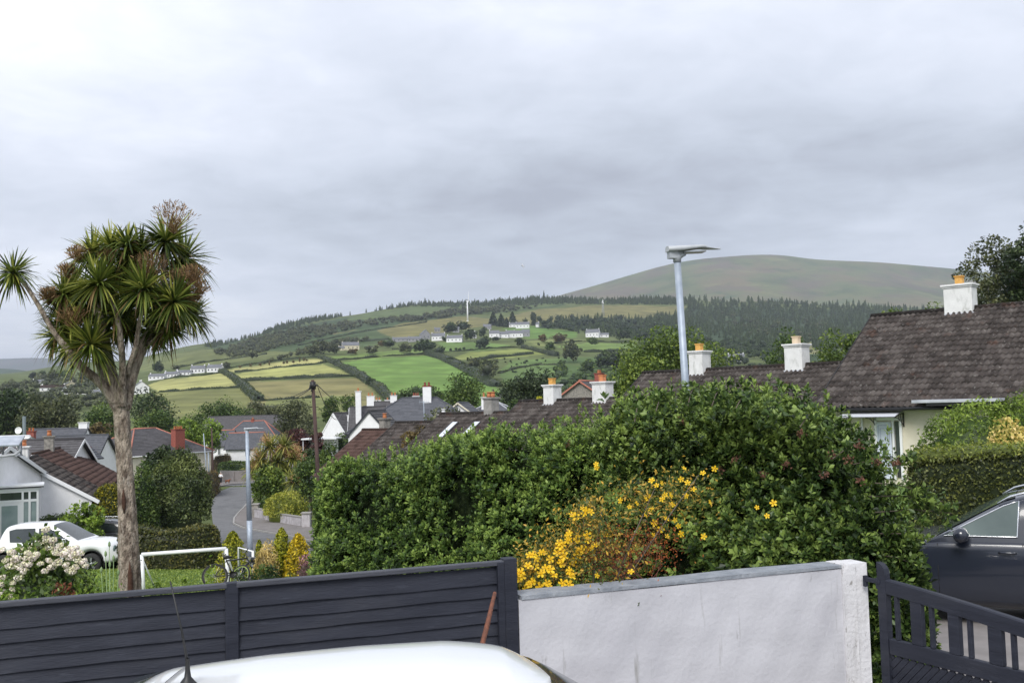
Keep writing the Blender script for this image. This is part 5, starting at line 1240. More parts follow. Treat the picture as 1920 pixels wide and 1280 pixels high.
HP('house with twin rounded white chimney behind the slate ridge', 738, 752, 165, 8, 6, 7, 2.0, roofm=slate_d, chims=[ch(0, 0, 4.5, .9, 1.1, .8, whitec, pots=2, pot_h=.5)])
HP('house with a low white chimney and red pots left of the tall white chimney', 780, 752, 150, 8, 6, 7, 2.0, roofm=slate_d, chims=[ch(0, 0, 4.5, .75, 1.0, .8, whitec, pots=3, pot_h=.45, potm=brick)])
HP('grey hipped roof right of the leafy tree, a white chimney with a red pot', 926, 752, 124, -12, 9.0, 8.4, 2.3, kind='hip', roofm=slate, ridge=lead, fascia=cream, chims=[ch(-.9, -1.6, 4.3, .95, .55, .5, whitec, pots=1, pot_h=.55)])
HP('small hipped slate roof with an ochre gable board left of the concrete chimney', 868, 754, 118, 80, 5, 5, 1.9, roofm=slate, barge=cream)
HP('grey stone house with red ridge tiles and a tall brick chimney below the hillside', 1108, 714, 112, 70, 9.0, 6.4, 2.2, roofm=slate_d, ridge=redridge, wallm=stone, barge=redridge, chims=[ch(-1.5, -1.4, 4.3, 1.1, 1.15, .8, brick, pots=3, pot_h=.35), ], wins=[((-4.53, -.4, 2.2), .7, .9, (-1, 0, 0))])
# chimney with white cowl on the fifth roof
chimney(h5, 1.6, .6, 4.4, 2.35 + RH + .35, .45, .45, stone, pots=1, potm=whitec, pot_h=.3, flash=None)
# carport
p = W(600, 822, 118); t = thing('carport', (p.x, p.y, gz(p.x, p.y)), 'small white flat roofed carport beside the clipped hedge in mid village', 'carport')
zz = p.z - gz(p.x, p.y); q = MB(); q.box((0, 1, zz), (4.2, 3.6, .16)); q.box((-.1, 2.6, zz / 2), (3.6, .1, zz - .2)); q.build('roof', pvc, t)
q = MB(); [q.tube([(x, -.6, 0), (x, -.6, zz)], .06, 6) for x in (-1.9, 1.9)]; q.build('posts', lead, t)
# ------------------------------------------------------------------ road, kerbs, walls near the junction
road_r = [(640, 1032), (600, 1021), (540, 1008), (490, 999), (455, 992), (438, 984), (439, 974), (447, 964), (460, 950), (472, 935), (482, 922), (488, 913)]
road_l = [(640, 1085), (600, 1074), (540, 1068), (480, 1058), (440, 1043), (412, 1022), (402, 1000), (398, 975), (396, 955), (399, 938), (412, 922), (432, 914)]
strip('side_road', road_l, road_r, tarmac, .10, 90, 12, ymin=20)
strip('garden_drive', [(262, 1068), (340, 1066), (424, 1060)], [(262, 1050), (340, 1048), (415, 1044)], tarmac, .07, 30, 6, ymin=20)
strip('cross_street', [(350, 914), (400, 913), (440, 911), (500, 909), (560, 906)], [(350, 905), (400, 904.5), (440, 903.5), (500, 901), (560, 898)], tarmac, .08, 30, 6, ymin=60)
pav_o = [(660, 1035), (610, 1008), (583, 992), (540, 978), (500, 968), (478, 960), (470, 950), (476, 938), (484, 925)]
strip('side_pavement', road_r[:-1] and [(660, 1037), (600, 1020), (540, 1007), (490, 998), (456, 991), (440, 983), (441, 974), (449, 964), (462, 950), (474, 936)], pav_o, pavem, .20, 70, 8, ymin=20)
def kerb(name, pts, label, w=.14, h=.12, off=.08):
    Q = [hit(x, y, 20) for x, y in pts]; out = []
    for a, b in zip(Q[:-1], Q[1:]):
        n = max(1, int((b - a).length / .8)); out += [a.lerp(b, i / n) for i in range(n)]
    out.append(Q[-1]); mb = MB()
    for a, b in zip(out[:-1], out[1:]): mb.bar((a.x, a.y, gz(a.x, a.y) + off + h / 2), (b.x, b.y, gz(b.x, b.y) + off + h / 2), w, h)
    o = mb.build(name, kerbm); o['kind'] = 'structure'; return o
kerb('kerb', [(640, 1032), (600, 1021), (540, 1008), (490, 999), (455, 992), (438, 984), (439, 974), (447, 964), (460, 950), (472, 935)], '')
strip('far_pavement', [(404, 922), (412, 913), (432, 909), (470, 907)], [(396, 912), (404, 906), (430, 904), (470, 902)], pavem, .16, 30, 5, ymin=60)
lm = mat('road_marking', (.62, .62, .60), (.5, .5, .49), scale=10, rough=.8)
mk = MB()
for x0, x1, y in ((434, 439, 913.5), (442, 450, 912.5), (453, 460, 911.8), (463, 469, 911.2)):
    a, b = hit(x0, y, 60), hit(x1, y - .4, 60); d = Vector((0, .35, 0))
    mk.add([Vector((v.x, v.y, gz(v.x, v.y) + .15)) for v in (a, b, b + d, a + d)], [(0, 1, 2, 3)])
o = mk.build('give_way_marking', lm); o['kind'] = 'structure'
# boundary wall on the corner
grw = mat('weathered_wall', (.34, .32, .33), (.46, .44, .46), scale=2.2, rough=.95, bump=.4, bscale=20, stains=[((.14, .13, .12), 3, .54, .70, .7, (2.5, 2.5, .35)), ((.12, .14, .07), 2, .6, .75, .5)])
def lowwall(label, pts, h, th, m, name='garden_wall', cap=None, zoff=0):
    Q = [hit(x, y, 20) for x, y in pts]; b = Q[0].copy(); t = thing(name, b, label, 'wall'); mb = MB(); cb = MB(); L_ = []
    for a, c_ in zip(Q[:-1], Q[1:]):
        n = max(1, int((c_ - a).length / 2)); L_ += [a.lerp(c_, i / n) for i in range(n)]
    L_.append(Q[-1])
    for a, c_ in zip(L_[:-1], L_[1:]):
        za, zc = gz(a.x, a.y), gz(c_.x, c_.y); lo = min(za, zc)
        nn = Vector((c_.y - a.y, -(c_.x - a.x), 0)).normalized() * th / 2
        v = [Vector((a.x, a.y, lo - .4)) - nn, Vector((a.x, a.y, lo - .4)) + nn, Vector((c_.x, c_.y, lo - .4)) + nn, Vector((c_.x, c_.y, lo - .4)) - nn]
        tt = [Vector((p.x, p.y, (za if i < 2 else zc) + h)) for i, p in enumerate(v)]
        mb.add([p - b for p in v + tt], [(0, 1, 5, 4), (1, 2, 6, 5), (2, 3, 7, 6), (3, 0, 4, 7), (4, 5, 6, 7)])
        cb.bar(Vector((a.x, a.y, za + h + .035)) - b, Vector((c_.x, c_.y, zc + h + .035)) - b, th + .08, .07)
    mb.build('wall_face', m, t); cb.build('coping', cap or concrete, t); return t
def pier(par, px, py, h, w, m, cap):
    a = hit(px, py, 20); zz_ = gz(a.x, a.y); l = par.location; mb = MB(); mb.box((a.x - l.x, a.y - l.y, zz_ + h / 2 - .2 - l.z), (w, w, h + .4)); mb.build('pier', m, par, bevel=.01)
    mb = MB(); mb.box((a.x - l.x, a.y - l.y, zz_ + h + .05 - l.z), (w + .14, w + .14, .10)); mb.build('pier_cap', cap, par, bevel=.01)
lw = lowwall('weathered pale garden wall with a square end pier on the street corner', [(499, 978), (530, 984), (570, 991)], .82, .22, grw)
pier(lw, 575, 992, 1.15, .58, grw, concrete)
lw2 = lowwall('short mossy wall with a dark stone pier by the garden gate opening', [(478, 973), (494, 975)], .9, .3, grw)
pier(lw2, 480, 973, 1.25, .5, stone, concrete)
lowwall('grey brown retaining wall below the clipped hedge at the T junction', [(414, 903), (440, 904), (480, 902), (540, 899)], 1.75, .3, mat('retaining_wall', (.21, .19, .18), (.28, .25, .24), scale=1.5, rough=.95, bump=.5, bscale=14))
# ------------------------------------------------------------------ lamp posts, poles, wires
def lantern(par, z, ln, m, seed=0):
    mb = MB(); rows = []
    for i in range(16):
        k = i / 15; x = -.13 + k * ln; w = (.115 * min(1, .55 + k * 3)) * (1 - .25 * k) if k < .68 else .095 * (1 - (k - .68) / .32) + .012
        zt = z + .15 + .035 * k - (.02 * max(0, k - .6) * 3); th = .070 if k < .3 else (.066 - .026 * (k - .3) / .38 if k < .68 else .016)
        zt2 = zt - (.03 if k > .68 else 0)
        rows.append([(x, -w, zt2 - th), (x, -w * 1.02, zt2 - th * .35), (x, -w * .7, zt2 - .006), (x, 0, zt2 + .004), (x, w * .7, zt2 - .006), (x, w * 1.02, zt2 - th * .35), (x, w, zt2 - th)])
    mb.grid(rows, closed_u=True); mb.add(rows[0], [tuple(range(7))]); mb.add(rows[-1], [tuple(range(7))[::-1]])
    o = mb.build('lantern', m, par)
    q = MB(); q.box((ln * .30, 0, z + .075), (ln * .42, .15, .015), M=Matrix.Rotation(-R(3), 3, 'Y')); q.build('lamp_glass', mat('lamp_glass', (.18, .19, .19), rough=.2), o)
    q = MB(); q.tube([(0, 0, z - .05), (0, 0, z + .08)], .052, 14); q.tube([(-.02, 0, z + .0), (.10, 0, z + .07)], .04, 10); q.box((-.06, 0, z + .04), (.11, .10, .09)); q.build('bracket', mat('bracket_grey', (.32, .34, .37), (.40, .42, .45), scale=10, rough=.55), o)
lan = mat('lantern_shell', (.36, .38, .40), (.44, .46, .48), scale=6, rough=.5, stains=[((.2, .21, .21), 9, .62, .75, .5)])
def lamppost(label, px, pytop, pybot, Y, rz, ln, lean=0, r0=.075, r1=.05, band=None, dpx=0, name='street_lamp', ground=None):
    a = W(px + dpx, pybot, Y); zb = ground if ground is not None else gz(a.x, a.y); b = W(px, pytop, Y); a = a + (a - b) / (b.z - a.z) * (a.z - zb)
    t = thing(name, (a.x, a.y, zb), label, 'street lamp', rz=R(rz))
    q = MB(); H = b.z - zb; off = Matrix.Rotation(-R(rz), 3, 'Z') @ Vector((b.x - a.x, 0, 0)) * (H / max(.1, (b.z - a.z)))
    q.tube([(0, 0, 0), (off.x * .3, off.y * .3, H * .3)], [r0, r0 * .98], 16); q.tube([(off.x * .3, off.y * .3, H * .3), (off.x, off.y, H)], [r0 * .96, r1], 16); q.build('pole', steel, t)
    lantern_root = bpy.data.objects.new('lamp_head', None)
    mbs = []
    o0 = [o for o in bpy.data.objects]
    lantern(t, H, ln, lan)
    L_ = [o for o in t.children if o.name.startswith('lantern')][-1]; L_.location = (off.x, off.y, 0)
    bpy.data.objects.remove(lantern_root)
    return t
lamppost('tall galvanised street lamp close by, rising above the evergreen shrub in front of the mountain', 1269.5, 484, 745, 12.4, 12, .72, dpx=17.5, r0=.055, r1=.042)
lamppost('tall galvanised street lamp standing by the cross road left of the long hedge', 463, 808, 1030, 47, -8, .95, dpx=6, r0=.13, r1=.075, band=1)
lamppost('small distant street lamp in front of the hedge by the junction', 390.5, 848, 882, 128, -5, .75, dpx=1, r0=.10, r1=.07)
cre = mat('creosote_wood', (.045, .028, .025), (.085, .05, .045), scale=6, rough=.9, bump=.6, bscale=20, stretch=(1, 1, .2))
def pole(label, px0, py0, px1, py1, Y, r, furn=True, m=None):
    a, b = W(px1, py1, Y), W(px0, py0, Y); zb = gz(a.x, a.y); t = thing('telegraph_pole', (a.x, a.y, zb), label, 'telegraph pole')
    k = (b - a) / (b.z - a.z) * (b.z - zb); q = MB(); q.tube([(0, 0, -.3), tuple(k * .5), tuple(k)], [r * 1.15, r, r * .8], 12); q.build('pole', m or cre, t)
    if furn:
        q = MB(); q.tube([tuple(k * .95), tuple(k * .99)], r * 1.35, 10); q.build('drop_wire_box', black, t)
        q = MB()
        for i in range(7): a_ = i * .9; q.lathe([(.02, -.06), (.045, -.04), (.035, 0), (.02, .05)], (k.x + math.cos(a_) * r * 1.5, k.y + math.sin(a_) * r * 1.5, k.z - .25 - .1 * (i % 3)), 8)
        q.tube([(k.x - .13, k.y, k.z - .1), (k.x + .13, k.y, k.z - .1)], .025, 6); q.build('insulators', black, t)
        for i in range(6): q = MB(); q.bar((k.x * (.55 + i * .06) - .2, k.y, k.z * (.55 + i * .06)), (k.x * (.55 + i * .06) + .2, k.y, k.z * (.55 + i * .06)), .03, .03); q.build('climbing_step', black, t)
    return t, b
tp, tb = pole('dark creosoted telegraph pole with drop wires standing left of the long hedge', 594, 712, 603, 870, 44, .092)
pole('slim dark reddish pole beside the distant hedge at the junction', 398, 801, 401, 882, 125, .11, False)
pole('thin grey pole just left of the dark reddish pole', 387, 812, 390, 850, 127, .07, False, steel)
pole('thin dark pole in front of the grey hipped roof', 934, 729, 938, 775, 100, .10, False)
def wire(label, a, b, sag, r=.02):
    a, b = Vector(a), Vector(b); t = MB(); t.tube([a.lerp(b, k / 14) - a - Vector((0, 0, sag * 4 * (k / 14) * (1 - k / 14))) for k in range(15)], r, 4, cap=False); o = t.build('overhead_wire', black); o.location = a; tag(o, label, 'wire', 'drop wires from the telegraph pole'); return o
for k, (x, y, Y_, sg) in enumerate([(482, 752, 120, .8), (500, 742, 130, .6), (640, 776, 100, 1.0), (660, 742, 140, .9)]): wire(['thin drop wire running left from the telegraph pole towards the long dark roof', 'upper thin drop wire running left from the telegraph pole over the brown field', 'thin drop wire sloping from the telegraph pole down to the steep white gable', 'thin drop wire running right from the telegraph pole over the fields'][k], tb - Vector((0, 0, .2)), W(x, y, Y_), sg)
# aerials
p = W(796, 790, 92); t = thing('tv_aerial', p, 'rooftop television aerial on a thin mast beside the tall white chimney', 'aerial'); q = MB(); H = 1.9; q.tube([(0, 0, -.8), (-.05, 0, H)], .035, 6); q.tube([(-.5, 0, H - .1), (.5, 0, H - .1)], .02, 5)
for k in range(5): q.tube([(-.4 + .2 * k, -.3, H - .1), (-.4 + .2 * k, .3, H - .1)], .012, 4); q.tube([(-.4 + .2 * k, 0, H - .3), (-.4 + .2 * k, 0, H + .1)], .012, 4)
q.build('mast', steel, t)
p = W(46, 825, 95); t = thing('satellite_mast', p, 'grey green mast with a white satellite dish in front of the trees at the left', 'aerial'); q = MB(); q.tube([(0, 0, -3), (-.05, 0, 2.3)], .17, 8); q.build('mast', mat('mast_grey', (.12, .15, .16), rough=.6), t); q = MB(); M = Matrix.Rotation(R(80), 3, 'X'); q.lathe([(.001, 0), (.2, .03), (.34, .11)], (-.45, -.2, .95), 16, 'Z', M); q.build('dish', pvc, t)
# ------------------------------------------------------------------ pickup and estate car
pk = W(70, 1062, 37.5); pk_g = gz(W(100, 1062, 38).x, 38)
pku, *_ = car('white double cab pickup truck parked in front of the glazed porch', (-17.3, 37.6, -5.77), R(-3), car_paint('pickup_white', (.80, .81, .82)),
    [(-3.2, .80), (-3.15, 1.08), (-1.2, 1.10), (0, 1.12), (1.05, 1.16), (1.6, 1.15), (2.1, 1.09), (2.42, .96), (2.52, .62)],
    [(-1.92, 1.10), (-1.86, 1.45), (-1.72, 1.72), (-1.3, 1.80), (-.3, 1.80), (.02, 1.77), (.25, 1.66), (1.15, 1.15)],
    [(-3.2, .84), (-2.6, .88), (0, .89), (1.6, .89), (2.2, .82), (2.52, .60)], .92, .66, .38, (-1.7, 1.62), .37,
    [[(-1.48, 1.2), (-1.55, 1.60), (-1.3, 1.66), (-.58, 1.67), (-.54, 1.18)], [(-.38, 1.18), (-.42, 1.67), (-.05, 1.65), (.15, 1.58), (.78, 1.20)]], name='pickup_truck', cat='pickup truck', mirror_x=.62, handles=(-.28, -1.2), seams=(-.46,), headl=(2.42, .86), bed=True, arch=1.25, kr=9)
est, *_ = car('dark grey estate car with roof rails almost hidden behind the palm trunk and pickup', (W(165, 1040, 45).x, 45.0, W(165, 1040, 45).z + .12), R(176), car_paint('charcoal_paint', (.03, .032, .036)),
    [(-2.2, .65), (-2.15, .95), (0, .93), (1.0, .93), (1.7, .86), (2.2, .62)], [(-2.1, .95), (-1.85, 1.38), (-1.2, 1.47), (0, 1.50), (.4, 1.42), (1.2, .95)], [(-2.2, .7), (-1.8, .86), (0, .88), (1.6, .84), (2.2, .6)], .92, .64, .2, (-1.3, 1.35), .32,
    [[(-1.75, 1.0), (-1.55, 1.32), (-1.0, 1.38), (-.95, 1.0)], [(-.88, 1.0), (-.9, 1.39), (-.1, 1.41), (-.05, 1.0)], [(.02, 1.0), (0, 1.41), (.35, 1.35), (.95, 1.0)]], name='estate_car', rails=True)
# ------------------------------------------------------------------ goal, bicycles
gl = hit(270, 1118, 20); 
def goalp(px, py): return W(px, py, 27.0)
a, b = goalp(266, 1039), goalp(424, 1028)
zb = gz(a.x, 27) - .02
t = thing('football_goal', (a.x, 27, zb), 'white metal football goal frame on the lawn behind the dark fence', 'goal')
q = MB(); A, B = Vector((0, 0, a.z - zb)), Vector((b.x - a.x, 0, b.z - zb)); q.tube([A, B], .052, 12); q.build('crossbar', pvc, t)
for P_, dx in ((A, .06), (B, .07)):
    q = MB(); q.tube([P_, (P_.x + dx, 0, 0)], .048, 12); q.build('goal_post', pvc, t)
    q = MB(); q.tube([P_ - Vector((0, 0, .08)), (P_.x + dx, 1.0, 0)], .02, 8); q.build('stay', pvc, t)
    q = MB(); q.lathe([(.001, -.056), (.016, -.056), (.016, -.04)], (P_.x, 0, P_.z - .14), 8, 'Y'); q.build('bolt', black, t)
def bicycle(label, loc, rz, tilt, fm, wheelc):
    t = thing('bicycle', loc, label, 'bicycle', rz=rz); t.rotation_euler = (tilt, 0, rz); r = .31
    for x in (-.5, .5):
        q = MB(); q.tube([(x + r * math.cos(a), 0, r + r * math.sin(a)) for a in np.linspace(0, 2 * math.pi, 29)], .024, 6, cap=False); w_ = q.build('wheel', rubber, t)
        q = MB(); q.tube([(x + (r - .03) * math.cos(a), 0, r + (r - .03) * math.sin(a)) for a in np.linspace(0, 2 * math.pi, 29)], .014, 5, cap=False); q.build('rim', wheelc, w_)
        q = MB(); [q.tube([(x, 0, r), (x + r * .93 * math.cos(a), 0, r + r * .93 * math.sin(a))], .003, 3, cap=False) for a in np.linspace(0, 2 * math.pi, 17)[:-1]]; q.lathe([(.03, -.04), (.03, .04)], (x, 0, r), 8, 'Y'); q.build('spokes', alloy, w_)
    q = MB(); bb = (-.05, 0, .30); st = (-.20, 0, .70); hd = (.33, 0, .72); hd2 = (.37, 0, .60)
    for p0, p1, rr in ((bb, st, .02), (st, hd, .02), (bb, hd2, .025), (bb, (-.5, 0, .31), .013), (st, (-.5, 0, .31), .011), (hd, (.5, 0, .31), .02), (hd, (.30, 0, .86), .015)): q.tube([p0, p1], rr, 8)
    q.build('bike_frame', fm, t)
    q = MB(); q.tube([(.34, -.28, .90), (.30, 0, .88), (.34, .28, .90)], .013, 6); q.build('handlebar', black, t)
    q = MB(); q.lathe([(.001, .04), (.05, .03), (.06, 0), (.001, -.01)], (0, 0, 0), 10); q.tube([(-.28, 0, .80), (-.16, 0, .79), (-.05, 0, .785)], [.07, .045, .02], 8); q.tube([st, (-.22, 0, .79)], .014, 6); q.build('saddle', black, t)
    q = MB(); q.lathe([(.09, -.01), (.09, .01), (.001, .012)], (-.05, -.05, .30), 14, 'Y'); q.tube([(-.05, -.06, .30), (.08, -.06, .20)], .012, 5); q.tube([(-.05, .06, .30), (-.18, .06, .40)], .012, 5); q.build('crank', black, t)
    return t
g1 = W(441, 1072, 26.0); 
bicycle('black bicycle with a red rear light leaning by the golden bush beside the goal', (g1.x, 26.0, gz(g1.x, 26) + .42), R(20), R(-24), mat('bike_black', (.02, .02, .022), rough=.3), mat('bike_red', (.05, .045, .045), rough=.4))
g2 = W(468, 1070, 25.6); bicycle('bicycle with lime green wheel rims lying against the golden shrubs', (g2.x, 25.6, gz(g2.x, 25.6) + .38), R(-28), R(-30), mat('bike_dark', (.03, .035, .03), rough=.3), mat('bike_lime', (.30, .40, .10), rough=.4))
q = MB(); a, b = W(448, 1026, 27.5), W(474, 1033, 27.2); t = thing('white_frame', (a.x, a.y, gz(a.x, a.y)), 'white tubular frame standing behind the bicycles', 'frame'); zz = a.z - t.location.z
q.tube([(0, 0, 0), (0, 0, zz), (b.x - a.x, b.y - a.y, b.z - t.location.z), (b.x - a.x, b.y - a.y, 0)], .035, 8); q.build('tube', pvc, t)
# ------------------------------------------------------------------ person and dog at the junction
def skin_body(name, pts, edges, rad, m, parent, sub=2):
    me = bpy.data.meshes.new(name); me.from_pydata(pts, edges, []); o = bpy.data.objects.new(name, me); link(o, parent)
    s = o.modifiers.new('skin', 'SKIN'); s.use_smooth_shade = True
    for v, r_ in zip(me.skin_vertices[0].data, rad): v.radius = (r_, r_) if not hasattr(r_, '__len__') else r_
    me.skin_vertices[0].data[0].use_root = True
    u = o.modifiers.new('sub', 'SUBSURF'); u.levels = sub; u.render_levels = sub; me.materials.append(m); return o
ps = hit(414, 909, 60); ps.z = gz(ps.x, ps.y) + .18
t = thing('person', ps, 'person in a white top and dark trousers walking a brown dog at the junction', 'person', rz=R(-60))
skinm = mat('skin', (.45, .27, .19), rough=.6)
pts = [(0, 0, .95), (0, 0, 1.15), (0, 0, 1.38), (0, 0, 1.50), (.02, 0, 1.62), (.02, 0, 1.70), (0, -.09, .90), (.12, -.10, .50), (.02, -.10, .08), (.14, -.11, .03), (0, .09, .90), (-.06, .10, .50), (-.22, .10, .10), (-.10, .11, .03),
       (0, -.19, 1.40), (-.05, -.25, 1.14), (.12, -.27, .95), (0, .19, 1.40), (.03, .25, 1.14), (.18, .25, .98)]
ed = [(0, 1), (1, 2), (2, 3), (3, 4), (4, 5), (0, 6), (6, 7), (7, 8), (8, 9), (0, 10), (10, 11), (11, 12), (12, 13), (2, 14), (14, 15), (15, 16), (2, 17), (17, 18), (18, 19)]
rad = [.15, .14, .16, .06, .10, .085, .095, .065, .045, .04, .095, .065, .045, .04, .065, .048, .036, .065, .048, .036]
skin_body('body', pts, ed, rad, skinm, t)
sh_ = skin_body('white_top', [(0, 0, .98), (0, 0, 1.2), (0, 0, 1.42), (0, -.20, 1.40), (-.05, -.26, 1.14), (.08, -.28, 1.0), (0, .20, 1.40), (.03, .26, 1.14), (.14, .26, 1.02)], [(0, 1), (1, 2), (2, 3), (3, 4), (4, 5), (2, 6), (6, 7), (7, 8)], [.20, .19, .19, .09, .075, .06, .09, .075, .06], mat('white_cloth', (.78, .79, .80), rough=.9), t)
skin_body('trousers', [(0, 0, .92), (0, -.09, .88), (.12, -.10, .50), (.02, -.10, .10), (0, .09, .88), (-.06, .10, .50), (-.22, .10, .12)], [(0, 1), (1, 2), (2, 3), (0, 4), (4, 5), (5, 6)], [.17, .115, .085, .065, .115, .085, .065], mat('dark_cloth', (.02, .02, .025), rough=.9), t)
q = MB(); q.lathe([(.001, .13), (.07, .11), (.108, .03), (.10, -.06), (.05, -.09)], (.0, 0, 1.68), 12); q.build('hair', mat('grey_hair', (.35, .33, .3), rough=.9), t)
ds = hit(427, 908, 60); ds.z = gz(ds.x, ds.y) + .18
t = thing('dog', ds, 'small brown dog walking beside the person in white', 'dog', rz=R(-20))
skin_body('dog_body', [(-.28, 0, .38), (0, 0, .40), (.22, 0, .42), (.36, 0, .56), (.46, 0, .60), (.58, 0, .56), (.22, -.08, .22), (.22, -.08, .03), (.22, .08, .22), (.25, .08, .03), (-.30, -.08, .24), (-.36, -.08, .14), (-.32, -.08, .03), (-.30, .08, .24), (-.38, .08, .14), (-.34, .08, .03), (-.42, 0, .46), (-.52, 0, .58)],
          [(1, 0), (1, 2), (2, 3), (3, 4), (4, 5), (2, 6), (6, 7), (2, 8), (8, 9), (0, 10), (10, 11), (11, 12), (0, 13), (13, 14), (14, 15), (0, 16), (16, 17)], [.12, .13, .14, .08, .085, .04, .05, .03, .05, .03, .06, .04, .03, .06, .04, .03, .03, .015], mat('brown_fur', (.20, .07, .03), rough=.9), t)
# gull
p = W(980, 499, 120); t = thing('gull', p, 'single gull gliding in front of the clouds above the hill', 'bird', rz=R(30)); t.rotation_euler = (R(38), R(20), R(30))
skin_body('body', [(0, 0, 0), (.18, 0, .02), (.27, 0, .03), (-.2, 0, 0), (-.32, 0, 0), (.03, -.25, .10), (-.02, -.45, .10), (-.10, -.68, .04), (.03, .25, .10), (-.02, .45, .10), (-.10, .68, .04)], [(0, 1), (1, 2), (0, 3), (3, 4), (0, 5), (5, 6), (6, 7), (0, 8), (8, 9), (9, 10)], [(.06, .06), (.045, .045), (.02, .02), (.045, .045), (.05, .01), (.07, .015), (.055, .012), (.02, .008), (.07, .015), (.055, .012), (.02, .008)], mat('gull_grey', (.30, .31, .33), (.5, .5, .5), scale=3), t)
# ------------------------------------------------------------------ trees and garden plants
G = {}
def lm_(n, a, b, c, **k): G[n] = leafmat(n, a, b, c, **k); return G[n]
lm_('leaf_dark', (.010, .022, .010), (.028, .055, .020), (.075, .120, .040))
lm_('leaf_mid', (.016, .036, .012), (.050, .098, .026), (.130, .200, .052))
lm_('leaf_bright', (.030, .060, .012), (.095, .175, .025), (.22, .34, .055))
lm_('leaf_fresh', (.022, .045, .012), (.072, .130, .026), (.175, .250, .052))
lm_('leaf_olive', (.022, .032, .018), (.060, .082, .040), (.140, .165, .085))
lm_('leaf_lime', (.06, .085, .010), (.21, .25, .018), (.44, .46, .05))
lm_('leaf_gold', (.12, .11, .01), (.42, .36, .02), (.68, .58, .05))
lm_('leaf_brown', (.04, .035, .018), (.10, .085, .04), (.20, .165, .07))
lm_('leaf_maroon', (.012, .006, .008), (.045, .016, .020), (.12, .05, .045))
lm_('leaf_conifer', (.008, .018, .009), (.024, .044, .020), (.058, .090, .038))
lm_('leaf_grey', (.035, .048, .030), (.09, .115, .065), (.18, .21, .13))
def TP(label, px, pybase, pytop, wpx, Y, m, **k):
    """tree by its place in the view: crown centre column, top and base heights, and distance"""
    a = W(px, pytop, Y); gx, gy = a.x, a.y; zg = gz(gx, gy)
    hb = W(px, pybase, Y).z; h = a.z - zg; wd = wpx / FPX * Y
    vis = a.z - hb; tr = max(.04, min(.5, 1 - vis / h)) if h > vis else .05
    k.setdefault('trunk', tr * .9)
    return tree(k.pop('name', 'tree'), (gx, gy, zg), wd, h, G[m], label, **k)
# right-hand side
TP('tall feathery grey green tree behind the big white chimney at the right edge', 1858, 600, 438, 128, 58, 'leaf_olive', seed=21, ncl=100, per=90, size=.17, inner=.15, cr=.62)
TP('dark pine cut by the right edge of the photo', 1925, 600, 412, 110, 56, 'leaf_conifer', seed=22, ncl=60, per=110, size=.18, inner=.1, cr=.55, name='pine_tree')
TP('dense dark tree between the feathery tree and the pine', 1893, 610, 478, 92, 60, 'leaf_dark', seed=23, ncl=60, per=80, size=.17, inner=.1, cr=.6)
TP('bright green round tree behind the second bungalow and the tall street lamp', 1258, 790, 614, 220, 78, 'leaf_fresh', seed=24, ncl=170, per=120, size=.24, inner=.1, cr=1.0, squash=.7)
TP('lower light green tree left of the tall street lamp behind the third bungalow', 1195, 800, 652, 120, 74, 'leaf_fresh', seed=25, ncl=90, per=110, size=.22, inner=.2, cr=.9)
TP('mid green tree between the second and third white chimneys', 1474, 720, 616, 84, 70, 'leaf_mid', seed=26, ncl=50, per=80, size=.2, inner=.2, cr=.62)
for i, (x, t_, w, L_) in enumerate([(1560, 612, 90, 'leftmost low tree of the leafy line above the roof step, behind the nearest bungalow'), (1615, 590, 80, 'middle tree of the leafy line sloping down behind the nearest bungalow'), (1676, 570, 70, 'uppermost tree of the leafy line behind the nearest ridge'), (1752, 572, 34, 'small bright bush top peeping over the nearest ridge beside the chimney')]):
    TP(L_, x, 720, t_, w, 56, 'leaf_bright' if i == 3 else 'leaf_fresh', seed=30 + i, ncl=45, per=70, size=.16, inner=.2, cr=.5)
# clipped hedge and bush beyond the blue car
a, b = W(1712, 852, 19.5), W(2060, 832, 17.0); pts = []
for k in np.linspace(0, 1, 6): p = a.lerp(b, k); pts.append((p.x, p.y, gz(p.x, p.y), p.z - gz(p.x, p.y)))
lm_('feather', (.035, .07, .014), (.11, .19, .032), (.24, .36, .075))
lm_('privet', (.018, .030, .010), (.055, .075, .022), (.150, .185, .050))
hedge('clipped_hedge', pts, .75, G['privet'], 'tall clipped hedge with a pale fresh top behind the navy SUV', 'hedge', n=26000, size=.062, aspect=.6, seed=41, amp=.035, freq=2, square=.22, corefac=.93, loose=.55, outl=.05)
pb2 = [(a.lerp(b, k).x, a.lerp(b, k).y, a.lerp(b, k).z - .12, .2) for k in np.linspace(0, 1, 6)]
hedge('fresh_growth', pb2, .72, G['leaf_lime'] if False else leafmat('fresh_tip', (.07, .10, .02), (.14, .20, .035), (.26, .30, .08)), 'fringe of yellow green new shoots growing along the top of the clipped hedge', 'hedge', n=4500, size=.07, aspect=.4, seed=42, amp=.04, square=.5, outl=.12)
p = W(1830, 840, 21.5); zz = gz(p.x, p.y); bt = W(1850, 752, 21.5).z - zz
o = bush('feathery_bush', (p.x, p.y, zz), 1.35, 1.0, bt, G['feather'], n=11000, size=.085, aspect=.35, seed=43, amp=.15, freq=3.5); tag(o, 'feathery bright green bush rising behind the clipped hedge at the right', 'bush')
p = W(1935, 840, 21); zz = gz(p.x, p.y); o = bush('feathery_bush', (p.x, p.y, zz), 1.1, .9, W(1910, 732, 21).z - zz, G['feather'], n=9000, size=.085, aspect=.35, seed=44, amp=.15); tag(o, 'taller feathery green bush at the right edge above the clipped hedge', 'bush')
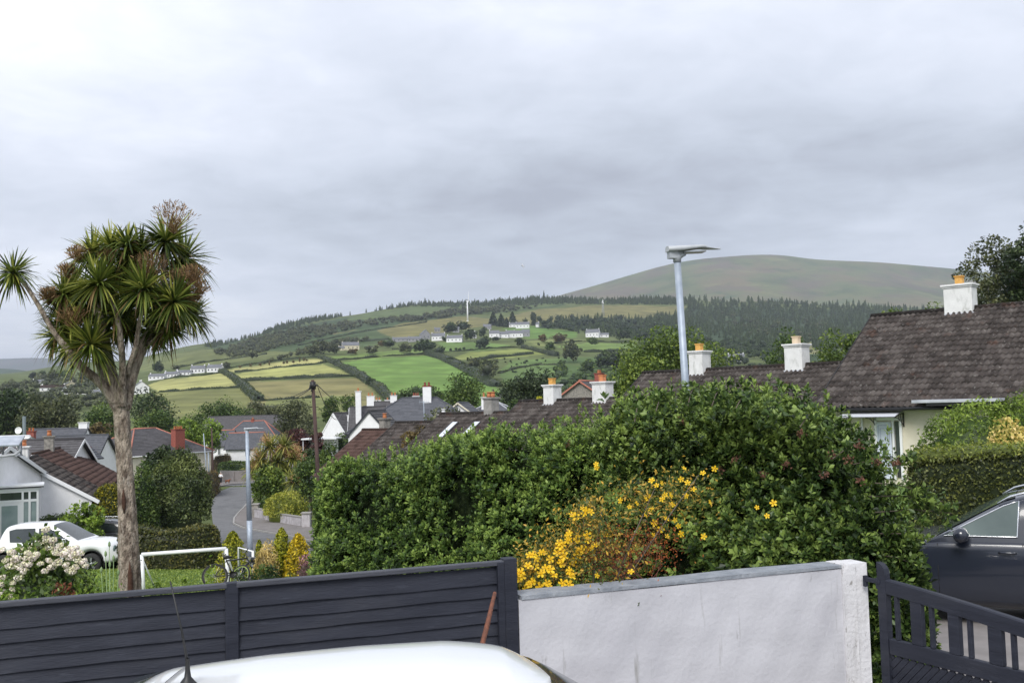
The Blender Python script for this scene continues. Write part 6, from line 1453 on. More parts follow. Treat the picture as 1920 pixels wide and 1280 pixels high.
p = W(1905, 840, 19.6); zz = gz(p.x, p.y); o = bush('variegated_shrub', (p.x, p.y, zz), .62, .5, W(1905, 783, 19.6).z - zz, leafmat('variegated', (.20, .22, .06), (.50, .46, .16), (.72, .62, .36)), n=2600, size=.09, aspect=.5, seed=45, low=.1, core=False); tag(o, 'yellow and pink variegated shrub on the clipped hedge at the right edge', 'shrub')
# left foreground garden
def BP(label, px, pytop, Y, wpx, m, n=2500, size=.08, name='bush', cat='bush', dpt=None, **k):
    a = W(px, pytop, Y); zg = gz(a.x, a.y); r = wpx / FPX * Y / 2
    o = bush(name, (a.x, a.y, zg - .05), r / 1.08, (dpt or r) / 1.08, a.z - zg, G[m] if isinstance(m, str) else m, n=n, size=size, **k); return tag(o, label, cat)
hyd = thing('hydrangea', W(74, 1140, 12.5), 'big leafy shrub covered in creamy white and pale pink flower heads at the bottom left', 'shrub'); hyd.location.z = gz(hyd.location.x, hyd.location.y)
hh = W(80, 1010, 12.5).z - hyd.location.z
bush('foliage', None, .66, .55, hh, G['leaf_dark'] if False else leafmat('hydrangea_leaf', (.024, .05, .012), (.075, .14, .030), (.20, .29, .07)), hyd, n=5200, size=.075, aspect=.6, seed=50, amp=.14)
cream_f = mat('cream_floret', (.74, .72, .46), (.84, .72, .70), scale=9, rough=.9, shade=True, c3=(.80, .78, .66))
rng = np.random.RandomState(8)
P = ico_dirs(90, rng) * .05 * np.array([1, 1, .62]); V, F = leaves(P, P / .05, .026, .9, rng, .4); f0 = np_obj('flower_head', V, F, cream_f, hyd, shade=rng.rand(90))
k = 0
spots = [(22,1035),(40,1030),(58,1028),(75,1018),(88,1010),(98,1012),(112,1022),(128,1030),(140,1028),(150,1036),(30,1048),(48,1046),(66,1040),(84,1034),(104,1036),(118,1040),(132,1044),(146,1048),(156,1052),(20,1060),(36,1062),(54,1058),(92,1050),(108,1054),(124,1058),(142,1062),(10,1050),(28,1046),(86,992),(62,1046),(76,1056),(98,1062),(160,1060),(46,1070),(36,1082),(45,1072),(130,1068),(136,1072),(24,1092),(6,1082),(84,1070),(24,1104),(66,1020),(52,1036),(122,1036),(70,1030),(110,1030),(18,1118),(4,1030),(94,1024),(138,1038),(44,1056),(0,1095),(2,1110)]
for x, y in spots:
    o = f0 if k == 0 else link(f0.copy(), hyd); k += 1
    o.location = rel(hyd, [W(x, y, 12.1 + (0.35 if y < 1035 else 0))])[0] - Vector((0, 0, 0)); s = rng.uniform(.7, 1.15); o.scale = (s, s, s); o.rotation_euler = (rng.uniform(-.5, .5), rng.uniform(-.5, .5), rng.uniform(0, 6))
lowp = [(130, 1092, 11.2, 60, 'leaf_mid', 'small green shrub with fresh tips in front of the flowering shrub'), (30, 1100, 10.6, 70, 'leaf_bright', 'low bright green plant at the bottom left corner above the fence'), (95, 1096, 10.8, 55, 'leaf_mid', 'low leafy plant poking over the fence below the white flowers'), (190, 1075, 11.5, 62, 'leaf_bright', 'airy light green plant just left of the palm trunk'),
        (160, 1052, 12.6, 60, 'leaf_mid', 'green mound right of the white flower heads'), (290, 1068, 11.6, 44, 'leaf_bright', 'small leafy shoots by the left goal post'), (392, 1064, 11.6, 40, 'leaf_bright', 'small leafy shoots in the middle of the lawn below the goal'), (345, 1080, 11.4, 24, 'leaf_bright', 'tiny green sprig above the fence between two bigger sprigs')]
for i, (x, y, Y_, w, m, L_) in enumerate(lowp): BP(L_, x, y, Y_, w, m, n=1300, size=.05, aspect=.45, seed=60 + i, name='low_plant', cat='plant', core=False, shell=.7, amp=.3)
BP('reddish brown leaved shrub in front of the white flowering shrub', 118, 1062, 11.7, 60, leafmat('rust_leaf', (.06, .02, .012), (.16, .055, .03), (.24, .10, .05)), n=1500, size=.05, aspect=.4, seed=69, name='red_shrub', cat='shrub', core=False)
for i, (x, y, w, L_) in enumerate([(60, 1108, 60, 'leafy tuft at the foot of the flowering shrub'), (150, 1098, 56, 'bright leafy tuft just above the fence under the red shrub'), (178, 1090, 50, 'airy leafy tuft between the red shrub and the tall weed'), (225, 1096, 36, 'small tuft at the left side of the trunk base'), (10, 1088, 50, 'leafy tuft at the extreme bottom left')]):
    BP(L_, x, y, 10.4, w, 'leaf_bright', n=1100, size=.05, aspect=.45, seed=260 + i, name='low_plant', cat='plant', core=False, shell=.7, amp=.3)
# lawn grass
rng = np.random.RandomState(91); n = 60000; u = rng.uniform(-.50, -.17, n); Yg = 9 + 33 * rng.rand(n) ** .8; X_ = u * Yg; Z_ = gz_arr(X_, Yg); hgt = rng.uniform(.025, .06, n); an = rng.rand(n) * 6.28; wv = .012 + .0006 * Yg
ok = (Yg < 43); X_, Yg, Z_, hgt, an, wv = [q_[ok] for q_ in (X_, Yg, Z_, hgt, an, wv)]; n = len(X_)
B_ = np.stack([X_, Yg, Z_ - .01], 1); dx_ = np.stack([np.cos(an), np.sin(an), 0 * an], 1) * wv[:, None]; ln = rng.normal(size=(n, 3)) * .025; ln[:, 2] = 0; tp_ = B_ + ln + np.array([0, 0, 1]) * hgt[:, None]
V = np.stack([B_ - dx_, B_ + dx_, tp_ + dx_ * .2, tp_ - dx_ * .2], 1).reshape(-1, 3)
o = np_obj('lawn_grass', V, np.arange(n * 4).reshape(-1, 4), leafmat('grass_blade', (.09, .15, .03), (.14, .22, .045), (.20, .28, .07)), shade=rng.rand(n)); o['kind'] = 'stuff'; tag(o, 'short grass of the lawn around the football goal', 'grass')
# tall teasel like stems by the trunk
p = W(205, 1150, 11.3); zg = gz(p.x, p.y); t = thing('tall_weed', (p.x, p.y, zg), 'tall pale green stemmed plant with seed buds just left of the palm trunk', 'plant')
q = MB(); rng = np.random.RandomState(3)
for (x, y) in [(205, 1022), (198, 1040), (213, 1048), (206, 1060), (190, 1070), (222, 1075)]:
    tip = rel(t, [W(x, y, 11.3)])[0]; q.tube([(rng.randn() * .03, 0, 0), (tip.x * .5 + .01, 0, tip.z * .5), tip], [.007, .006, .004], 5); q.lathe([(.001, .05), (.014, .03), (.016, 0), (.004, -.02)], tip, 8)
q.build('stems', mat('pale_stem', (.16, .24, .10), (.22, .30, .14), scale=8), t)
P = []
for k in range(10):
    pass
V_, F_, S_ = sword_head(np.array([0, 0, .45 * (W(205, 1022, 11.3).z - zg)]), 26, .32, rng, (0, 0, 1), w=.03, droop=.5); np_obj('leaves', V_ + [0, 0, .25], F_, leafmat('pale_leaf', (.08, .13, .06), (.14, .22, .10), (.22, .32, .16)), t, shade=S_)
# golden conifers and border right of the goal
def cone_bush(label, px, pytop, Y, wpx, m, n=2600, size=.05, seed=1, h=None, name='golden_conifer', cat='conifer'):
    a = W(px, pytop, Y); zg = gz(a.x, a.y); H = a.z - zg; rng = np.random.RandomState(seed); r = wpx / FPX * Y / 2
    z = rng.rand(n) ** 1.15 * H; th = rng.rand(n) * 6.283; prof = np.clip((1 - z / H), 0, 1) ** .55 * np.clip(.55 + z / H * 1.8, 0, 1)
    lump = 1 + .28 * np.sin(th * 5 + z * 9 + seed) * np.sin(z * 14 / max(H, .5) * 1.5 + th)
    rr = r * prof * lump * (1 - .25 * rng.rand(n) ** 2); P = np.stack([rr * np.cos(th), rr * np.sin(th), z], 1)
    V, F = leaves(P, nrm(np.stack([np.cos(th), np.sin(th), .5 + 0 * th], 1)), size, .5, rng, .6)
    nu, nz = 14, 10; Vc = []; 
    for i in range(nz):
        for j in range(nu): zz_ = H * .97 * i / (nz - 1); pr = r * .72 * max(0, 1 - zz_ / H) ** .55 * min(1, .55 + zz_ / H * 1.8); Vc.append((pr * math.cos(j * 6.283 / nu), pr * math.sin(j * 6.283 / nu), zz_))
    Fc = [(i * nu + j, i * nu + (j + 1) % nu, (i + 1) * nu + (j + 1) % nu, (i + 1) * nu + j) for i in range(nz - 1) for j in range(nu)]
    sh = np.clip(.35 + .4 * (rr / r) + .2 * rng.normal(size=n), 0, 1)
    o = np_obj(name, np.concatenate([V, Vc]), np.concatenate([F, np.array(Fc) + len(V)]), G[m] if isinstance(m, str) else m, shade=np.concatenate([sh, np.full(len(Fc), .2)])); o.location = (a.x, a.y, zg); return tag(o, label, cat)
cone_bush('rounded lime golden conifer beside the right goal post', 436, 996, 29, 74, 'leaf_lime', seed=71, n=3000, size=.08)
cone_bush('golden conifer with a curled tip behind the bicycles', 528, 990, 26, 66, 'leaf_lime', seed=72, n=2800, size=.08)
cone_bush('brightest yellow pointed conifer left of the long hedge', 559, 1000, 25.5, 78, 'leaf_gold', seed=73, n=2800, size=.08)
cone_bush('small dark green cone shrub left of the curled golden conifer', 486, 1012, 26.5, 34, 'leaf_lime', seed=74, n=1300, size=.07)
BP('pale straw coloured feathery shrub among the golden conifers', 497, 1016, 25, 48, leafmat('straw', (.16, .13, .05), (.42, .36, .15), (.66, .58, .30)), n=2000, size=.08, aspect=.3, seed=75, name='straw_shrub', cat='shrub')
BP('green rounded shrub in front of the golden conifers', 500, 1052, 20, 60, 'leaf_mid', n=1800, size=.07, seed=76, cat='shrub')
BP('small green shrub right of the purple flowers', 600, 1034, 21, 54, 'leaf_mid', n=1700, size=.07, seed=77, cat='shrub')
BP('purple flowering heather clump left of the long hedge', 572, 1044, 22, 44, leafmat('purple_fl', (.08, .06, .05), (.28, .13, .22), (.50, .30, .42)), n=1500, size=.05, seed=78, name='heather', cat='heather')
for i, (x, y, w, Y_, L_) in enumerate([(450, 1068, 50, 17, 'low weedy plant right of the goal post base'), (540, 1060, 60, 16, 'low green plant beneath the golden conifers'), (595, 1062, 40, 15, 'low green plant at the foot of the long hedge'), (478, 1072, 40, 15.5, 'lowest leafy tuft above the fence near the bicycles')]): BP(L_, x, y, Y_, w, 'leaf_mid', n=900, size=.055, seed=80 + i, name='low_plant', cat='plant')
# clipped hedges of the lower garden
def HH(label, pts, hw, m, n, name='clipped_hedge', Y=None, **k):
    """pts: (px, py_top, Y)"""
    out = []
    for px, py, Y_ in pts: p = W(px, py, Y_); zb = gz(p.x, p.y); out.append((p.x, p.y, zb, p.z - zb))
    return hedge(name, out, hw, G[m] if isinstance(m, str) else m, label, 'hedge', n=n, **k)
hm = leafmat('hedge_reddish', (.022, .030, .012), (.058, .078, .024), (.150, .150, .050))
HH('clipped hedge with a wavy reddish top behind the football goal', [(225, 990, 37), (262, 984, 37), (300, 990, 37), (340, 990, 37), (380, 980, 37.5), (406, 984, 38)], .6, hm, 9000, size=.11, seed=90, amp=.07, square=.35, corefac=.9)
HH('low clipped hedge below the white gable wall', [(70, 966, 45), (110, 964, 45), (150, 962, 46)], .5, 'leaf_mid', 2600, size=.10, seed=91, amp=.06, square=.35)
HH('small clipped brown green hedge beside the person at the junction', [(384, 884, 118), (392, 882, 122), (400, 884, 128)], .9, 'leaf_brown', 1500, size=.22, seed=92, amp=.1, square=.3)
HH('dark green clipped hedge above the retaining wall', [(409, 866, 162), (440, 864, 162), (500, 862, 162)], 1.0, 'leaf_mid', 3600, size=.25, seed=93, amp=.12, square=.35)
HH('reddish hedge in front of the small white wing', [(400, 852, 168), (434, 851, 168)], .9, 'leaf_brown', 1100, size=.22, seed=94, amp=.12)
HH('two tiered clipped hedge below the steep white gable', [(622, 812, 122), (645, 810, 122), (672, 809, 122)], 1.2, 'leaf_mid', 2200, size=.22, seed=95, amp=.08, square=.3)
# bushes of the lower garden
BP('large grey green round bush in front of the street', 333, 842, 55, 120, leafmat('bigbush', (.020, .036, .016), (.062, .100, .036), (.165, .220, .085)), n=15000, size=.17, aspect=.4, seed=100, amp=.26, freq=4.5, core=True, cat='bush', shell=.25)
TP('dark conifer with drooping branches left of the large round bush', 300, 960, 826, 62, 60, 'leaf_conifer', seed=101, ncl=40, per=60, size=.25, name='conifer', cr=.5)
TP('dark green pine branches beside the cream house window', 285, 960, 856, 50, 57, 'leaf_dark', seed=102, ncl=36, per=60, size=.2, name='conifer', cr=.5)
BP('dense dark green shrub right of the palm trunk', 266, 882, 52, 60, 'leaf_mid', n=5000, size=.14, seed=103)
HH('round topped golden green clipped yew left of the palm trunk', [(176, 909, 48.5), (200, 905, 48.5), (235, 905, 48.5)], .85, leafmat('yew', (.022, .034, .006), (.10, .12, .014), (.42, .38, .03)), 6000, size=.11, seed=104, amp=.08, square=.45, name='yew')
TP('light green airy shrub in front of the white gable wall', 160, 1010, 938, 84, 43, 'leaf_bright', seed=105, ncl=26, per=70, size=.16, name='shrub', cat='shrub', cr=.35)
BP('bright green tree behind the white ridge chimney', 75, 828, 66, 56, 'leaf_bright', n=3500, size=.16, seed=106)
BP('dark red shrub in front of the small white gable', 160, 842, 88, 42, 'leaf_maroon', n=2200, size=.2, seed=107, amp=.3)
# lime trees and wood behind the village, left to right
for i, (L_, x, pb, pt, w, Y_, m, kw) in enumerate([
 ('dark tree mass at the left edge of the photo', 12, 815, 728, 96, 215, 'leaf_dark', dict(ncl=60, per=60, size=.8)),
 ('dark pine like tree beside the left edge tree', 52, 800, 730, 70, 235, 'leaf_conifer', dict(ncl=50, per=60, size=.8)),
 ('wide olive grey willow behind the slate roofs', 95, 830, 742, 130, 190, 'leaf_olive', dict(ncl=90, per=90, size=.55, depth=9)),
 ('green tree between the willow and the palm trunk', 190, 830, 756, 70, 185, 'leaf_mid', dict(ncl=50, per=70, size=.5)),
 ('yellowish low tree beside the red chimney left of the trunk', 184, 835, 790, 50, 160, 'leaf_brown', dict(ncl=30, per=60, size=.45)),
 ('dark round tree right of the palm trunk below the yellow field', 284, 810, 727, 84, 240, 'leaf_dark', dict(ncl=60, per=60, size=.6)),
 ('spreading green tree above the hipped house', 300, 815, 767, 92, 180, 'leaf_mid', dict(ncl=50, per=70, size=.45)),
 ('yellow green tree right of the red brick chimney', 352, 850, 780, 66, 150, 'leaf_bright', dict(ncl=60, per=80, size=.38)),
 ('small bright tree left of the red ridged house', 395, 840, 785, 50, 165, 'leaf_bright', dict(ncl=40, per=60, size=.4)),
 ('long dark green tree clump above the long dark roof', 408, 800, 751, 118, 235, 'leaf_mid', dict(ncl=80, per=70, size=.5, depth=8)),
 ('lighter tree at the right end of the dark clump', 462, 800, 763, 60, 225, 'leaf_mid', dict(ncl=40, per=60, size=.5)),
 ('pale grey green tree in front of the brown field', 480, 800, 747, 50, 260, 'leaf_grey', dict(ncl=40, per=50, size=.6)),
 ('grey green scrub tree below the long field hedge', 505, 800, 755, 44, 265, 'leaf_grey', dict(ncl=40, per=50, size=.6)),
 ('large brownish green tree left of the telegraph pole', 551, 830, 742, 80, 200, 'leaf_olive', dict(ncl=60, per=80, size=.42)),
 ('tree with pale cream blossom beside the large brownish tree', 577, 830, 764, 36, 190, 'leaf_grey', dict(ncl=26, per=60, size=.4)),
 ('dark green tree right of the telegraph pole', 622, 800, 741, 40, 210, 'leaf_mid', dict(ncl=36, per=60, size=.42)),
 ('second dark green tree between the pole and the tall white chimney', 654, 800, 738, 42, 215, 'leaf_mid', dict(ncl=36, per=60, size=.42)),
 ('low bush below the white chimneys behind the slate roofs', 706, 775, 747, 30, 180, 'leaf_mid', dict(ncl=24, per=50, size=.36)),
 ('dark leafy tree left of the tall white chimney', 762, 775, 722, 60, 195, 'leaf_dark', dict(ncl=40, per=60, size=.45)),
 ('small leafy tree right of the tall white chimney', 815, 775, 724, 40, 195, 'leaf_dark', dict(ncl=30, per=60, size=.45)),
 ('leafy green tree standing against the bright green field', 866, 790, 695, 78, 150, 'leaf_mid', dict(ncl=70, per=90, size=.34)),
 ('wide flat topped dark cypress in the middle behind the bungalows', 992, 800, 691, 142, 140, 'leaf_conifer', dict(ncl=130, per=90, size=.36, squash=.4, depth=8, name='cypress_tree')),
 ('low green bush at the left foot of the dark cypress', 962, 790, 745, 46, 120, 'leaf_mid', dict(ncl=30, per=60, size=.3)),
 ('lime green bush below the dark cypress', 1012, 775, 741, 26, 100, 'leaf_lime', dict(ncl=18, per=50, size=.26)),
 ('brown green bushes left of the grey stone house', 1072, 775, 728, 44, 120, 'leaf_brown', dict(ncl=30, per=50, size=.3)),
 ('bush right of the dark cypress beside the white chimney', 1060, 780, 735, 30, 130, 'leaf_mid', dict(ncl=20, per=50, size=.3)),
 ('pale blossoming climber over the fourth bungalow roof', 830, 800, 757, 84, 84, 'leaf_grey', dict(ncl=50, per=60, size=.25)),
 ('brown green bush in front of the fifth bungalow roof', 776, 850, 792, 62, 56, 'leaf_brown', dict(ncl=40, per=80, size=.16, depth=1.2)),
 ('dark maroon leaved tree beside the red ridged roof', 556, 860, 802, 74, 120, 'leaf_maroon', dict(ncl=60, per=70, size=.3)),
 ('second maroon tree leaning towards the telegraph pole', 592, 850, 812, 36, 116, 'leaf_maroon', dict(ncl=30, per=60, size=.3)),
 ('dark green bush right of the mid village palms', 588, 900, 832, 44, 92, 'leaf_dark', dict(ncl=40, per=60, size=.25)),
 ('round green bush right of the telegraph pole', 616, 900, 828, 44, 88, 'leaf_mid', dict(ncl=40, per=60, size=.25)),
 ('bluish green bush behind the small cabbage palm', 580, 930, 852, 60, 76, 'leaf_mid', dict(ncl=50, per=60, size=.22)),
 ('thick green bush under the mid village palms', 505, 950, 872, 74, 92, 'leaf_fresh', dict(ncl=60, per=80, size=.28, depth=3)),
 ('green hedge bush above the short mossy wall', 497, 972, 935, 40, 88, 'leaf_mid', dict(ncl=40, per=70, size=.22, trunk=.05)),
]):
    k = dict(kw); 
    if Y_ > 50 and 'cr' not in k: k['cr'] = None
    TP(L_, x, pb, pt, w, Y_, m, seed=200 + i, **{a_: b_ for a_, b_ in k.items() if b_ is not None})
BP('wide yellow green juniper spilling over the corner wall', 540, 924, 80, 116, leafmat('juniper', (.07, .10, .015), (.24, .29, .04), (.46, .48, .10)), n=7000, size=.2, aspect=.3, seed=240, amp=.2, cat='shrub', name='juniper')
# mid village cabbage palms
m_sw2 = leafmat('sword_leaf_far', (.05, .07, .02), (.18, .22, .05), (.38, .38, .14)); m_tan = leafmat('tan_panicle', (.24, .15, .09), (.44, .28, .17), (.58, .42, .28))
def small_palm(label, px, pyb, Y, hds, pn):
    b = W(px, pyb, Y); b.z = gz(b.x, b.y); t = thing('cabbage_palm', b, label, 'tree'); rng = np.random.RandomState(px)
    q = MB(); top = rel(t, [W(px, min(h_[1] for h_ in hds) + 14, Y)])[0]; q.tube([(0, 0, 0), (top.x * .4, 0, top.z * .5), top], [.22, .18, .12], 8)
    for x, y, r_ in hds: c = rel(t, [W(x, y, Y)])[0]; q.tube([(top.x * .4, 0, max(.2, top.z * .45)), c], [.12, .07], 6)
    q.build('trunk', palm_bark, t)
    for x, y, r_ in hds:
        V, F, S = sword_head(np.array(rel(t, [W(x, y, Y)])[0]), 150, r_ * 1.25 / FPX * Y, rng, (0, 0, 1), w=.12); np_obj('leaf_head', V, F, m_sw2, t, shade=S)
    for x, y, r_ in pn:
        n = 420; c = np.array(rel(t, [W(x, y, Y - .5)])[0]); P = c + rng.normal(size=(n, 3)) * r_ / FPX * Y * .42; V, F = leaves(P, rng.normal(size=(n, 3)), .12, .35, rng, 1); np_obj('seed_head', V, F, m_tan, t, shade=rng.rand(n))
small_palm('bushy cabbage palm with tan seed heads behind the left lamp post', 512, 935, 98, [(506, 838, 26), (534, 836, 26), (490, 862, 24), (522, 864, 28), (478, 880, 24), (550, 858, 22), (498, 884, 22), (535, 884, 22)], [(480, 850, 14), (497, 822, 11), (508, 850, 13), (540, 850, 13), (478, 872, 14), (555, 842, 13), (566, 852, 12), (474, 890, 12), (524, 840, 9)])
small_palm('small single headed cabbage palm right of the bushy one', 553, 935, 90, [(553, 903, 26)], [(553, 896, 8)])
# ------------------------------------------------------------------ hillside: hedgerows, woods, farms
rngH = np.random.RandomState(123)
lm_('hedgerow_leaf', (.018, .032, .014), (.045, .072, .030), (.10, .135, .055))
def hrow(label, pts, h, hw, m='hedgerow_leaf', n=None, gaps=0, name='hedgerow'):
    Q = []
    for i in range(len(pts) - 1):
        (x0, y0), (x1, y1) = pts[i], pts[i + 1]; k = max(1, int(math.hypot(x1 - x0, y1 - y0) / 12))
        for j in range(k): Q.append((x0 + (x1 - x0) * j / k, y0 + (y1 - y0) * j / k))
    Q.append(pts[-1]); P = [hit(x, y, 300) for x, y in Q]
    P = [(p.x, p.y, p.z - .3, h * .8 * rngH.uniform(.6, 1.4)) for p in P]
    L_ = sum(math.hypot(a[0] - b[0], a[1] - b[1]) for a, b in zip(P[:-1], P[1:]))
    return hedge(name, P, hw, G[m], label, 'hedgerow', 'hedgerows between the hillside fields', n=n or int(min(5000, L_ * 14)), size=.75, aspect=.7, seed=int(pts[0][0]), amp=.7, freq=.35, square=.6, corefac=.82, outl=.6)
HR = [
 ('dark hedgerow running down the slope between the yellow fields and the brown field', [(414, 696), (432, 704), (452, 720), (470, 738), (486, 752)], 3.5, 3.4),
 ('hedgerow along the bottom of the leftmost yellow field', [(300, 735), (340, 733), (385, 729), (450, 726)], 1.6, 1.5),
 ('hedgerow dividing the two yellow fields from the brown field below', [(450, 715), (500, 712), (560, 709), (620, 707), (672, 705)], 3.2, 2.2),
 ('hedgerow between the upper yellow strip and the yellow field', [(440, 698), (480, 694), (530, 688), (580, 684), (612, 679)], 1.8, 1.5),
 ('hedgerow above the narrow yellow strip', [(418, 692), (470, 683), (520, 676), (570, 671), (600, 669)], 1.8, 1.8),
 ('bushy hedgerow down the left side of the bright green field', [(600, 670), (630, 682), (655, 695), (680, 710), (705, 725), (725, 742), (738, 755)], 4.5, 3.5),
 ('hedgerow along the top of the bright green field', [(618, 676), (660, 674), (720, 668), (780, 665), (800, 664)], 2.2, 1.8),
 ('thick hedgerow curving down the right side of the bright green field', [(800, 664), (830, 672), (855, 684), (880, 697), (905, 712), (930, 725)], 6.0, 5.5),
 ('hedgerow below the farm hamlet', [(735, 655), (770, 654), (800, 650)], 2.0, 1.5),
 ('hedgerow between the two fields below the white cottages', [(830, 660), (870, 658), (920, 653), (970, 651)], 1.8, 1.6),
 ('hedgerow below the olive field right of the round trees', [(890, 676), (930, 670), (965, 667), (1000, 663)], 3.2, 2.4),
 ('hedgerow climbing to the right from the lone tree on the hill', [(980, 652), (1000, 656), (1020, 662), (1045, 668)], 4.5, 3.5),
 ('dark hedgerow under the long green strip field', [(1095, 660), (1130, 660), (1165, 659), (1195, 658)], 4.0, 3.5),
 ('hedgerow above the long green strip field', [(1040, 644), (1090, 640), (1140, 641), (1195, 643)], 2.0, 1.8),
 ('hedgerow left of the white farmhouses on the lower left slope', [(300, 712), (340, 706), (380, 704), (414, 699)], 1.6, 1.4),
 ('hedgerow crossing the rough pasture', [(935, 700), (970, 690), (1010, 684), (1050, 684)], 1.6, 1.4),
 ('hedgerow at the foot of the yellow field slope', [(480, 752), (540, 748), (600, 745)], 1.6, 1.5),
 ('long hedgerow between moor and wood on the upper hill', [(560, 648), (620, 634), (690, 620), (760, 610), (800, 604)], 2.6, 2.5),
 ('hedgerow between the hamlet fields on the left hill', [(330, 690), (380, 680), (440, 672), (500, 664)], 2.0, 2.0),
 ('hedgerow above the cream farmhouse', [(600, 655), (640, 641), (690, 640), (730, 636)], 3.0, 3.0),
]
for L_, pts, h, w in HR: hrow(L_, pts, h, w)
# prototypes of far trees, then copies
def proto(m, seed, w, h, conifer=False):
    if not conifer:
        rng, C, P, D, sh = crown_pts(seed, w * .38, w * .38, h * .36, 22, w * .17, 30, .3)
        V, F = leaves(P, D, w * .13, .7, rng, .7); V = V + np.array([0, 0, h * .54])
    else:
        rng = np.random.RandomState(seed); n = 420; z = rng.rand(n) ** 1.1 * h; th = rng.rand(n) * 6.283
        rr = w * .5 * (1 - z / h) ** .8 * (.72 + .28 * np.sin(z / h * 34)) ; P = np.stack([rr * np.cos(th), rr * np.sin(th), z + h * .06], 1)
        V, F = leaves(P, np.stack([np.cos(th), np.sin(th), .4 + 0 * th], 1), w * .2, .6, rng, .6); sh = np.clip(.5 + .2 * rng.normal(size=n), 0, 1)
    # inner crown and stem
    nu, nz = 8, 5; Vc = []
    for i in range(nz):
        k = i / (nz - 1)
        rad = (w * .30 * math.sin(math.pi * (k * .9 + .05))) if not conifer else w * .3 * (1 - k)
        zc = h * (.24 + .62 * k) if not conifer else h * (.05 + .9 * k)
        for j in range(nu): Vc.append((rad * math.cos(j * 6.283 / nu), rad * math.sin(j * 6.283 / nu), zc))
    for i in (0, 1):
        for j in range(nu): Vc.append((w * .03 * math.cos(j * 6.283 / nu), w * .03 * math.sin(j * 6.283 / nu), -.5 + i * h * .4))
    Fc = [(i * nu + j, i * nu + (j + 1) % nu, (i + 1) * nu + (j + 1) % nu, (i + 1) * nu + j) for i in list(range(nz - 1)) + [nz] for j in range(nu)]
    return np.concatenate([V, Vc]), np.concatenate([F, np.array(Fc) + len(V)]), np.concatenate([sh, np.full(len(Fc), .22)])
PM = {}
def far_tree(px, pyb, wpx, hpx, m, label, cat='tree', conifer=False, name=None, group='trees scattered over the hillside'):
    b = hit(px, pyb, 300); key = (m, conifer, int(px) % 3); 
    if key not in PM:
        V, F, S = proto(m, 7 + len(PM), 1, 1, conifer); o = np_obj(name or ('conifer' if conifer else 'hillside_tree'), V, F, G[m], shade=S); PM[key] = o
    else: o = link(PM[key].copy())
    o.location = b; s = b.y / FPX; o.scale = (wpx * s, wpx * s, hpx * s); o.rotation_euler = (0, 0, px * 1.7); return tag(o, label, cat, group)
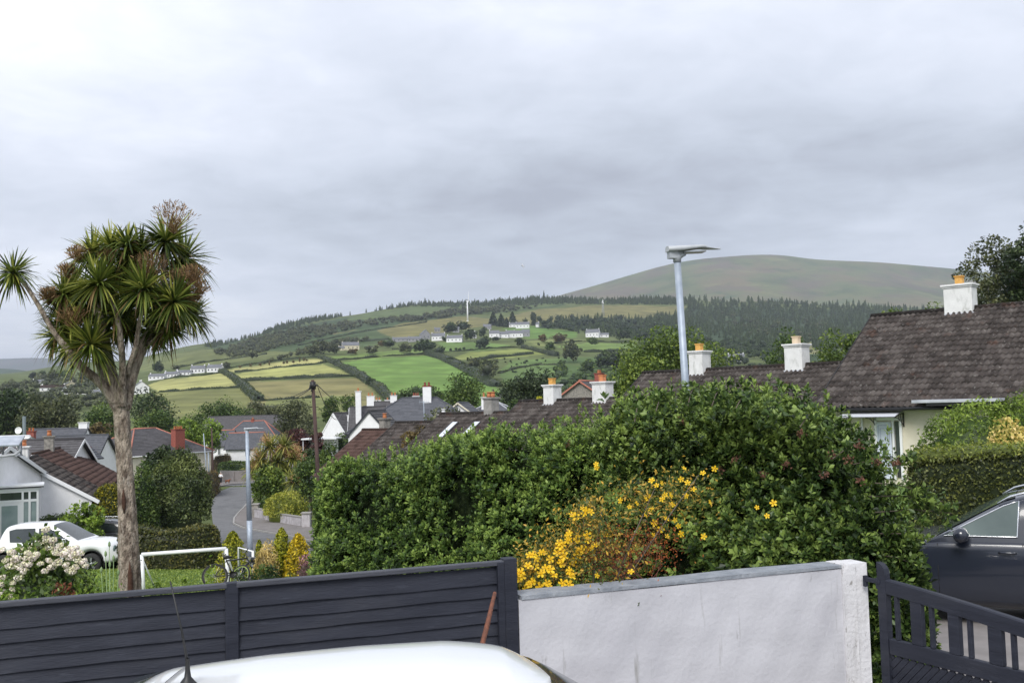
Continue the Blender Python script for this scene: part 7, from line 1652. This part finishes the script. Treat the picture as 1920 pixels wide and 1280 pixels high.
FT = [(603, 664, 34, 26, 'leaf_olive', 'wide olive tree at the top corner of the upper yellow strip'), (588, 668, 30, 22, 'leaf_olive', 'olive tree just left of the widest one above the yellow strip'), (625, 664, 26, 20, 'leaf_olive', 'smaller olive tree left of the cream farmhouse'),
 (800, 664, 42, 30, 'leaf_dark', 'broad dark tree at the top right corner of the bright green field'), (786, 662, 26, 22, 'leaf_dark', 'dark tree touching the left side of the broad dark tree'), (824, 668, 28, 20, 'leaf_dark', 'dark tree touching the right side of the broad dark tree'),
 (905, 654, 38, 24, 'leaf_dark', 'round dark tree standing alone in the green field below the cottages'), (975, 651, 22, 20, 'leaf_dark', 'round tree at the end of the hedge right of the lone dark tree'), (1030, 660, 24, 20, 'leaf_mid', 'rounded green bush tree on the curving hedgerow'),
 (1072, 680, 38, 42, 'leaf_olive', 'tall pale tree in the middle of the rough pasture'), (1050, 645, 30, 20, 'leaf_brown', 'brownish tree above the green strip field'), (1018, 642, 22, 16, 'leaf_brown', 'small brownish tree on the field edge below the wood'),
 (1110, 650, 24, 20, 'leaf_mid', 'tree below the white house on the right slope'), (1170, 640, 32, 30, 'leaf_dark', 'dark tree right of the white house on the right slope'), (1205, 643, 30, 28, 'leaf_dark', 'dark tree at the left end of the valley wood'), (1240, 640, 30, 24, 'leaf_mid', 'green tree behind the tall street lamp on the slope'),
 (1052, 705, 30, 30, 'leaf_mid', 'spreading tree at the bottom of the rough pasture'), (1105, 700, 30, 28, 'leaf_mid', 'spreading tree right of the pasture tree'), (1150, 695, 44, 36, 'leaf_dark', 'big dark tree behind the bright round tree'), (1130, 690, 40, 34, 'leaf_dark', 'dark tree left of the big dark one'), (1175, 690, 40, 36, 'leaf_dark', 'dark tree right of the big dark one'),
 (915, 712, 40, 40, 'leaf_olive', 'olive tree on the thick hedgerow above the grey hipped roof'), (888, 695, 30, 26, 'leaf_olive', 'olive bush tree halfway down the thick hedgerow'), (868, 690, 20, 12, 'leaf_dark', 'dark bush on the thick hedgerow near its top'), (846, 680, 20, 12, 'leaf_dark', 'dark bush at the first bend of the thick hedgerow'),
 (630, 684, 12, 9, 'leaf_dark', 'small round bush at the top of the bushy hedgerow'), (654, 694, 14, 10, 'leaf_dark', 'round bush on the bushy hedgerow beside the yellow field corner'), (694, 722, 20, 16, 'leaf_dark', 'largest round bush on the bushy hedgerow'), (680, 706, 14, 12, 'leaf_grey', 'pale bush on the bushy hedgerow'), (712, 732, 16, 14, 'leaf_grey', 'pale bush at the lower end of the bushy hedgerow'),
 (698, 664, 30, 18, 'leaf_grey', 'spreading pale tree above the bright green field'), (760, 662, 30, 20, 'leaf_grey', 'pale tree left of the broad dark tree'), (662, 666, 24, 14, 'leaf_brown', 'brownish tree below the cream farmhouse'), (730, 652, 24, 16, 'leaf_dark', 'dark tree left of the grey barns'), (715, 650, 18, 12, 'leaf_brown', 'brownish tree between farmhouse and barns'),
 (295, 702, 28, 26, 'leaf_conifer', 'dark tree right of the palm crown beside the hidden farm'), (425, 692, 16, 14, 'leaf_olive', 'olive tree right of the white farmhouse pair'), (475, 672, 20, 14, 'leaf_olive', 'olive tree on the left hill slope'), (330, 694, 16, 10, 'leaf_olive', 'low tree behind the left white farmhouses'),
 (845, 625, 34, 22, 'leaf_dark', 'dark tree between the grey house and the gable cottage'), (868, 622, 30, 20, 'leaf_dark', 'dark tree left of the small grey house'), (882, 640, 26, 26, 'leaf_dark', 'dark tree beside the narrow white building'), (905, 632, 20, 20, 'leaf_dark', 'dark tree left of the white terrace'), (833, 640, 14, 10, 'leaf_dark', 'small dark tree right of the hamlet white house'), (930, 640, 18, 10, 'leaf_dark', 'dark bush in front of the white terrace'),
 (985, 610, 10, 14, 'leaf_dark', 'narrow dark tree right of the hilltop white house'), (1000, 604, 14, 20, 'leaf_conifer', 'tall dark tree above the hilltop house'), (120, 712, 30, 20, 'leaf_mid', 'green tree above the left village houses'), (160, 715, 30, 22, 'leaf_olive', 'olive tree above the left village houses'), (80, 716, 26, 22, 'leaf_dark', 'dark tree behind the small white bungalow on the left slope'), (100, 718, 26, 24, 'leaf_olive', 'olive tree between the left village houses'), (190, 722, 30, 24, 'leaf_mid', 'green tree behind the palm limbs'), (60, 712, 14, 16, 'leaf_conifer', 'dark pointed tree on the left skyline'), (235, 712, 26, 20, 'leaf_mid', 'green tree behind the palm trunk fork')]
for x, y, w, h, m, L_ in FT: far_tree(x, y, w, h, m, L_)
for x, y, w, h, L_ in [(925, 610, 20, 24, 'left one of the tall dark conifers above the terrace'), (940, 612, 20, 22, 'second tall dark conifer above the terrace'), (961, 610, 20, 24, 'third tall dark conifer above the terrace'), (1002, 610, 12, 22, 'narrow dark conifer right of the hilltop white house'), (950, 613, 16, 16, 'shortest dark conifer between the tall ones above the terrace')]: far_tree(x, y, w, h, 'leaf_conifer', L_, 'conifer', True)
# gorse dots on the rough pasture and small bushes along the young hedges
for i in range(34):
    x = rngH.uniform(945, 1060); y = rngH.uniform(672, 700); far_tree(x, y, rngH.uniform(3, 8), rngH.uniform(2.5, 5), 'leaf_dark', 'small dark gorse bush dotted on the rough pasture', 'bush', name='gorse_bush', group='gorse bushes on the rough pasture')
for i, x in enumerate([450, 470, 488, 505, 532, 538, 550, 562, 570, 575]): far_tree(x, 691 - (x - 450) * .105, rngH.uniform(4, 7), rngH.uniform(5, 9), 'leaf_brown', 'small bare thorn tree on the edge of the yellow strip', 'tree', name='thorn_tree', group='thorn trees by the yellow strip')
for i, (x, y) in enumerate([(845, 658), (855, 657), (862, 658), (870, 656), (1010, 648), (1200, 655)]): far_tree(x, y, 7, 6, 'leaf_dark', ['small bush at the left end of the field edge under the gable cottage', 'small bush second from the left under the gable cottage', 'small bush midway along the field edge left of the lone dark tree', 'small bush closest to the lone dark tree', 'small bush on the field edge below the hilltop wood', 'small bush at the far right end of the green strip field'][i], 'bush', name='field_bush', group='small bushes on field edges')
# woods as masses
lm_('leaf_forest', (.016, .034, .014), (.040, .070, .028), (.085, .130, .052))
def wood(name, label, polys, n, m, wpx, hpx, conifer, seed, cat='wood'):
    rng = np.random.RandomState(seed); protos = [proto(m, seed + i, 1, 1, conifer) for i in range(3)]
    # thin the prototypes
    red = []
    for V, F, S in protos:
        nl = len(S) - (48 if False else 8 * 5); k = 110; idx = rng.choice(nl, k, replace=False); Fn = np.concatenate([F[idx], F[nl:]]); Sn = np.concatenate([S[idx], S[nl:]])
        u, inv = np.unique(Fn, return_inverse=True); red.append((V[u], inv.reshape(-1, 4), Sn))
    Vs, Fs, Ss = [], [], []; k0 = 0; areas = []
    for poly in polys: a = np.array(poly); areas.append(abs(np.dot(a[:, 0], np.roll(a[:, 1], 1)) - np.dot(a[:, 1], np.roll(a[:, 0], 1))) / 2)
    areas = np.array(areas) / sum(areas)
    for poly, fr_ in zip(polys, areas):
        a = np.array(poly); cnt = 0; tries = 0
        while cnt < n * fr_ and tries < n * 20:
            tries += 1; x = rng.uniform(a[:, 0].min(), a[:, 0].max()); y = rng.uniform(a[:, 1].min(), a[:, 1].max())
            if not inpoly(np.array([x]), np.array([y]), poly)[0]: continue
            cnt += 1; b = hit_fast(x, y); s = b[1] / FPX; V, F, S = red[rng.randint(3)]; c_, s_ = math.cos(x), math.sin(x); wv = wpx * rng.uniform(.7, 1.3) * s; hv = hpx * rng.uniform(.55, 1.4) * s
            Vn = np.stack([(V[:, 0] * c_ - V[:, 1] * s_) * wv, (V[:, 0] * s_ + V[:, 1] * c_) * wv, V[:, 2] * hv], 1) + b
            Vs.append(Vn); Fs.append(F + k0); Ss.append(np.clip(S + rng.normal() * .13, 0, 1)); k0 += len(V)
    o = np_obj(name, np.concatenate(Vs), np.concatenate(Fs), G[m], shade=np.concatenate(Ss)); o['kind'] = 'stuff'; tag(o, label, cat); return o
_st = _steps[_steps >= 300][::3]
def hit_fast(px, py):
    d = ray(px, py); below = d.z * _st <= gz_arr(d.x * _st, _st); k = np.argmax(below) if below.any() else len(_st) - 1
    Y = _st[k]; return np.array([d.x * Y, Y, gz(d.x * Y, Y)])
wood('ridge_forest', 'line of dark conifer plantation along the skyline of the near hill', [[(380, 650), (480, 622), (600, 594), (700, 577), (780, 568), (780, 574), (700, 584), (600, 602), (480, 631), (400, 652)], [(780, 567), (900, 561), (1060, 560), (1300, 560), (1300, 572), (1130, 571), (1060, 570), (960, 574), (850, 576), (780, 575)]], 2400, 'leaf_forest', 4.5, 6.5, True, 301)
wood('valley_forest', 'dark conifer forest filling the slope below the mountain', [[(1290, 562), (1500, 568), (1700, 580), (1920, 592), (1920, 690), (1500, 655), (1400, 645), (1280, 622), (1200, 612), (1230, 598), (1290, 590)], [(1060, 600), (1230, 597), (1290, 592), (1300, 625), (1200, 640), (1080, 625), (1020, 615)]], 4200, 'leaf_forest', 6.5, 9.5, True, 302)
wood('clearing_scrub', 'paler broadleaf scrub in the gaps of the conifer forest', [[(1330, 590), (1500, 600), (1800, 620), (1800, 650), (1500, 640), (1380, 625)], [(1100, 606), (1280, 604), (1290, 616), (1120, 618)]], 260, 'leaf_olive', 11, 7, False, 310)
wood('broadleaf_wood', 'mixed broadleaf wood along the foot of the conifer forest', [[(1010, 606), (1060, 603), (1200, 604), (1330, 640), (1480, 652), (1520, 668), (1360, 668), (1200, 632), (1080, 624), (1012, 618)], [(1200, 640), (1420, 660), (1520, 680), (1520, 700), (1200, 700)]], 620, 'leaf_dark', 16, 13, False, 303)
wood('hill_scrub', 'band of grey green broadleaf wood across the middle of the near hill', [[(400, 664), (470, 640), (560, 618), (700, 602), (830, 590), (860, 594), (800, 602), (690, 612), (600, 634), (500, 660), (440, 672)], [(470, 690), (560, 662), (640, 640), (700, 638), (620, 658), (560, 668)], [(820, 586), (960, 577), (1010, 576), (960, 586), (860, 592), (800, 594)]], 1000, 'leaf_olive', 11, 8, False, 304)
wood('left_wood', 'wooded slope behind the far left village houses', [[(0, 735), (60, 716), (230, 712), (260, 735), (240, 760), (0, 790)]], 260, 'leaf_olive', 20, 15, False, 305)
wood('village_wood', 'leafy thickets in the valley below the hillside fields', [[(930, 735), (1080, 700), (1200, 680), (1220, 760), (930, 770)], [(740, 748), (830, 735), (830, 765), (740, 765)]], 200, 'leaf_mid', 22, 16, False, 306)
# tall conifers that break the skyline
for i, (x, y, h) in enumerate([(783, 570, 12), (790, 570, 13), (797, 570, 11), (806, 569, 13), (812, 568, 12), (818, 568, 13), (828, 567, 12), (838, 566, 12), (852, 565, 11), (862, 564, 13), (893, 564, 12), (905, 563, 10), (930, 562, 12), (940, 562, 11), (972, 561, 10), (1020, 560, 14), (1055, 560, 9), (776, 570, 10)]): far_tree(x, y, 5, h, 'leaf_conifer', 'taller conifer breaking the skyline of the near hill', 'conifer', True, group='taller conifers on the skyline')
# ------------------------------------------------------------------ far houses
fw = mat('far_white', (.72, .72, .72), rough=.9); fs = mat('far_slate', (.12, .125, .14), (.16, .165, .18), scale=.5, rough=.8); fg = mat('far_grey', (.26, .26, .27), rough=.9); fc = mat('far_cream', (.55, .50, .36), rough=.9)
fw_ = mat('far_window', (.03, .035, .04), rough=.2)
def far_house(px, pyb, wpx, hpx, rz, label, wm=None, rm=None, wins=3, chim=1, gable_front=False):
    b = hit(px, pyb, 300); s = b.y / FPX; L, H = wpx * s * 1.05, hpx * s * 1.15; wh = H * .55; rise = H * .45; Wd = min(9, max(4.5, L * .6)); rzz = R(rz)
    if gable_front: L, Wd = Wd, L; rzz += math.pi / 2
    t = thing('farmhouse', b, label, 'house', rz=rzz); hl, hw = L / 2, Wd / 2
    q = MB(); B = [(-hl, -hw, -2), (hl, -hw, -2), (hl, hw, -2), (-hl, hw, -2)]; T = [(x, y, wh) for x, y, z in B]; q.add(B + T, [(0, 1, 5, 4), (1, 2, 6, 5), (2, 3, 7, 6), (3, 0, 4, 7)])
    for sx in (-1, 1): q.add([(sx * hl, -hw, wh), (sx * hl, hw, wh), (sx * hl, 0, wh + rise)], [(0, 1, 2)])
    q.build('wall', wm or fw, t); q = MB()
    for sy in (-1, 1): q.prism([(-hl - .3, 0, wh + rise + .02), (hl + .3, 0, wh + rise + .02), (hl + .3, sy * (hw + .35), wh - .1), (-hl - .3, sy * (hw + .35), wh - .1)], (0, 0, .14))
    q.build('roof', rm or fs, t)
    for k in range(chim):
        x = (-hl + .5) if k == 0 else (hl - .5); q = MB(); q.box((x, 0, wh + rise + .4), (.9, .7, 1.3)); q.build('chimney', wm or fw, t)
    nw = wins
    for k in range(nw):
        x = -hl + (k + .5) * L / max(1, nw); q = MB(); q.box((x, -hw - .02, wh * .5), (min(1.1, L / nw * .45), .05, min(1.4, wh * .4))); q.build('window', fw_, t)
    if gable_front:
        for sy in (-.45, .45): q = MB(); q.box((-hl - .02, sy * hw, wh * .55), (.05, 1.1, 1.3)); q.build('window', fw_, t)
FH = [(657, 656, 30, 13, 15, 'cream farmhouse standing alone above the bright green field', fc, None), (640, 657, 10, 7, 15, 'small cream outbuilding left of the cream farmhouse', fc, None),
 (752, 640, 30, 7, 4, 'long low grey barn at the left of the hamlet', fg, fs), (778, 640, 24, 8, 4, 'second grey barn right of the long low one', fg, fs), (797, 637, 17, 16, 30, 'tall grey house with a steep roof in the hamlet', fg, fs), (822, 638, 24, 12, 4, 'white house with a lower wing beside the tall grey house', None, None), (820, 622, 10, 7, 8, 'small grey roof above the hamlet white house', fg, fs), (853, 641, 28, 11, -8, 'low white cottage with a gable end right of the hamlet', None, None), (855, 623, 12, 9, 0, 'small white house above the low cottage', fg, fs), (914, 617, 14, 8, -5, 'small grey roofed house below the turbine', fg, fs), (888, 634, 9, 11, 60, 'narrow white gable building left of the terrace', None, None),
 (927, 633, 18, 12, 0, 'left end house of the white terrace', None, None), (944, 633, 18, 10, 0, 'second house of the white terrace', None, None), (958, 633, 18, 12, 6, 'middle gabled house of the white terrace', None, None), (972, 632, 16, 11, 0, 'fourth house of the white terrace', None, None), (986, 631, 14, 12, -4, 'right end house of the white terrace', fg, fs),
 (980, 615, 24, 10, -3, 'white hilltop house above the terrace', None, None), (961, 613, 12, 7, -3, 'small white cottage left of the hilltop house', None, None), (1008, 613, 5, 8, 70, 'tiny white gable at the edge of the wood', None, None), (1112, 632, 24, 13, -20, 'white house with gables on the right slope', None, None), (1133, 632, 16, 7, -8, 'low white wing right of the gabled house on the right slope', None, None),
 (1380, 677, 28, 12, -6, 'white bungalow in the valley between the two white chimneys', None, None),
 (372, 699, 24, 12, 6, 'left one of the two long white farmhouses above the yellow field', None, None), (404, 697, 26, 12, -4, 'right one of the two long white farmhouses above the yellow field', None, None), (345, 703, 26, 8, 4, 'low dark roofed cottage left of the white farmhouses', None, None), (322, 707, 24, 9, 0, 'low white cottage in the lower left row', None, None), (296, 711, 28, 9, 0, 'cottage with dormers at the left end of the lower left row', None, None),
 (264, 738, 26, 20, 30, 'two storey white house right of the palm trunk with dark windows', None, None), (226, 735, 22, 20, 0, 'white house glimpsed between the palm limbs', None, None), (186, 728, 22, 12, 20, 'white gable partly hidden by the palm limb', None, None),
 (72, 722, 20, 9, 5, 'small white bungalow highest in the far left village', None, None), (100, 733, 40, 10, 6, 'long brown roofed house in the far left village', None, roof_red), (132, 729, 26, 12, 40, 'cream gabled house in the far left village', fc, None), (135, 738, 22, 8, 0, 'low white gable in front of the cream gabled house', None, None), (155, 739, 22, 8, 0, 'low white bungalow right of the low gable', None, None), (176, 741, 24, 9, 0, 'rightmost low white bungalow of the far left village', None, None)]
for x, y, w, h, rz, L_, wm, rm in FH: far_house(x, y, w, h, rz, L_, wm, rm, wins=4 if w > 20 else 2, chim=2 if w > 22 else 1, gable_front=rz in (30, 60, 70, 40))
# wind turbine
b = hit(877, 602, 300); s = b.y / FPX; t = thing('wind_turbine', b, 'white wind turbine standing on the moorland above the hamlet', 'wind turbine', rz=R(72)); H = 37 * s
q = MB(); q.tube([(0, 0, -1), (0, 0, H)], [1.45, .9], 16); q.box((0, 0, 0), (4, 3, 1.2)); q.build('tower', pvc, t)
q = MB(); q.tube([(0, 1.8, H + .6), (0, -1.6, H + .6)], [1.0, .9], 12); q.lathe([(.9, 0), (.7, -.6), (.01, -1.1)], (0, -1.7, H + .6), 12, 'Y'); q.build('nacelle', pvc, t)
for k in range(3):
    a = R(88 + 120 * k); q = MB(); L_ = 17.0 if k == 0 else 15.0; dx, dz = math.cos(a), math.sin(a); q.tube([(dx * .4, -2.2, H + .6 + dz * .4), (dx * 3, -2.25, H + .6 + dz * 3), (dx * L_ * .5, -2.3, H + .6 + dz * L_ * .5), (dx * L_, -2.35, H + .6 + dz * L_)], [.4, .62, .42, .12], 8); q.build('blade', pvc, t)
b = hit(1131, 592, 300); s = b.y / FPX; t = thing('lattice_mast', b, 'grey lattice communications mast on the brown moor right of centre', 'mast'); H = 32 * s; m_ = mat('mast_steel', (.30, .32, .34), rough=.6)
q = MB(); rb_, rt_ = 2.6, .8
for sx in (-1, 1):
    for sy in (-1, 1): q.tube([(sx * rb_, sy * rb_, -1), (sx * rt_, sy * rt_, H * .85)], .32, 5)
for k in range(9):
    z0, z1 = H * .85 * k / 9, H * .85 * (k + 1) / 9; r0 = rb_ + (rt_ - rb_) * k / 9; r1 = rb_ + (rt_ - rb_) * (k + 1) / 9
    for sy in (-1, 1): q.tube([(-r0, sy * r0, z0), (r1, sy * r1, z1)], .2, 4); q.tube([(r0, sy * r0, z0), (-r1, sy * r1, z1)], .2, 4); q.tube([(sy * r0, -r0, z0), (sy * r1, r1, z1)], .2, 4)
q.build('lattice', m_, t)
q = MB(); q.tube([(0, 0, H * .84), (0, 0, H)], .3, 6); [q.lathe([(.01, -.3), (1.3, 0), (1.3, .5), (.01, .5)], (dx, -1.3, H * z_), 10, 'Y') for dx, z_ in ((-1.1, .80), (1.1, .76), (0, .88))]; q.build('antennas', pvc, t)
# ------------------------------------------------------------------ air
hz = MB(); hz.box((0, 7000, 340), (28400, 15200, 1240)); o = hz.build('haze', bpy.data.materials.new('haze_air')); m_ = o.data.materials[0]; m_.use_nodes = True; nt = m_.node_tree; nt.nodes.clear()
vo = nt.nodes.new('ShaderNodeVolumePrincipled'); vo.inputs['Color'].default_value = (.80, .87, 1, 1); vo.inputs['Density'].default_value = .00009; vo.inputs['Anisotropy'].default_value = .2
ou = nt.nodes.new('ShaderNodeOutputMaterial'); nt.links.new(vo.outputs[0], ou.inputs['Volume']); tag(o, 'thin bluish haze of the damp air over the valley', 'haze', kind='stuff')
